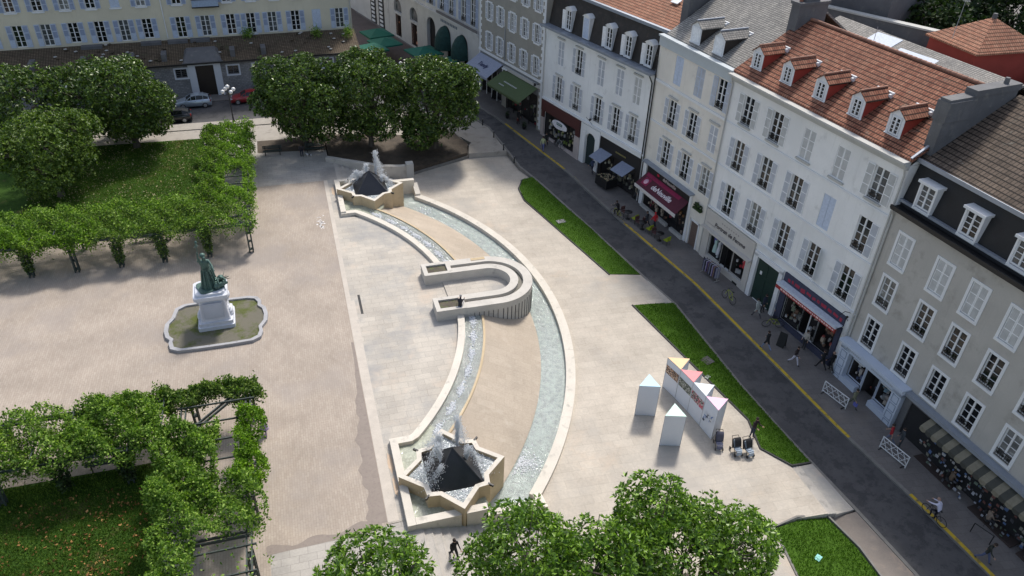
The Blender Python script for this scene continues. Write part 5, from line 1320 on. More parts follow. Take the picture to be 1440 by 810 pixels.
m = MB(); m.box(0, L2, .75, 1.5, ZM, ZM+.16); m.box(0, L2, .70, .82, ZM, ZM+.28); m.build('ridge_zinc', ZINC, mr)
roofpl(b2, [(4.2, 1.3, ZM+.14), (L2-.02, 1.3, ZM+.14), (L2-.02, 7.2, 17.6), (4.2, 7.2, 17.6)], TILEO); roofpl(b2, [(4.2, 7.2, 17.6), (L2-.02, 7.2, 17.6), (L2-.02, 12, 15), (4.2, 12, 15)], TILEO)
roofpl(b2, [(-.05, 1.3, ZM+.12), (4.0, 1.3, ZM+.12), (4.0, 7.2, 17.4), (-.05, 7.2, 17.4)], TILEO)
m = MB(); m.box(4.0, 4.35, 1.5, 7.4, ZM, 17.9); m.build('chimney', CHIM, b2); m = MB(); m.box(L2-.5, L2+.3, 2.4, 8.6, 14, 19.3); m.build('chimney', CHIM, b2)
m = MB(); m.cbox((14.2, 4.3, 16.53), (.9, .6, .08), 0, 0, math.atan2(2.56, 5.9)); m.build('skylight', cloth((.75, .78, .8)), b2)
for u, st_ in zip((3.5, 6.5, 10.1, 12.95, 15.85), (1, 0, 1, 1, 1)):
    w = .84; h = 1.9; z = ZE+.33; yf = .22
    m = MB(); m.box(u-w/2-.10, u-w/2, yf, 1.1, z, z+h); m.box(u+w/2, u+w/2+.10, yf, 1.1, z, z+h); m.box(u-w/2-.10, u+w/2+.10, yf, 1.1, z+h, z+h+.1); m.box(u-w/2-.10, u+w/2+.10, yf, 1.1, z-.1, z)
    n = 9; pr = [(u-w/2-.2+(w+.4)*i/n, z+h+.1+.32*math.sin(math.pi*i/n)) for i in range(n+1)]
    m.strip([(p[0], yf-.12, p[1]) for p in pr], [(p[0], 1.15, p[1]) for p in pr]); m.add([(p[0], yf-.05, p[1]) for p in pr], [tuple(range(n+1))[::-1]])
    d = m.build('dormer', TRIM, b2)
    if st_:
        put('window', wmesh('frame', w, h, [TRIM]), d, (u, yf-.02, z)); put('pane', wmesh('pane', w, h, [GLASS]), d, (u, yf-.02, z))
        me = wmesh('shutter', w*.38, h, [SHUT, LOUVW])
        a = put('shutter', me, d, (u-w/2-.08, yf-.02, z), R_(180+35)); a = put('shutter', me, d, (u+w/2+.08, yf-.02, z), R_(-35))
    else:
        m = MB(); m.box(u-w/2, u+w/2, yf-.01, yf+.06, z, z+h); m.build('blind_panel', PLANKB, d)
m = MB(); m.path([(L2-.3, .15, ZE+.2), (L2-.5, 1.0, ZM)], .05, 6); m.build('drainpipe', ZINC, b2)
m = MB(); m.box(-.9, 0, .9, 3, -3, 12.5); m.build('side_pier', CHIM, b2)
pipe(b2, [(L2-.25, -.6, ZE), (L2-.25, -.12, ZE-.8), (L2-.25, -.12, -1.3)], .06, IRON); pipe(b2, [(.15, -.12, ZE-.8), (.15, -.12, -.5)], .05, TRIMG)
# brown-red florist/food shop with oval sign
BR = flat('red_brown_shop_paint', (.075, .022, .02), .6)
m = MB(); m.box(.3, 7.4, -.25, 0, 2.2, 3.4); m.box(.3, .75, -.2, 0, -1.5, 2.2); m.box(6.7, 7.4, -.2, 0, -1.5, 2.2); s = m.build('shopfront', BR, b2)
m = MB(); m.box(.3, .8, -.22, -.0, -1.6, 1.4); m.box(6.6, 7.5, -.22, 0, -1.7, 1.5); m.box(.8, 3.0, -.22, 0, -1.6, -.6); m.box(3.9, 6.6, -.22, 0, -1.7, -.65); m.build('pink_stone_base', M('pinkish_stone', (.46, .40, .38)), s)
interior(b2, .8, 6.7, -.7, 2.2, 31, mull=4, n=60, colors=[(.35, .32, .25), (.15, .2, .05), (.5, .45, .3), (.3, .3, .3)], framem=IRON)
m = MB(); n = 24
P = [(1.35*math.cos(6.283*i/n)*(1 if 0 else 1), .42*math.sin(6.283*i/n)+(.0 if math.sin(6.283*i/n) > 0 else -.12*abs(math.cos(6.283*i/n*1.5)))) for i in range(n)]
m.add([(p[0], -.03, p[1]) for p in P]+[(p[0], .03, p[1]) for p in P], [tuple(range(n))[::-1], tuple(range(n, 2*n))]+[(i, (i+1) % n, n+(i+1) % n, n+i) for i in range(n)])
sg = m.build('oval_sign', cloth((.68, .66, .70)), s, (4.2, -.45, 1.75)); 
m = MB(); m.cbox((0, -.035, .08), (1.0, .012, .28)); m.build('sign_panel', cloth((.02, .09, .09)), sg); 
m = MB()
for k in range(6): m.cbox((-.36+.145*k, -.045, .10), (.09, .01, .13))
for k in range(5): m.cbox((-.3+.15*k, -.035, -.22), (.11, .012, .06))
m.build('lettering', cloth((.5, .52, .5)), sg)
# arched carriage door
def arch_poly(u0, u1, z0, zs, n=14):
    r = (u1-u0)/2; c = (u0+u1)/2
    return [(u0, z0), (u1, z0)]+[(c+r*math.cos(math.pi*i/n), zs+r*.95*math.sin(math.pi*i/n)) for i in range(n+1)]
def arch_panel(par, u0, u1, z0, zs, mat, name, y=.0, surround=None, sw=.3, dp=.05):
    P = arch_poly(u0, u1, z0, zs); n = len(P); m = MB(); m.add([(p[0], y, p[1]) for p in P], [tuple(range(n))]); o = m.build(name, mat, par)
    if surround:
        Q = arch_poly(u0-sw, u1+sw, z0, zs); s = MB()
        A_ = [(p[0], y-dp, p[1]) for p in P[1:]]+[(P[0][0], y-dp, P[0][1])]; B_ = [(p[0], y-dp, p[1]) for p in Q[1:]]+[(Q[0][0], y-dp, Q[0][1])]
        s.strip(B_, A_); s.strip([(p[0], y, p[2]) for p in B_], B_); s.strip(A_, [(p[0], y+.02, p[2]) for p in A_]); s.build('arch_surround', surround, o)
    return o
m = MB(); m.box(8.3, 10.0, .22, .26, -1.6, 2.6); m.build('door', cloth((.015, .03, .03)), b2)
m = MB(); P = arch_poly(8.3, 10.0, -1.6, 1.75); top = [(10.0, 2.7), (8.3, 2.7)]
arc_ = P[2:]
m.strip([(p[0], -.012, 2.72) for p in arc_], [(p[0], -.012, p[1]) for p in arc_]); m.strip([(p[0], -.012, p[1]) for p in arc_], [(p[0], .22, p[1]) for p in arc_]); m.build('arch_spandrel', WHITE2, b2)
m = MB(); m.box(7.5, 8.3, -.10, 0, -2, 3.3); m.box(10.0, 10.7, -.10, 0, -2, 3.3); m.box(8.3, 10.0, -.10, -.0, 2.72, 3.3); m.build('door_surround', WHITE2, b2)
m = MB(); m.ball((9.2, -.35, 4.2), .14, 6); m.tube((9.2, 0, 3.6), (9.2, -.9, 4.6), .02, .02, 5); m.tube((9.2, -.5, 4.2), (10.2, -.8, 4.8), .015, .015, 5); m.build('iron_bracket', IRON, b2)
# black delicatessen front with two small grey awnings
m = MB(); m.box(10.75, 17.0, -.04, .02, 1.6, 3.0); m.box(10.75, 11.2, -.04, .02, -2.2, 1.6); m.box(16.5, 17.0, -.04, .02, -2.2, 1.6); s = m.build('shopfront', IRON, b2)
m = MB()
for k in range(9): m.cbox((13.4+.18*k, -.05, 2.25), (.11, .015, .16))
m.build('lettering', cloth((.25, .22, .08)), s)
interior(b2, 11.2, 16.5, -1.2, 1.6, 41, mull=3, n=40, colors=[(.25, .22, .15), (.5, .5, .4), (.1, .1, .08), (.3, .28, .2)], framem=IRON)
for u in (11.9, 15.4):
    m = MB(); zt, zb, yo = 1.75, 1.15, -1.5
    m.add([(u-.95, -.03, zt), (u+.95, -.03, zt), (u+.95, yo, zb), (u-.95, yo, zb), (u-.95, -.03, zt-.04), (u+.95, -.03, zt-.04), (u+.95, yo, zb-.04), (u-.95, yo, zb-.04)], [(3, 2, 1, 0), (4, 5, 6, 7), (3, 7, 6, 2), (0, 4, 7, 3), (1, 2, 6, 5)])
    m.build('awning', cloth((.22, .25, .33)), s)
m = MB(); m.box(12.6, 14.4, -1.7, -.3, -1.1, -.2); c = m.build('market_counter', IRON, None, (A2[0], A2[1], 0), math.atan2(d0.y, d0.x)); tag(c, 'dark produce counter outside the black shop with two small grey awnings', 'counter')
m = MB(); rn = random.Random(6)
for q in range(70): m.ball((rn.uniform(12.7, 14.3), rn.uniform(-1.6, -.4), -.17), .06+.03*rn.random(), 5, rn.randrange(3))
g = m.build('produce', [cloth((.35, .25, .16)), cloth((.4, .32, .22)), cloth((.22, .2, .12))], None, (A2[0], A2[1], 0), math.atan2(d0.y, d0.x)); tag(g, 'heap of small brownish produce on the dark counter', 'produce', kind='stuff')

# ---------------- grey-brown house with white quoins
u1 = LT-17.45-13.9; A1 = on(u1)
b1, L1 = bldg('quoined_house', A1, on(LT-17.55), 'grey-brown house with white quoins, closely set white shuttered windows and two shop awnings', SG)
us = [2.3, 4.75, 7.3, 9.85, 12.3]; holes = []
for z, h in ((12.4, 1.95), (9.0, 1.9), (5.55, 1.9)):
    for u in us: holes.append((u-.42, u+.42, z, z+h))
holes += [(.5, 5.4, -.9, 3.3), (6.4, 13.0, -1.1, 3.3)]
wall(L1, -3, 15.6, holes, GREYW, 'wall', b1); shell(L1, 12, -3, 15.6, GREYW, b1)
for z, h in ((12.4, 1.95), (9.0, 1.9), (5.55, 1.9)):
    for u in us: window(b1, u, z, .84, h, surround=TRIM, smats=[SHUT, LOUV], sw=.46, rail=False)
m = MB()
for k in range(44):
    z = -.5+k*.36; w = .55 if k % 2 else .34; m.box(0, w, -.03, 0, z, z+.34); m.box(L1-w, L1, -.03, 0, z, z+.34)
m.box(0, L1, -.12, 0, 4.9, 5.15); m.build('quoins', TRIM, b1)
m = MB(); m.box(0, L1, -.5, 0, 15.4, 15.7); m.build('cornice', TRIMG, b1)
roofpl(b1, [(-.1, -.5, 15.7), (L1, -.5, 15.7), (L1, 6, 18.6), (-.1, 6, 18.6)], TILEO); roofpl(b1, [(-.1, 6, 18.6), (L1, 6, 18.6), (L1, 12, 15.7), (-.1, 12, 15.7)], TILEO)
m = MB(); m.box(.3, 13.1, -.05, .0, 3.3, 4.8); s = m.build('shopfront', M('grey_shop_stone', (.2, .21, .22)), b1)
interior(b1, .5, 5.4, -.9, 3.3, 51, mull=4, n=30, framem=TRIM); interior(b1, 6.4, 13.0, -1.1, 3.3, 52, mull=4, n=40, framem=IRON, colors=[(.3, .3, .28), (.35, .03, .05), (.1, .14, .08), (.4, .38, .3)])
def awning(par, u0, u1, zt, zb, yo, mat, name='awning', val=.25):
    m = MB(); m.add([(u0, -.06, zt), (u1, -.06, zt), (u1, yo, zb), (u0, yo, zb), (u0, -.06, zt-.03), (u1, -.06, zt-.03), (u1, yo, zb-.03), (u0, yo, zb-.03)], [(3, 2, 1, 0), (4, 5, 6, 7)])
    m.add([(u0, yo, zb), (u1, yo, zb), (u1, yo, zb-val), (u0, yo, zb-val)], [(3, 2, 1, 0)]); m.add([(u0, -.06, zt), (u0, yo, zb), (u0, yo, zb-.03), (u0, -.06, zt-.03)], [(0, 1, 2, 3)]); m.add([(u1, -.06, zt), (u1, yo, zb), (u1, yo, zb-.03), (u1, -.06, zt-.03)], [(0, 1, 2, 3)])
    return m.build(name, mat, par), math.atan2(zt-zb, abs(yo)-.06)
a, sl = awning(b1, .3, 5.6, 4.6, 3.3, -2.3, cloth((.30, .33, .42)))
text('Tendy', .8, cloth((.04, .05, .12)), a, (2.9, -1.2, 3.98), rx=sl, italic=.3)
a, sl = awning(b1, 6.2, 13.2, 4.3, 3.0, -2.6, cloth((.075, .11, .045)))
m = MB()
for k in range(10): m.cbox((8.3+.27*k, -1.45, 3.66), (.2, .16, .012), 0, 0, sl)
for k in range(4): m.cbox((8.0+.27*k, -1.95, 3.42), (.2, .14, .012), 0, 0, sl)
m.build('lettering', cloth((.42, .45, .42)), a)
m = MB(); m.box(6.0, 13.4, -.28, -.05, 4.3, 4.62); m.build('awning_box', TRIMG, b1); m = MB(); m.box(6.0, 6.12, -.4, -.05, 3.2, 4.4); m.box(6.0, 7.0, -.45, -.3, 4.35, 4.45); m.build('sign_arm', TRIM, b1)
pipe(b1, [(5.95, -.1, 9), (5.95, -.1, 4.6)], .045, ZINC)
m = MB(); m.path([(13.2, 0, 4.6), (13.2, -.9, 5.0)], .03, 5); m.ball((13.2, -.6, 4.7), .16, 6); m.build('iron_bracket', IRON, b1)

# ---------------- arcaded stone building at the top of the street
u0 = 12.0
b0, L0 = bldg('arcaded_building', on(u0), on(LT-17.45-14.0), 'large pale stone building with round arches and two dark green scalloped awnings', SG)
L0 = L0
A0 = [(3.1, 'w'), (8.3, 'w'), (13.6, 'd'), (17.9, 'g'), (22.4, 'g')]
holes = []
for c, k in A0: holes.append((c-1.25, c+1.25, -.6, 5.6))
UP = [1.2, 4.2, 7.4, 10.6, 13.8, 16.9, 19.4, 22.6, 25.0]
UP = [x for x in UP if x < L0-1.2]
for u in UP: holes.append((u-.62, u+.62, 7.2, 10.6))
wall(L0, -3, 16, holes, STONEW, 'wall', b0, .5); shell(L0, 12, -3, 16, STONEW, b0)
for u in UP: window(b0, u, 7.2, 1.24, 3.4, smats=[SHUTB, LOUVB], sw=.62, glass=GLASS)
m = MB(); m.box(0, L0, -.14, 0, 6.2, 6.42); m.box(0, L0, -.28, 0, 6.42, 6.65); m.box(0, L0, -.06, 0, 5.65, 6.2); m.build('string_course', STONEW, b0)
m = MB()
for k in range(11): m.cbox((16.7+.42*k, -.07, 5.92), (.28, .015, .34))
m.build('lettering', cloth((.10, .13, .17)), b0)
m = MB(); m.box(15.8, L0, -.30, -.28, 6.7, 7.05); m.build('balcony_edge', M('brownish_stone', (.16, .15, .15)), b0)
roofpl(b0, [(-.1, -.4, 16), (L0, -.4, 16), (L0, 6, 19), (-.1, 6, 19)], SLATE); roofpl(b0, [(-.1, 6, 19), (L0, 6, 19), (L0, 12, 16), (-.1, 12, 16)], SLATE)
for c, k in A0:
    P = arch_poly(c-1.25, c+1.25, -.6, 4.3); arc_ = P[2:]
    m = MB(); m.strip([(p[0], -.01, 5.62) for p in arc_], [(p[0], -.01, p[1]) for p in arc_]); m.strip([(p[0], -.01, p[1]) for p in arc_], [(p[0], .5, p[1]) for p in arc_]); o = m.build('arch', STONEW, b0)
    if k == 'w':
        interior(b0, c-.9, c+.9, .2, 3.3, int(c), mull=2, n=10, framem=IRON, colors=[(.6, .35, .25), (.05, .04, .05), (.5, .4, .3)])
        m = MB(); m.box(c-1.25, c-.9, .02, .3, -.6, 3.4); m.box(c+.9, c+1.25, .02, .3, -.6, 3.4); m.box(c-.9, c+.9, .02, .3, -.6, .2); m.box(c-1.25, c+1.25, -.06, .3, 3.3, 3.6); m.build('shop_infill', STONEW, o)
        m = MB(); m.box(c-1.25, c+1.25, .3, .34, 3.6, 5.6); m.build('lunette_glass', GLASSC, o)
        m = MB(); m.box(c+.1, c+.4, .6, .7, .3, 2.6); m.build('lit_display', flat('warm_display_%d' % int(c), (1, .5, .3), .5, 0, 1.1), o)
    else:
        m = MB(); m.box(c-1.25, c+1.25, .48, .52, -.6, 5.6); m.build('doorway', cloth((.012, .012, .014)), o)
    if k == 'g':
        g = MB(); n = 10; rings = []
        for j in range(6):
            a = math.pi/2*j/5; yy = -.05-1.5*math.sin(a)*1.0; rr_ = 1.4; zz = 3.0+(2.5)*math.cos(a)
            rings.append([(c+rr_*math.cos(math.pi*i/n)*(1), yy*math.sin(math.pi*i/n)*1.0-.05, 3.0+(zz-3.0)*math.sin(math.pi*i/n)) for i in range(n+1)])
        for j in range(5): g.strip(rings[j], rings[j+1])
        rim = rings[5]; g.strip(rim, [(p[0], p[1], p[2]-.4) for p in rim])
        g.build('awning', M('dark_green_awning_%d' % int(c), (.012, .045, .040), var=.35, scale=3), o)
        m = MB(); m.box(c-1.25, c+.1, .1, .2, -.6, 2.5); m.build('white_panel', TRIM, o)
# striped pier building beyond
u00 = .0
bs, Ls = bldg('striped_shop_building', on(-6), on(11.9), 'pale building at the top of the street with two black and white striped shop bays', SG)
wall(Ls, -1, 15, [], STONEW, 'wall', bs); shell(Ls, 10, -1, 15, STONEW, bs)
for c in (12.2, 15.2):
    m = MB(); m.box(c-1.0, c+1.0, -.05, 0, -.2, 4.8); p = m.build('shop_bay', IRON, bs)
    m = MB()
    for k in range(7): m.box(c-.55, c+.55, -.12, -.05, .1+k*.62, .42+k*.62)
    m.build('white_stripes', TRIM, p)
m = MB(); m.box(-.2, Ls, -.3, 10, 15, 15.3); m.build('roof', SLATE, bs)

# ---------------- grey-beige house with black mansard
b6, L6 = bldg('greige_house', Dd, Ee, 'grey-beige house with white-framed windows, a black mansard and a dark tiled roof', SG)
us = [1.55, 4.65, 7.15, 9.75, 12.5, 15.2, 18, 20.8, 23.5]; holes = []
for z in (8.35, 5.15, 1.8):
    for u in us: holes.append((u-.52, u+.52, z, z+2.15))
wall(L6, 1.1, 11.8, holes, GREIGE, 'wall', b6); shell(L6, 12, -3, 11.8, GREIGE, b6)
for i, u in enumerate(us):
    window(b6, u, 8.35, 1.04, 2.15, shut='closed' if i < 5 else 'none', smats=[SHUT, LOUVW], surround=TRIM, rail=False)
    window(b6, u, 5.15, 1.04, 2.15, shut='none', surround=TRIM, rail=True, frame=TRIM); window(b6, u, 1.8, 1.04, 2.15, shut='none', surround=TRIM, rail=True)
m = MB(); m.box(0, L6, -.45, .3, 11.8, 11.95); m.box(0, L6, -.5, -.4, 11.9, 12.1); m.build('gutter', IRON, b6)
m = MB(); ZM = 14.9; m.add([(0, .3, 11.9), (L6, .3, 11.9), (L6, .8, ZM), (0, .8, ZM)], [(0, 1, 2, 3)]); m.add([(0, .3, 11.8), (0, .8, ZM), (0, 12, ZM), (0, 12, 11.8)], [(3, 2, 1, 0)]); m.add([(L6, .3, 11.8), (L6, .8, ZM), (L6, 12, ZM), (L6, 12, 11.8)], [(0, 1, 2, 3)]); mr = m.build('mansard_roof', BLACKW, b6)
m = MB(); m.box(0, L6, .45, .8, ZM-.02, ZM+.16); m.box(0, L6, .40, .48, ZM-.02, ZM+.24); m.box(0, L6, .12, .35, 12.25, 12.40); m.build('zinc_trim', ZINC, mr)
roofpl(b6, [(0, .55, ZM+.14), (L6, .55, ZM+.14), (L6, 7, 18.4), (0, 7, 18.4)], TILED); roofpl(b6, [(0, 7, 18.4), (L6, 7, 18.4), (L6, 12.2, 15), (0, 12.2, 15)], TILED)
for i, u in enumerate((1.65, 5.0, 8.4, 11.8, 15.2, 18.6)):
    w = 1.05; h = 1.5; z = 12.55; yf = .12
    m = MB(); m.box(u-w/2-.12, u-w/2, yf, 1, z-.1, z+h); m.box(u+w/2, u+w/2+.12, yf, 1, z-.1, z+h); m.box(u-w/2-.22, u+w/2+.22, yf-.16, 1, z+h, z+h+.16); m.box(u-w/2-.12, u+w/2+.12, yf-.03, 1, z-.25, z-.1); d = m.build('dormer', TRIM, b6)
    put('window', wmesh('frame', w, h, [TRIM]), d, (u, yf-.04, z-.05)); put('pane', wmesh('pane', w, h, [GLASSC if i != 1 else GLASS]), d, (u, yf-.04, z-.05))
pipe(b6, [(.1, -.35, 11.8), (.1, -.1, 11.3), (.1, -.1, 1.6)], .055, TRIMG)
# pale blue shop
BLS = M('pale_blue_shop_paint', (.52, .58, .68), var=.05)
m = MB(); m.box(.05, .9, -.45, 0, -2.4, .95); m.box(4.95, 5.75, -.45, 0, -2.4, .95); m.box(.05, 5.75, -.45, 0, .75, 1.35); m.box(0, 5.9, -.78, 0, 1.35, 1.55); m.box(0, 5.9, -.6, 0, 1.2, 1.35); m.box(.9, 2.25, -.44, 0, -2.4, -1.3); m.box(3.55, 4.95, -.44, 0, -2.4, -1.35); s = m.build('shopfront', BLS, b6)
for u in (.2, 5.1):
    m = MB()
    for k in range(4): 
        for x0_, x1_ in ((0, .04), (.5, .54)): m.box(u+x0_, u+x1_, -.47, -.45, -2.1+k*.72, -1.5+k*.72)
        m.box(u, u+.54, -.47, -.45, -2.1+k*.72, -2.06+k*.72); m.box(u, u+.54, -.47, -.45, -1.54+k*.72, -1.5+k*.72)
    m.build('panel_moulding', cloth((.25, .30, .38)), s)
m = MB()
for k in range(9): m.cbox((.6+.16*k, -.46, 1.05), (.10, .012, .2), 0, 0, 0, .1*(k % 3))
for k in range(14): m.cbox((3.0+.14*k, -.46, 1.05), (.09, .012, .16))
m.build('lettering', cloth((.38, .42, .46)), s)
interior(b6, .95, 2.2, -1.3, .75, 61, mull=1, n=12, framem=BLS); interior(b6, 2.3, 3.5, -2.1, .75, 62, mull=1, n=4, framem=BLS, name='shop_door'); interior(b6, 3.55, 4.9, -1.35, .75, 63, mull=1, n=20, framem=BLS, colors=[(.5, .5, .5), (.2, .3, .35), (.4, .35, .3)])
for u in (1.55, 4.2):
    m = MB(); m.box(u-.5, u+.5, -.02, .03, .25, .6); q = m.build('window_sign', cloth((.62, .65, .68)), s); m = MB(); m.box(u-.38, u+.38, -.03, -.02, .47, .51); m.box(u-.38, u+.38, -.03, -.02, .36, .40); m.build('sign_marks', cloth((.1, .1, .12)), q)
# newsagent bazaar with scalloped striped awning
m = MB(); m.box(5.9, L6, -.5, 0, 1.2, 1.45); m.build('zinc_ledge', ZINC, b6)
m = MB(); m.box(5.75, L6, -.02, 0, -2.6, 1.2); bz = m.build('shopfront', cloth((.02, .02, .022)), b6)
m = MB(); m.box(5.8, 6.3, -.12, -.02, -2.6, 1.2); m.box(6.3, 7.9, -.12, -.02, .8, 1.0); m.build('door_frame', CHIM, bz)
m = MB(); u = 8.0; k = 0
while u < L6-.5:
    n = 5
    for i in range(n):
        a0 = math.pi*i/n; a1 = math.pi*(i+1)/n
        m.add([(u+.45*i/n, -.05, 1.15), (u+.45*(i+1)/n, -.05, 1.15), (u+.45*(i+1)/n, -1.0, .62+.0*k), (u+.45*i/n, -1.0, .62)], [(3, 2, 1, 0)], k % 2)
        m.add([(u+.45*i/n, -1.0, .62), (u+.45*(i+1)/n, -1.0, .62), (u+.45*(i+1)/n, -1.02, .42-.10*math.sin(a1)), (u+.45*i/n, -1.02, .42-.10*math.sin(a0))], [(3, 2, 1, 0)], k % 2)
    u += .45; k += 1
m.build('awning', [cloth((.20, .18, .13)), cloth((.055, .055, .045))], bz)
rn = random.Random(8); m = MB(); cs = [(.28, .29, .32), (.08, .13, .25), (.22, .21, .17), (.14, .06, .05), (.36, .36, .36), (.06, .06, .07), (.09, .12, .09)]
for q in range(230):
    m.cbox((rn.uniform(8.3, 20), -.3-.25*rn.random()-(.4 if rn.random() < .3 else 0), rn.uniform(-1.9, .3)), (.07+.16*rn.random(), .03, .08+.16*rn.random()), rn.uniform(-.2, .2), rn.randrange(len(cs)), rn.uniform(-.3, .3))
g = m.build('newspaper_racks', [cloth(c_) for c_ in cs], None, (Dd[0], Dd[1], 0), b6.rotation_euler.z); tag(g, 'dense racks of papers, cards and small goods under the striped scalloped awning', 'goods', kind='stuff')
for u0_, u1_ in ((8.1, 11.2), (12.6, 15.6), (16, 20)):
    m = MB(); m.box(u0_, u1_, -.8, -.05, -2.6, -1.9); c = m.build('display_counter', cloth((.05, .035, .03)), None, (Dd[0], Dd[1], 0), b6.rotation_euler.z); tag(c, {8.1: 'dark wooden counter under the striped awning, nearest the shop entrance', 12.6: 'dark wooden counter in the middle of the striped-awning shop', 16: 'dark wooden counter of the striped-awning shop near the right edge'}[u0_], 'counter')

# ---------------- yellow house and its low stone-walled annex
YO = (-25.27, 92.9); YR = R_(3.2)
by = thing('yellow_house', (YO[0], YO[1], 0), YR, 'long pale yellow house with blue-white shutters behind a tiled lean-to', 'building')
Wl = [(-8.8, 1), (-5.6, 1), (-2.6, 1), (.2, 1), (2.95, 0), (5.65, 1), (8.2, 1), (10.65, 0), (14.3, 1), (17.05, 1), (19.9, 1), (22.2, 2), (24.7, 1), (27.45, 1), (30.0, 3), (32.8, 1)]
holes = []
for u, k in Wl: holes.append((u-.52, u+.52, 5.75 if k else 5.9, 8.15))
Wu = [-8.8, -5.6, -2.7, 0, 2.7, 5.3, 7.8, 10.5, 14.3, 17.1, 19.8, 22.5, 25.2, 27.8, 30.4, 32.9]
for u in Wu: holes.append((u-.5, u+.5, 9.55, 11.7)); holes.append((u-.5, u+.5, 13.2, 15.2))
m_ = wall(34.3, 3, 17, holes, YELW, 'wall', by, .22, 4.5, -14)
m = MB(); m.add([(34.3, 4.5, -.2), (34.3, 16, -.2), (34.3, 16, 17), (34.3, 4.5, 17)], [(0, 1, 2, 3)]); m.add([(-14, 16, 0), (34.3, 16, 0), (34.3, 16, 17), (-14, 16, 17)], [(3, 2, 1, 0)]); m.add([(-14, 4.5, 0), (-14, 16, 0), (-14, 16, 17), (-14, 4.5, 17)], [(0, 1, 2, 3)]); m.build('wall', YELW, by)
for i, (u, k) in enumerate(Wl):
    window(by, u, 5.75 if k else 5.9, 1.04, 2.4 if k else 2.25, shut='closed' if k == 3 else 'open', smats=[PLANKB, PLANKB] if k == 3 else [SHUTB, LOUVB], sk='plank' if k == 3 else 'shutterf', y=4.5, rail=False, sw=.56, glass=GLASS if i % 3 else GLASSC, sill=TRIM2 if k == 2 else None)
for i, u in enumerate(Wu):
    window(by, u, 9.55, 1.0, 2.15, shut='closed' if u == 7.8 else 'open', smats=[SHUTB, LOUVB], y=4.5, sw=.52, sill=TRIM, sk='plank' if u == 7.8 else 'shutter', rail=False); window(by, u, 13.2, 1.0, 2.0, shut='open', smats=[SHUTB, LOUVB], y=4.5, sw=.5, rail=False)
m = MB(); m.box(15.9, 18.9, 3.6, 4.5, 9.2, 9.32); m.box(15.9, 18.9, 3.58, 3.62, 10.1, 10.16)
bl = m.build('balcony', IRON, by); m = MB(); m.box(15.95, 18.85, 3.62, 3.66, 9.35, 10.1); m.build('balcony_screen', cloth((.30, .38, .50)), bl)
m = MB(); m.box(-14, 34.4, 4.0, 4.5, 17, 17.3); m.build('cornice', TRIM, by)
roofpl(by, [(-14, 3.8, 17.2), (34.4, 3.8, 17.2), (34.4, 10, 20.5), (-14, 10, 20.5)], TILED); roofpl(by, [(-14, 10, 20.5), (34.4, 10, 20.5), (34.4, 16, 17.2), (-14, 16, 17.2)], TILED)
pipe(by, [(12.6, 4.4, 16), (12.6, 4.4, 5.8)], .06, TRIM); pipe(by, [(34.15, 4.4, 16), (34.15, 4.4, 5.8)], .06, TRIMG)
# annex
an = thing('stone_annex', (YO[0], YO[1], 0), YR, 'low grey rubble-stone annex with a brown door and a mossy tiled roof', 'building')
Wa = [(-9, 0), (-4.5, 0), (1.75, 0), (13.5, 0), (19.25, 0), (22.1, 0), (25.0, 0), (30.25, 1)]
holes = [(u-.62, u+.62, 2.45, 3.45) for u, k in Wa]+[(15.1, 17.1, -.3, 3.75)]
wall(34.2, -.4, 4.1, holes, RUBBLE, 'wall', an, .3, 0, -14)
m = MB(); m.add([(34.2, 0, -.4), (34.2, 4.5, -.4), (34.2, 4.5, 5.4), (34.2, 0, 4.1)], [(0, 1, 2, 3)]); m.build('wall', RUBBLE, an)
for u, k in Wa:
    f = put('window', wmesh('frame', 1.24, 1.0, [CHIM]), an, (u, 0, 2.45)); put('pane', wmesh('pane', 1.24, 1.0, [GLASS]), f); put('surround', wmesh('surround', 1.24, 1.0, [TRIM2]), f)
m = MB(); m.box(14.3, 15.1, -.12, .02, -.4, 3.9); m.box(17.1, 17.9, -.12, .02, -.4, 3.9); m.box(14.3, 17.9, -.2, .02, 3.75, 4.15); m.build('pilaster', TRIM2, an)
m = MB(); m.box(15.1, 17.1, .15, .25, -.4, 3.75); m.build('door', DOORB, an)
m = MB(); m.box(-14, 34.2, -.10, 0, 3.85, 4.1); m.build('string_course', CHIM, an)
m = MB(); m.add([(13.9, -.45, 4.15), (18.2, -.45, 4.15), (17.6, .7, 5.25), (14.5, .7, 5.25), (17.6, 2.0, 5.25), (14.5, 2.0, 5.25), (18.1, 2.4, 4.7), (14.0, 2.4, 4.7)], [(0, 1, 2, 3), (3, 2, 4, 5), (1, 6, 4, 2), (0, 3, 5, 7)]); m.box(13.8, 18.3, -.5, -.3, 4.1, 4.25); m.build('porch_roof', CHIM, an)
rf = roofpl(an, [(-14, -.45, 4.15), (34.4, -.45, 4.15), (34.4, 4.45, 5.55), (-14, 4.45, 5.55)], TILEB)
m = MB(); m.box(-14, 34.4, -.55, -.42, 4.0, 4.16); m.build('gutter', IRON, rf)
m = MB()
for u in (-1.5, 3.6, 8.6, 12.0, 19.5, 23.0): m = MB(); m.box(u-.28, u+.28, .3, 1.9, 4.3, 5.15); m.build('roof_buttress', CHIM, rf)
m = MB(); rn = random.Random(17)
for q in range(60): u = rn.uniform(0, 34); y = rn.uniform(.1, 4.2); m.cbox((u, y, 4.3+.29*y+.1), (.3, .25, .08), rn.random(), rn.randrange(2))
tag(m.build('loose_tiles', [TILEB, TRIMG], rf), kind='stuff')
for u in (3.3, 9.6, 12.5, 15): m = MB(); m.box(u, u+2.2, 3.6, 4.48, 5.3, 5.62); m.build('dark_box', CHIM, rf)
rgx = np.random.default_rng(55)
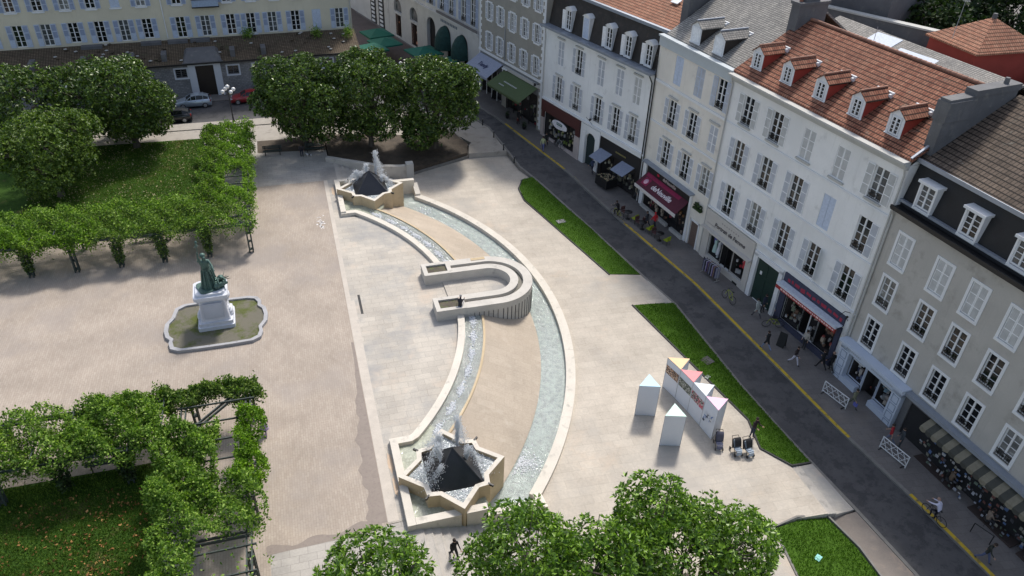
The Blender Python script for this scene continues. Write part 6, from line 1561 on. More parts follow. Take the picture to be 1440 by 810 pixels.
for (u, y, z, sz, lab) in ((21.6, 3.9, 5.5, .9, 'tall green shrub in a pot against the yellow wall'), (29.6, 3.0, 5.4, .8, 'round bush on the right part of the tiled lean-to'), (33.4, 2.6, 5.2, .9, 'shrub at the right end of the tiled lean-to')):
    P = rgx.normal(size=(500, 3))*np.array([.35, .3, .4])*sz+np.array([0, 0, .5*sz]); o = leaves('potted_shrub', P, rgx.normal(size=P.shape), .16, .1, LEAFV, None, int(u), .1)
    c = Matrix.Rotation(YR, 4, 'Z') @ Vector((u, y, 0)); o.location = (YO[0]+c.x, YO[1]+c.y, z); tag(o, lab, 'plant', 'plants on the lean-to roof')

# ---------------- things behind the ridge
bb, Lb = bldg('rear_slate_building', (44.8, 60), (47.0, 41), 'grey slate-roofed rear building with bright metal sheets, behind the red tiled house', None)
m = MB(); m.box(0, Lb, 0, 9, -3, 13.8); m.build('wall', CHIM, bb)
roofpl(bb, [(0, 0, 14.0), (Lb, 0, 14.0), (Lb, 5, 15.7), (0, 5, 15.7)], SLATE); roofpl(bb, [(0, 5, 15.7), (Lb, 5, 15.7), (Lb, 9.5, 13.8), (0, 9.5, 13.8)], SLATE)
m = MB(); m.cbox((6.5, 4.0, 15.42), (2.6, 1.5, .08), .1, 0, .33); m.cbox((10.5, 3.6, 15.27), (3.6, .7, .08), .12, 0, .33); m.build('metal_sheet', cloth((.6, .65, .72)), bb)
br_ = thing('red_tower_house', (58.2, 52.0, 0), R_(0), 'red-painted house with a hipped tiled roof behind the ridge, top right', 'building')
m = MB(); m.box(-3.1, 3.6, -2.6, 2.8, -3, 15.4); m.build('wall', REDW, br_)
for P in ([(-3.4, -2.9, 15.4), (3.9, -2.9, 15.4), (.2, 0, 17.5)], [(3.9, -2.9, 15.4), (3.9, 3.1, 15.4), (.2, 0, 17.5)], [(3.9, 3.1, 15.4), (-3.4, 3.1, 15.4), (.2, 0, 17.5)], [(-3.4, 3.1, 15.4), (-3.4, -2.9, 15.4), (.2, 0, 17.5)]): roofpl(br_, P, TILEO, .15)
m = MB(); m.tube((.2, 0, 17.4), (.2, 0, 17.8), .2, .18, 8); m.build('roof_cap', CHIM, br_)
bw = thing('rear_grey_building', (52.5, 67.5, 0), R_(-62), 'plain grey rendered building with a long low wall at the top right', 'building')
m = MB(); m.box(-6, 7, 0, 10, -3, 19); m.build('wall', CHIM, bw); m = MB(); m.box(-7.5, 17, -2.0, -1.4, -3, 15.2); m.build('wall', CHIM, bw); m = MB(); m.box(-7.5, 17, -2.15, -1.25, 15.2, 15.35); m.build('wall_coping', TRIMG, bw)
m = MB(); m.box(-6.1, 7.1, -.1, 10.1, 19, 19.2); m.build('roof', SLATE, bw)
tree(65.5, 64, -3, 20, 7, 'dark tree filling the gap between the rear buildings at the top', LEAFD, 'trees behind the houses', 61, 2200, .5, .3, blossom=0, name='garden_tree')
tree(74, 56, -3, 21, 7, 'dark green tree beyond the red tower house', LEAFD, 'trees behind the houses', 62, 2200, .5, .3, blossom=0, name='garden_tree')
tree(60, 78, -3, 19, 6, 'dark tree beyond the grey rendered building', LEAFD, 'trees behind the houses', 63, 1600, .5, .3, blossom=0, name='garden_tree')
tree(82, 72, -3, 22, 8, 'dark tree in the far top right corner, behind the others', LEAFD, 'trees behind the houses', 64, 2200, .55, .33, blossom=0, name='garden_tree')
tree(72, 84, -3, 20, 8, 'dark tree behind the grey rendered building, farthest one', LEAFD, 'trees behind the houses', 65, 2200, .55, .33, blossom=0, name='garden_tree')
for (x, y, lb) in ((64, 40, 'brown tiled rear roof beyond the black mansard house, right edge'), (72, 48, 'grey slate rear roof at the top right edge behind the red tower')):
    q = thing('rear_house', (x, y, 0), R_(-80), lb, 'building'); m = MB(); m.box(-8, 8, -5, 5, -3, 12); m.build('wall', CHIM, q)
    roofpl(q, [(-8, -5.3, 12), (8, -5.3, 12), (8, 0, 14.6), (-8, 0, 14.6)], TILED if y < 45 else SLATE); roofpl(q, [(-8, 0, 14.6), (8, 0, 14.6), (8, 5.3, 12), (-8, 5.3, 12)], TILED if y < 45 else SLATE)
# television aerials on the roofs
def aerial(x, y, z, h, label, n=6, rz=0):
    m = MB(); m.tube((0, 0, 0), (0, 0, h), .025, .02, 5)
    m.tube((-.6, 0, h*.9), (.6, 0, h*.9), .012, .012, 4)
    for k in range(n): m.tube((-.55+1.1*k/(n-1), -.28, h*.9), (-.55+1.1*k/(n-1), .28, h*.9), .008, .008, 4)
    tag(m.build('roof_aerial', cloth((.35, .36, .37)), None, (x, y, z), rz), label, 'aerial', 'television aerials on the roofs')
aerial(44.0, 49, 15.0, 3.2, 'thin television aerial standing behind the ridge of the red tiled roof', rz=.4)
aerial(52.8, 50.2, 16.5, 3.4, 'television aerial beside the red tower house', 8, 1.0)
aerial(38.9, 52.6, 19.8, 2.6, 'television aerial on the chimney between the slate and the red tiled roofs', 5, 2.0)
# ================================================================ display columns on the plaza
PW = M('white_display_panel', (.62, .66, .72), var=.03, bmp=0)
def prismcol(P, z0, h, top, label, photo=None, group='triangular display columns on the plaza'):
    c = sum((Vector(p) for p in P), Vector((0, 0)))/3
    t = thing('display_column', (c.x, c.y, z0), 0, label, 'display column', group)
    Q = [(p[0]-c.x, p[1]-c.y) for p in P]
    m = MB(); m.prism(Q, .02, h-.03); m.build('panel_body', PW, t)
    m = MB(); m.prism([(q[0]*1.02, q[1]*1.02) for q in Q], h-.03, h); m.build('tinted_top', M('top_tint', top, var=.06, bmp=0, rough=.5), t)
    m = MB()
    for q in Q: m.tube((q[0]*1.005, q[1]*1.005, 0), (q[0]*1.005, q[1]*1.005, h), .015, .015, 5)
    m.build('edge_profile', M('aluminium', (.4, .42, .45), rough=.4, metal=.5), t)
    return t, Q
H1 = 2.62
# two single columns (front faces toward the camera)
def base_at(x, y): return (x, y)
prismcol([(19.2, 32.7), (20.48, 32.27), (20.30, 33.58)], -1.5, H1, (.42, .66, .80), 'single triangular column with a pale blue top, left of the photo wall')
prismcol([(19.62, 29.77), (20.88, 29.38), (20.70, 30.62)], -1.5, H1, (.50, .72, .62), 'single triangular column with a pale green top, standing nearest the camera')
# joined row: long face runs from far to near
FR = [Vector(p) for p in ((22.27, 34.85), (22.57, 33.5), (22.80, 32.13), (22.96, 30.72), (23.10, 29.36))]; BK = [Vector(p) for p in ((23.65, 34.37), (23.85, 32.92), (24.0, 31.56), (24.2, 30.16))]
tops = [(.78, .50, .26), (.80, .20, .22), (.60, .66, .70), (.78, .45, .62)]
labs = ['farthest column of the joined row, with an orange top and a photograph panel', 'second column of the joined row, with a red-pink top and a crowd photograph', 'third column of the joined row, with a whitish top and a photograph with red', 'nearest column of the joined row, with a pink top and a blue and white photograph']
pal = [[(.05, .035, .03), (.45, .28, .18), (.2, .1, .06), (.6, .5, .42)], [(.07, .09, .07), (.3, .32, .28), (.03, .04, .03), (.5, .5, .48)], [(.06, .07, .07), (.5, .45, .42), (.5, .04, .10), (.2, .22, .2)], [(.03, .04, .08), (.55, .6, .68), (.15, .25, .5), (.65, .68, .72)]]
for k in range(4):
    a = FR[k]; b = FR[k+1]; dv = b-a; b = b-dv*.012; nrm = Vector((-dv.y, dv.x)).normalized(); ap = BK[k]
    t, Q = prismcol([tuple(a), tuple(b), tuple(ap)], -1.5, H1, tops[k], labs[k])
    cc = Vector((t.location.x, t.location.y)); u = dv.normalized()
    m = MB(); rn = random.Random(70+k); W_ = dv.length
    def pt(s, z, off=.012): p = a+u*s-nrm*off-cc; return (p.x, p.y, z)
    z0, z1 = (1.35, 2.05) if k < 3 else (.75, 1.7)
    nx, nz = 26, 9
    if k < 3:
        for i in range(nx):
            for j in range(nz):
                s0 = .04+(W_-.1)*i/nx; s1 = .04+(W_-.1)*(i+1)/nx; a0 = z0+(z1-z0)*j/nz; a1 = z0+(z1-z0)*(j+1)/nz
                q = rn.random()
                mi = 0 if q < .38 else (1 if q < .68 else (2 if q < .88 else 3))
                if k == 2 and j < 3 and i > 14 and q < .5: mi = 2
                if k == 1 and j > 6: mi = 0 if q < .8 else 1
                m.add([pt(s0, a0), pt(s1, a0), pt(s1, a1), pt(s0, a1)], [(0, 1, 2, 3)], mi)
    else:
        for i in range(34):
            s = rn.uniform(.15, W_-.3); z = z0+(s/W_)*.1+rn.random()*(z1-z0)*.9; ww = .06+.14*rn.random(); hh = .05+.22*rn.random()
            m.add([pt(s, z, .012+i*.0006), pt(s+ww, z, .012+i*.0006), pt(s+ww, z+hh, .012+i*.0006), pt(s, z+hh, .012+i*.0006)], [(0, 1, 2, 3)], rn.randrange(4))
    m.build('photograph_panel', [cloth(c_, .5) for c_ in pal[k]], t)

# ================================================================ cars
def car(x, y, z, rz, L, W_, H_, paint, label, group='cars by the stone-walled annex'):
    t = thing('parked_car', (x, y, z), rz, label, 'car', group)
    # stations along the length: (x, half width at belt, z sill, z belt, z roof, half width roof)
    n = 25; body = []; P = []
    def prof(u):
        # u 0 front .. 1 rear: hood, windscreen, roof, hatch
        zb = float(np.interp(u, [0, .03, .12, .30, .5, .85, .97, 1], [.52, .66, .78, .92, .96, .98, .92, .70]))
        zr_ = float(np.interp(u, [0, .27, .44, .58, .78, .93, .985, 1], [0, 0, 1.36, 1.44, 1.42, 1.18, 0, 0]))
        hw = float(np.interp(u, [0, .05, .15, .5, .88, .97, 1], [.66, .80, .92, .97, .95, .86, .74]))*W_/2
        return zb, zr_, hw
    m = MB(); cols = []
    for i in range(n):
        u = i/(n-1); zb, zr_, hw = prof(u); xx = (u-.5)*L; k = H_/1.44
        zb *= k; s = .20
        cols.append([(xx, -hw*.86, s), (xx, -hw*.99, s+.14), (xx, -hw, (s+zb)/2), (xx, -hw*.96, zb-.04), (xx, -hw*.86, zb), (xx, -hw*.4, zb+.035), (xx, hw*.4, zb+.035), (xx, hw*.86, zb), (xx, hw*.96, zb-.04), (xx, hw, (s+zb)/2), (xx, hw*.99, s+.14), (xx, hw*.86, s)])
    for i in range(n-1): m.strip(cols[i], cols[i+1], 0, True)
    m.add(cols[0], [tuple(range(12))]); m.add(cols[-1], [tuple(range(12))[::-1]])
    m.build('body', paint, t)
    # cabin: glass band and roof
    st = [(.27, .93, .93), (.44, 1.36, .74), (.58, 1.44, .74), (.78, 1.42, .73), (.93, 1.20, .76), (.985, .93, .86)]
    k = H_/1.44; g = MB(); r = MB(); base_ = []; top_ = []
    for (u, zt, kw) in st:
        hw = prof(u)[2]; xx = (u-.5)*L; zb = prof(u)[0]*k
        base_.append((xx, hw*.90, zb-.01)); top_.append((xx, hw*kw*.93, max(zb, zt*k-.07)))
    for sgn in (1, -1):
        A_ = [(p[0], sgn*p[1], p[2]) for p in base_]; B_ = [(p[0], sgn*p[1], p[2]) for p in top_]
        g.strip(A_, B_, 0, False)
    g.strip([(p[0], -p[1], p[2]) for p in top_[:2]], top_[:2], 0); g.strip([(p[0], -p[1], p[2]) for p in top_[3:]], top_[3:], 0)
    g.build('window', GLASS, t)
    rt = [((p[0]), p[1]*1.02, p[2]+.015) for p in top_[1:5]]
    mid = [(p[0], 0, p[2]+.07) for p in rt]
    r.strip(rt, mid, 0, True); r.strip(mid, [(p[0], -p[1], p[2]) for p in rt], 0, True)
    for sgn in (1, -1):
        for u_ in (1, 2, 3, 4):
            b_ = base_[u_]; t_ = top_[u_]; r.tube((b_[0], sgn*b_[1]*1.005, b_[2]), (t_[0], sgn*t_[1]*1.01, t_[2]+.02), .03 if u_ != 4 else .07, .03, 5)
        b_ = base_[0]; t_ = top_[1]; r.tube((b_[0], sgn*b_[1], b_[2]), (t_[0], sgn*t_[1], t_[2]), .035, .035, 5)
    r.build('roof', paint, t)
    for wx in (-L*.31, L*.31):
        for sg_ in (-1, 1):
            wy = sg_*W_/2*.90
            m = MB(); m.tube((0, -.10, 0), (0, .10, 0), .30, .30, 20); w = m.build('wheel', SHOE, t, (wx, wy, .30))
            m = MB(); m.tube((0, sg_*.09, 0), (0, sg_*.115, 0), .20, .18, 14)
            for q in range(5): a = q*1.2566; m.cbox((.1*math.cos(a), sg_*.12, .1*math.sin(a)), (.16, .01, .03), 0, 0, 0, -a)
            m.build('rim', M('wheel_rim', (.42, .43, .45), rough=.35, metal=.6) if 'rimm' not in CL else CL['rimm'], w)
    for sg_ in (-1, 1):
        m = MB(); m.ball((-L*.475, sg_*W_*.33, .62), .12, 8, 0, .7, 1.1, .7); m.build('headlight', cloth((.55, .58, .6), .2), t)
        m = MB(); m.cbox((L*.475, sg_*W_*.37, .78), (.10, .16, .26)); m.build('rear_light', cloth((.35, .02, .02), .3), t)
        m = MB(); m.ball((-L*.17, sg_*W_*.52, .98), .09, 8, 0, .7, 1.1, .8); m.build('mirror', paint, t)
    m = MB(); m.box(-L*.505, -L*.47, -W_*.36, W_*.36, .22, .42); m.build('bumper', paint, t); m = MB(); m.box(L*.47, L*.503, -W_*.38, W_*.38, .28, .46); m.build('bumper', paint, t)
    m = MB(); m.box(-L*.512, -L*.50, -.25, .25, .36, .46); m.build('number_plate', TRIM, t)
    for u_ in (.46, .66):
        m = MB()
        for sg_ in (-1, 1): m.cbox(((u_-.5)*L+.35, sg_*W_*.488, .80), (.16, .02, .03))
        m.build('door_handle', IRON, t)
    return t
def paint(name, c, met=.5):
    m, t, b = base(name); b.inputs['Base Color'].default_value = c4(c); b.inputs['Metallic'].default_value = met; b.inputs['Roughness'].default_value = .28; b.inputs['Coat Weight'].default_value = .7
    bump(t, b, noise(t, pos(t), 1.5, 2), .03, .02); return m
car(-10.75, 92.45-1.6, .004, R_(2), 3.85, 1.68, 1.46, paint('silver_blue_paint', (.42, .50, .58)), 'silver-blue hatchback parked in front of the brown annex door')
car(-4.75, 91.1, .004, R_(2), 3.9, 1.68, 1.42, paint('red_paint', (.30, .015, .02), .2), 'red hatchback half hidden by the round tree, right of the silver-blue car')
car(-12.9, 86.7, .004, R_(3), 4.3, 1.75, 1.44, paint('black_paint', (.012, .014, .018), .3), 'black car on the near side of the road, behind the twin-topped tree')
car(-18.9, 86.4, .004, R_(2), 4.3, 1.75, 1.5, paint('dark_grey_paint', (.03, .032, .036), .3), 'dark grey car mostly hidden under the trees on the left')

# ================================================================ lamps, bollards, benches
def lamp(x, y, z, rz, label):
    t = thing('street_lamp', (x, y, z), rz, label, 'street lamp', 'five-globe street lamps')
    m = MB(); m.lathe([(.16, 0), (.16, .12), (.09, .25), (.07, .9), (.05, 1.0), (.045, 3.3), (.09, 3.35), (.09, 3.5), (.03, 3.6)], n=12); m.build('pole', IRON, t)
    for k in range(4):
        a = k*math.pi/2; m = MB(); c = (.62*math.cos(a), .62*math.sin(a))
        m.path([(0, 0, 3.3), (c[0]*.6, c[1]*.6, 3.15), (c[0], c[1], 3.25), (c[0], c[1], 3.38)], .025, 6); m.lathe([(.09, 3.36), (.09, 3.42)], (c[0], c[1], 0), 8); ar = m.build('arm', IRON, t)
        m = MB(); m.ball((c[0], c[1], 3.62), .22, 16); m.build('globe', GLOBE, ar)
    m = MB(); m.tube((0, 0, 3.5), (0, 0, 3.85), .03, .03, 6); ar = m.build('arm', IRON, t); m = MB(); m.ball((0, 0, 4.05), .22, 16); m.build('globe', GLOBE, ar)
    return t
lamp(-6.4, 85.0, .05, .5, 'black street lamp with five white globes at the end of the farther pergola')
lamp(13.2, 89.9, gz(13.2, 89.9)+.1, .9, 'black street lamp with five white globes beyond the trees, near the green parasols')
def bollard(x, y, z, label, h=.75, r=.07):
    t = thing('bollard', (x, y, z), 0, label, 'bollard', 'small dark bollards along the road')
    m = MB(); m.lathe([(r*1.3, 0), (r*1.3, .06), (r, .10), (r*.85, h-.16), (r*1.2, h-.14), (r*1.2, h-.09), (r*.7, h-.07)], n=10); m.build('post', IRON, t)
    m = MB(); m.ball((0, 0, h), r*1.0, 8); m.build('ball_top', cloth((.2, .2, .19)), t)
for i, (x, y) in enumerate([(20.9, 80.2), (21.35, 76.9), (21.6, 73.7), (21.9, 70.6)]):
    bollard(x, y, zr(y)+.07, ['farthest bollard on the pale path beside the dark tree', 'second bollard from the tree on the pale path', 'third bollard from the tree on the pale path', 'bollard on the pale path nearest the grass strip'][i])
def planter(x, y, label, h=.85):
    z = zr(y)+.12; t = thing('street_planter', (x, y, z), 0, label, 'planter', 'dark planters on the pavement')
    m = MB(); m.lathe([(.17, 0), (.24, .35), (.26, .4), (.22, .4), (.2, .35)], n=12); m.build('pot', IRON, t)
    rg_ = np.random.default_rng(int(x*7)); P = rg_.normal(size=(160, 3))*np.array([.13, .13, .18])+np.array([0, 0, .6]); leaves('plant', P, rg_.normal(size=P.shape), .12, .06, LEAFD, t, 3, .1)
planter(24.2, 81.4, 'small dark planter on the pavement at the head of the yellow kerb line'); planter(25.3, 78.2, 'small dark planter on the pavement beside the person in black near the green awning')
def bench(x, y, z, rz, label, L=1.9):
    t = thing('park_bench', (x, y, z), rz, label, 'bench', 'green park benches')
    m = MB()
    for k in range(4): m.box(-L/2, L/2, -.24+.12*k, -.15+.12*k, .42, .455)
    m.build('seat', PERG, t); m = MB()
    for k in range(3): m.box(-L/2, L/2, .27, .30, .55+.13*k, .64+.13*k)
    m.build('backrest', PERG, t)
    for s in (-1, 1):
        m = MB(); m.box(s*L*.38-.03, s*L*.38+.03, -.22, -.16, 0, .42); m.box(s*L*.38-.03, s*L*.38+.03, .22, .28, 0, .9); m.box(s*L*.38-.03, s*L*.38+.03, -.22, .25, .38, .42); m.build('leg', IRON, t)
bench(-2.5, 75.6, .0, 0, 'green bench at the edge of the shaded tree bed, left of the stairs'); bench(1.7, 75.4, .0, -.03, 'green bench in deep shade, right of the seated person with the small dog')
bench(-13.2, 60.6, 0, R_(0), 'green bench inside the farther pergola'); bench(-12.6, 34.9, 0, R_(180), 'dark bench in the shade of the nearer pergola', 2.6)

# ================================================================ green parasols and furniture outside the arcade
GP = M('green_parasol_cloth', (.010, .12, .085), var=.12, bmp=0)
def parasol(x, y, rz, w, label, zt=3.1, mat=None, ze=2.45):
    z = zr(y)+.12; t = thing('parasol', (x, y, z), rz, label, 'parasol', 'green café parasols')
    m = MB(); h = w/2
    c = [(h, h), (-h, h), (-h, -h), (h, -h)]
    for k in range(4):
        a, b = c[k], c[(k+1) % 4]; m.add([(a[0], a[1], ze), (b[0], b[1], ze), (0, 0, zt)], [(0, 1, 2)]); m.add([(a[0], a[1], ze), (b[0], b[1], ze), (b[0], b[1], ze-.2), (a[0], a[1], ze-.2)], [(3, 2, 1, 0)])
    m.build('canopy', mat or GP, t); m = MB(); m.tube((0, 0, 0), (0, 0, zt), .035, .03, 8); m.build('pole', IRON, t); m = MB(); m.lathe([(.35, 0), (.35, .08), (.05, .12)], n=12); m.build('base', CHIM, t)
parasol(12.7, 107.6, .3, 3.6, 'green square parasol farthest up the street, on the left'); parasol(13.2, 103.4, .3, 3.6, 'second green parasol up the street, overlapping the farthest one'); parasol(11.2, 101.2, .3, 3.4, 'green parasol beside the side wall of the tiled lean-to')
parasol(17.6, 98.6, .3, 3.9, 'large green parasol in front of the dark archway'); parasol(19.3, 93.6, .3, 3.9, 'large green parasol in front of the scalloped green awnings'); parasol(14.9, 92.2, .3, 3.4, 'bright green parasol rising between the round trees')
def table(x, y, label, r=.55, mat=None, h=.74, group=None):
    z = zr(y)+.12; t = thing('round_table', (x, y, z), 0, label, 'table', group)
    m = MB(); m.lathe([(.001, h), (r, h), (r, h+.03), (.001, h+.03)], n=18); m.build('table_top', mat or IRON, t); m = MB(); m.tube((0, 0, .03), (0, 0, h), .03, .03, 8); m.lathe([(.24, 0), (.22, .03), (.03, .05)], n=12); m.build('pedestal', IRON, t)
table(12.6, 97.9, 'large white oval-looking table top in the street by the green parasols', .85, TRIM)
CH = cloth((.30, .36, .02), .5)
def chair(x, y, rz, label, mat=CH, group='yellow-green café chairs'):
    z = zr(y)+.12; t = thing('cafe_chair', (x, y, z), rz, label, 'chair', group)
    m = MB(); m.box(-.24, .24, -.24, .24, .43, .47); m.build('seat', mat, t); m = MB(); m.box(-.24, .24, .21, .25, .52, .90); m.build('backrest', mat, t)
    for sx in (-1, 1):
        for sy in (-1, 1): m = MB(); m.tube((sx*.2, sy*.2, .43), (sx*.23, sy*.24, 0), .018, .015, 5); m.build('leg', IRON, t)
for i, (x, y) in enumerate([(29.3, 57.3), (29.85, 55.2), (30.55, 53.0)]):
    nm = ['farthest of the three café tables by the yellow kerb line', 'middle one of the three café tables by the yellow kerb line', 'nearest of the three café tables by the yellow kerb line'][i]
    table(x, y, 'small dark round '+nm.replace('farthest', 'table, farthest').replace('middle one', 'table, middle one').replace('nearest', 'table, nearest'), .38, IRON, group='café tables on the pavement')
    chair(x+.35, y-.75, R_(200), ['farthest', 'middle', 'nearest'][i]+' yellow-green chair of the three beside the dark café tables')
    chair(x-.1, y+.7, R_(15), ['farthest', 'middle', 'nearest'][i]+' dark red-brown chair of the three on the far sides of the café tables', cloth((.09, .04, .04)), 'dark café chairs')
# A-boards and signs
def aboard(x, y, rz, label, w=.7, h=1.15, mat=None):
    z = zr(y)+.12; t = thing('pavement_sign', (x, y, z), rz, label, 'sign', 'boards standing on the pavement')
    for s in (-1, 1):
        m = MB(); m.box(-w/2, w/2, -.015, .015, 0, h); o = m.build('board', mat or cloth((.02, .02, .02)), t, (0, s*.2, 0)); o.rotation_euler = (s*.17, 0, 0)
aboard(24.2, 87.2, .6, 'dark sign board on the pavement near the round tree by the kerb'); aboard(33.15, 37.0, R_(-60), 'tall dark board standing in the middle of the pavement before the restaurant', .6, 1.25)
aboard(17.6, 95.2, .9, 'dark menu board standing in the street by the large green parasol', .8, 1.4)
# lattice barriers
def barrier(x0, y0, x1, y1, label):
    z = zr((y0+y1)/2)+.12; L = math.hypot(x1-x0, y1-y0); t = thing('lattice_barrier', ((x0+x1)/2, (y0+y1)/2, z), math.atan2(y1-y0, x1-x0), label, 'barrier', 'white lattice barriers'); h = 1.0
    m = MB(); m.box(-L/2, L/2, -.02, .02, h-.05, h); m.box(-L/2, L/2, -.02, .02, .12, .17); m.box(-L/2, -L/2+.05, -.021, .021, 0, h); m.box(L/2-.05, L/2, -.021, .021, 0, h); m.build('frame', TRIM, t)
    m = MB(); n = 4
    for k in range(n):
        xa = -L/2+L*k/n; xb = -L/2+L*(k+1)/n
        for (a, b) in (((xa, .15), (xb, h)), ((xa, h), (xb, .15))): m.tube((a[0], 0, a[1]), (b[0], 0, b[1]), .02, .02, 5)
    for zz in (.4, .72): m.tube((-L/2, 0, zz), (L/2, 0, zz), .012, .012, 5)
    m.build('lattice', TRIM, t)
    for s in (-1, 1): m = MB(); m.box(s*L*.42-.03, s*L*.42+.03, -.28, .28, 0, .05); m.build('foot', IRON, t)
barrier(33.25, 31.9, 33.75, 29.9, 'white lattice barrier standing before the pale blue shop'); barrier(33.8, 26.4, 34.2, 24.4, 'white lattice barrier standing nearer the striped awning shop')
# clothes rack outside the dress shop
z = zr(47.2)+.12; t = thing('clothes_rack', (32.25, 46.6, z), R_(-78), 'rail of dark and violet patterned clothes outside the cream dress shop', 'clothes rack')
m = MB()
for s in (-1, 1): m.tube((s*.9, 0, .1), (s*.9, 0, 1.4), .02, .02, 6); m.tube((s*.9, -.3, .08), (s*.9, .3, .08), .02, .02, 6)
m.tube((-.9, 0, 1.4), (.9, 0, 1.4), .02, .02, 6); m.build('rail_frame', TRIMG, t)
rn = random.Random(12)
for k in range(14): m = MB(); m.cbox((-.82+.125*k, rn.uniform(-.03, .03), .86), (.07, .46, .95+.1*rn.random()), rn.uniform(-.15, .15)); m.build('garment', cloth([(.04, .035, .08), (.25, .25, .33), (.02, .02, .03), (.35, .33, .42), (.12, .08, .2), (.25, .17, .12)][k % 6]), t)
# ================================================================ bicycles
def bicycle(x, y, z, rz, label, fr=(.30, .34, .03), lean=0, tyre=(.02, .02, .02), group='bicycles'):
    t = thing('bicycle', (x, y, z), rz, label, 'bicycle', group); t.rotation_euler = (0, lean, rz)
    for s in (-1, 1):
        m = MB(); n = 24; R = .33
        for k in range(n):
            a = 2*math.pi*k/n; b = 2*math.pi*(k+1)/n; m.tube((0, R*math.cos(a), R*math.sin(a)), (0, R*math.cos(b), R*math.sin(b)), .02, .02, 5, 0, True, False)
        w = m.build('wheel', cloth(tyre), t, (0, s*.52, .35)); m = MB()
        for k in range(10): a = k*.628; m.tube((0, 0, 0), (0, .32*math.cos(a), .32*math.sin(a)), .003, .003, 3)
        m.tube((-.04, 0, 0), (.04, 0, 0), .03, .03, 8); m.build('spokes', cloth((.3, .3, .3)), w)
    m = MB(); F_ = (0, .52, .35); Rr = (0, -.52, .35); hd = (0, .36, .88); st_ = (0, -.17, .84); bb_ = (0, -.06, .34)
    for a, b in ((hd, F_), (hd, st_), (hd, bb_), (st_, bb_), (st_, Rr), (bb_, Rr)): m.tube(a, b, .022, .022, 6)
    m.build('frame', cloth(fr, .4), t)
    m = MB(); m.tube((0, .36, .88), (0, .33, 1.02), .016, .016, 6); m.path([(-.28, .25, 1.03), (-.2, .33, 1.03), (.2, .33, 1.03), (.28, .25, 1.03)], .014, 6); m.build('handlebar', IRON, t)
    m = MB(); m.tube((0, -.17, .84), (0, -.19, .95), .014, .014, 6); m.ball((0, -.2, .97), .12, 8, 0, .7, 1.2, .35); m.build('saddle', IRON, t)
    m = MB(); m.tube((-.12, -.06, .34), (.12, -.06, .34), .012, .012, 5); m.tube((.07, -.06, .34), (.1, -.06, .20), .012, .012, 5); m.tube((.05, -.06, .34), (.06, -.06, .34), .09, .09, 12); m.build('crank', IRON, t)
    return t
bicycle(32.0, 43.1, zr(43)+.12, R_(8), 'yellow-green bicycle lying alone on the pavement before the green carriage door', lean=.25)
bicycle(33.75, 39.2, zr(39)+.12, R_(70), 'yellow-green bicycle parked by the restaurant with a black basket', lean=-.15)
bicycle(33.1, 20.7, zr(20.7)+.13, R_(8), 'dark bicycle ridden along the kerb by the person in a white shirt', (.05, .045, .05))
bicycle(28.45, 57.9, zr(58)+.06, R_(25), 'dark bicycle ridden at the kerb by the person in black near the café tables', (.3, .3, .03))
bicycle(26.1, 73.2, zr(73)+.12, R_(150), 'bicycle pushed along the kerb by the person in a pale yellow top', (.1, .1, .12))
bicycle(27.7, 72.9, zr(73)+.12, R_(20), 'grey bicycle leaning at the pink stone base of the red-brown shop', (.35, .36, .38), .2)
# ================================================================ strollers
def stroller(x, y, z, rz, label, hood=(.02, .02, .022), seat=(.35, .42, .5)):
    t = thing('stroller', (x, y, z), rz, label, 'stroller', 'strollers parked by the display columns')
    for sx in (-1, 1):
        for sy in (-1, 1):
            m = MB(); m.tube((-.02, 0, 0), (.02, 0, 0), .11, .11, 12); m.build('wheel', SHOE, t, (sx*.24, sy*.34, .11))
    m = MB()
    for s in (-1, 1): m.path([(s*.23, .34, .12), (s*.22, -.10, .62), (s*.22, -.50, 1.02)], .016, 6); m.path([(s*.23, -.34, .12), (s*.22, .12, .62)], .016, 6)
    m.tube((-.22, -.50, 1.02), (.22, -.50, 1.02), .02, .02, 6); m.build('frame', IRON, t)
    m = MB(); m.cbox((0, .12, .42), (.40, .42, .06), 0, 0, .15); m.cbox((0, -.14, .66), (.40, .07, .52), 0, 0, -.45+.9); m.cbox((0, .38, .28), (.34, .05, .30)); m.build('seat', cloth(seat), t)
    m = MB(); n = 8
    A_ = [(-.22, -.26+.34*math.sin(math.pi*.5*i/n)*1.0, .80+.28*math.cos(math.pi*.5*(i/n)*1.6)) for i in range(n+1)]; m.strip(A_, [(.22, p[1], p[2]) for p in A_]); m.build('hood', cloth(hood), t)
    m = MB(); m.cbox((0, -.30, .55), (.40, .10, .62), 0, 0, .35); m.build('rear_bag', cloth((.05, .04, .04)), t)
stroller(24.1, 28.0, -1.49, R_(176), 'black stroller in the middle, holding a pale blanket'); stroller(24.75, 27.75, -1.49, R_(184), 'smaller black stroller next to the standing person, right one of the three'); stroller(23.25, 28.75, -1.49, R_(160), 'grey-blue folding stroller at the end of the joined display columns', (.08, .08, .11), (.12, .13, .2))

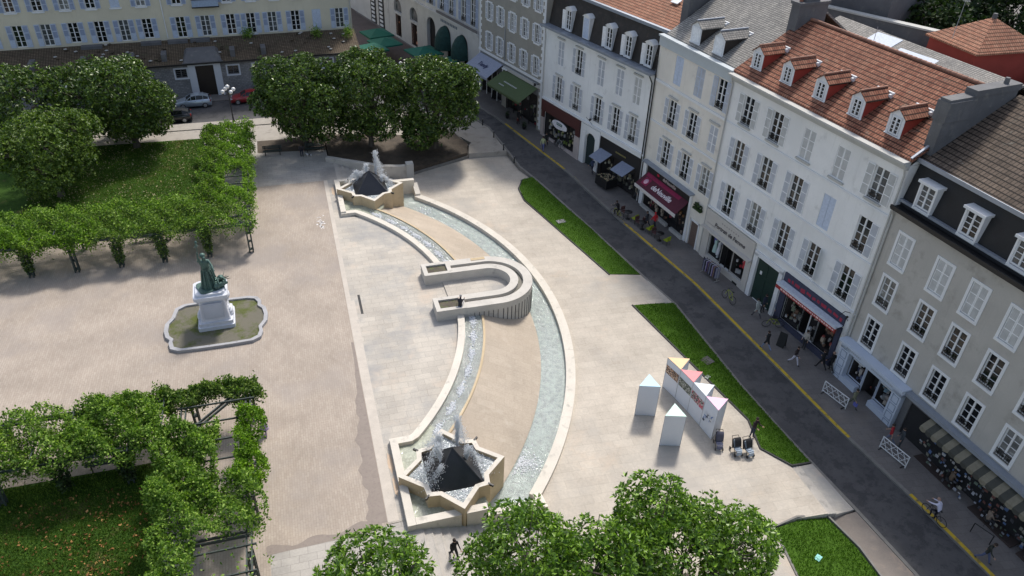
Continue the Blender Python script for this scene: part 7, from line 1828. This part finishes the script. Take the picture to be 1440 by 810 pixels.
# ================================================================ people
zz = lambda y: zr(y)+.122
person(25.75, 28.9, -1.47, R_(195), 'person standing in a dark jacket and jeans beside the strollers, hands together', 'stand', shirt=(.035, .02, .022), legs=(.035, .045, .08), arms=((25, 75), (25, 75)), sc=1.02)
person(5.05, 24.3, -.62, R_(200), 'person in black walking down the nearer stairs', 'walk', 1, (.012, .012, .015), (.03, .03, .035), arms=((12, 50), (12, 60)))
person(9.95, 44.15, .0, R_(-20), 'person with grey hair leaning over the nearer planter of the U-shaped wall', 'stand', shirt=(.02, .02, .025), legs=(.10, .14, .24), hair=(.35, .34, .33), lean=28, arms=((55, 20), (60, 20)))
person(-4.15, 35.4, 0, R_(170), 'person half hidden at the edge of the nearer pergola, in a pale lilac skirt', 'walk', 1, (.04, .03, .05), (.35, .27, .42), skirt=(.42, .34, .5))
person(.35, 75.0, -.0, R_(180), 'person in dark clothes sitting by the small white dog', 'sit', shirt=(.05, .045, .05), legs=(.03, .03, .05), lean=25)
person(32.85, 34.9, zz(34.9), R_(200), 'person striding in a dark top and white trousers with a pale cloth over the arm', 'walk', 1, (.03, .02, .02), (.55, .54, .62), arms=((-10, 20), (20, 60)))
person(31.75, 36.9, zz(37), R_(15), 'person walking in black coat and pale blue trousers near the yellow kerb line', 'walk', 1, (.02, .02, .022), (.20, .25, .38), coat=.35)
person(34.65, 36.3, zz(36.3), R_(110), 'person in a pale shirt standing at the restaurant window', 'stand', shirt=(.42, .38, .33), legs=(.03, .03, .03))
person(34.55, 34.0, zz(34), R_(10), 'person in black, left one of the two at the pale blue shop corner', 'walk', 1, (.012, .012, .014), (.015, .015, .018), coat=.3)
person(35.05, 33.6, zz(33.6), R_(12), 'person in black with brown hair, right one of the two at the pale blue shop', 'walk', -1, (.012, .012, .014), (.015, .015, .018), hair=(.3, .2, .15), coat=.3)
person(34.5, 26.5, zz(26.5), R_(30), 'person in a red top at the doorway before the striped awning shop', 'walk', 1, (.35, .02, .03), (.12, .14, .2), sleeves=False)
person(34.95, 26.0, zz(26), R_(60), 'person in dark grey behind the one in red at the shop doorway', 'stand', shirt=(.05, .06, .07), legs=(.04, .05, .06))
person(34.25, 30.0, zz(30), R_(190), 'person with a blue bag beside the lattice barrier before the pale blue shop', 'walk', 1, (.20, .20, .13), (.10, .11, .08), bag=(.12, .13, .4))
person(33.15, 40.6, zz(40.6), R_(10), 'person in a pale grey coat bending beside the parked bicycle', 'walk', 1, (.36, .38, .36), (.06, .06, .07), coat=.4, lean=12)
person(34.0, 41.1, zz(41.1), R_(200), 'person in dark clothes at the green carriage door, left of the denim jacket', 'stand', shirt=(.03, .035, .06), legs=(.02, .02, .025))
person(34.65, 40.2, zz(40.2), R_(160), 'person in a denim jacket in front of the green carriage door', 'stand', shirt=(.13, .17, .24), legs=(.10, .13, .18))
person(33.1, 20.55, zr(20.5)+.10, R_(8), 'person in a white shirt riding the dark bicycle along the kerb', 'ride', shirt=(.58, .58, .72), legs=(.015, .015, .025), hair=(.32, .2, .15), lean=22)
person(28.45, 57.8, zr(57.8)+.05, R_(25), 'person in black riding a bicycle at the kerb by the café tables', 'ride', shirt=(.012, .012, .014), legs=(.02, .02, .02), lean=18)
person(30.35, 55.4, zz(55.4), R_(40), 'person in dark clothes with a dark bag, next to the one in red', 'walk', 1, (.02, .022, .03), (.03, .03, .04), bag=(.05, .02, .02))
person(30.95, 55.0, zz(55), R_(20), 'person in a bright red hooded top outside the crimson awning', 'walk', -1, (.55, .02, .03), (.02, .02, .03), hair=(.5, .03, .03), fat=1.12)
person(25.75, 72.6, zz(72.6), R_(150), 'person in a pale yellow top pushing a bicycle along the kerb', 'walk', 1, (.42, .45, .25), (.12, .13, .3))
person(26.35, 73.3, zz(73.3), R_(150), 'person in black walking behind the one in the pale yellow top', 'walk', -1, (.015, .015, .016), (.02, .02, .022))
person(25.0, 79.6, zz(79.6), R_(200), 'person in black with red bag standing between two small planters', 'stand', shirt=(.015, .015, .017), legs=(.02, .02, .022), bag=(.1, .02, .02), fat=1.1)
person(25.9, 84.6, zz(84.6), R_(240), 'person in a red coat at the left edge of the green awning', 'stand', shirt=(.35, .015, .03), legs=(.03, .02, .02), coat=.5)
person(33.85, 17.6, zz(17.6), R_(205), 'person in an olive black jacket and jeans walking at the bottom right corner', 'walk', 1, (.028, .032, .026), (.09, .11, .20), coat=.12, lean=10)
person(35.9, 19.6, zz(19.6), R_(250), 'person sitting at the dark café table by the right edge, in a pale brown top', 'sit', shirt=(.22, .17, .13), legs=(.05, .05, .06))
person(35.9, 22.6, zz(22.6), R_(250), 'person sitting in brown by the racks of the striped awning shop', 'sit', shirt=(.14, .10, .07), legs=(.05, .04, .04))
for (x, y, lb) in ((35.9, 19.65, 'dark café chair under the sitting person in pale brown'), (35.9, 22.65, 'dark café chair under the sitting person in brown')):
    chair(x+.12, y, R_(-20), lb, cloth((.03, .03, .03)), 'dark café chairs by the racks')
for (x, y, f, lb, sh, lg, ps) in ((31.6, 60.6, 190, 'person in beige walking past the black shop with the grey awnings', (.30, .26, .2), (.05, .05, .06), 1), (29.2, 66.6, 10, 'person in dark blue walking past the green arched door', (.05, .07, .14), (.03, .03, .04), -1), (27.2, 80.5, 200, 'person in grey under the green awning of the quoined house', (.16, .16, .17), (.03, .03, .04), 1), (24.2, 91.5, 20, 'person in a white top walking up the street beyond the grey awning', (.5, .5, .5), (.05, .06, .1), 1), (18.6, 103.0, 30, 'person in dark clothes by the lit arched shop windows', (.04, .04, .05), (.03, .03, .04), -1)):
    person(x, y, zz(y), R_(f), lb, 'walk', ps, sh, lg)
# bicycle stand hoop
m = MB(); m.path([(-.55, 0, 0), (-.55, 0, .75), (.55, 0, .75), (.55, 0, 0)], .03, 8); tag(m.build('bicycle_stand', IRON, None, (34.9, 18.9, zz(18.9)), R_(-70)), 'dark square tubular bicycle stand near the bottom right corner', 'bicycle stand')
# small dog
t = thing('small_dog', (1.05, 74.3, 0), R_(70), 'small white and dark dog on a lead by the benches', 'dog')
Jd = dict(pel=(0, -.18, .26), mid=(0, 0, .26), che=(0, .16, .27), nec=(0, .24, .34), hea=(0, .31, .40), muz=(0, .40, .38), ta1=(0, -.26, .30), ta2=(0, -.34, .40))
rd = dict(pel=(.07, .08), mid=(.065, .075), che=(.075, .095), nec=(.05, .055), hea=(.055, .055), muz=(.028, .025), ta1=(.02, .02), ta2=(.012, .012))
ed = [('pel', 'mid'), ('mid', 'che'), ('che', 'nec'), ('nec', 'hea'), ('hea', 'muz'), ('pel', 'ta1'), ('ta1', 'ta2')]
for k, s in (('L', -1), ('R', 1)):
    Jd.update({'fs'+k: (s*.06, .16, .20), 'fk'+k: (s*.06, .15, .11), 'fp'+k: (s*.06, .18, .02), 'hs'+k: (s*.06, -.16, .20), 'hk'+k: (s*.06, -.22, .11), 'hp'+k: (s*.06, -.17, .02)})
    rd.update({'fs'+k: (.032, .035), 'fk'+k: (.02, .02), 'fp'+k: (.022, .018), 'hs'+k: (.04, .05), 'hk'+k: (.02, .022), 'hp'+k: (.022, .018)}); ed += [('che', 'fs'+k), ('fs'+k, 'fk'+k), ('fk'+k, 'fp'+k), ('pel', 'hs'+k), ('hs'+k, 'hk'+k), ('hk'+k, 'hp'+k)]
V, F = skinmesh(Jd, rd, ed, 'pel'); m = MB(); m.add(V, F, 0, True)
m.m = [1 if abs(sum(V[i][1] for i in f)/len(f)+.05) < .09 else 0 for f in F]
m.build('body', [cloth((.5, .5, .5)), cloth((.03, .03, .03))], t)
for s in (-1, 1): m = MB(); m.ball((s*.045, .29, .46), .028, 6, 0, .6, .8, 1.3); m.build('ear', cloth((.03, .03, .03)), t)
# pale paint marks on the brick paving
m = MB(); rn = random.Random(44)
for q in range(26):
    m.cbox((1.15+rn.gauss(0, .18), 60.3+rn.gauss(0, .75), .004), (.08+.2*rn.random(), .05+.16*rn.random(), .003), rn.random()*3)
tag(m.build('chalk_marks', cloth((.66, .64, .62))), 'white chalky marks on the brick paving near the farther fountain', 'paint marks', kind='stuff')
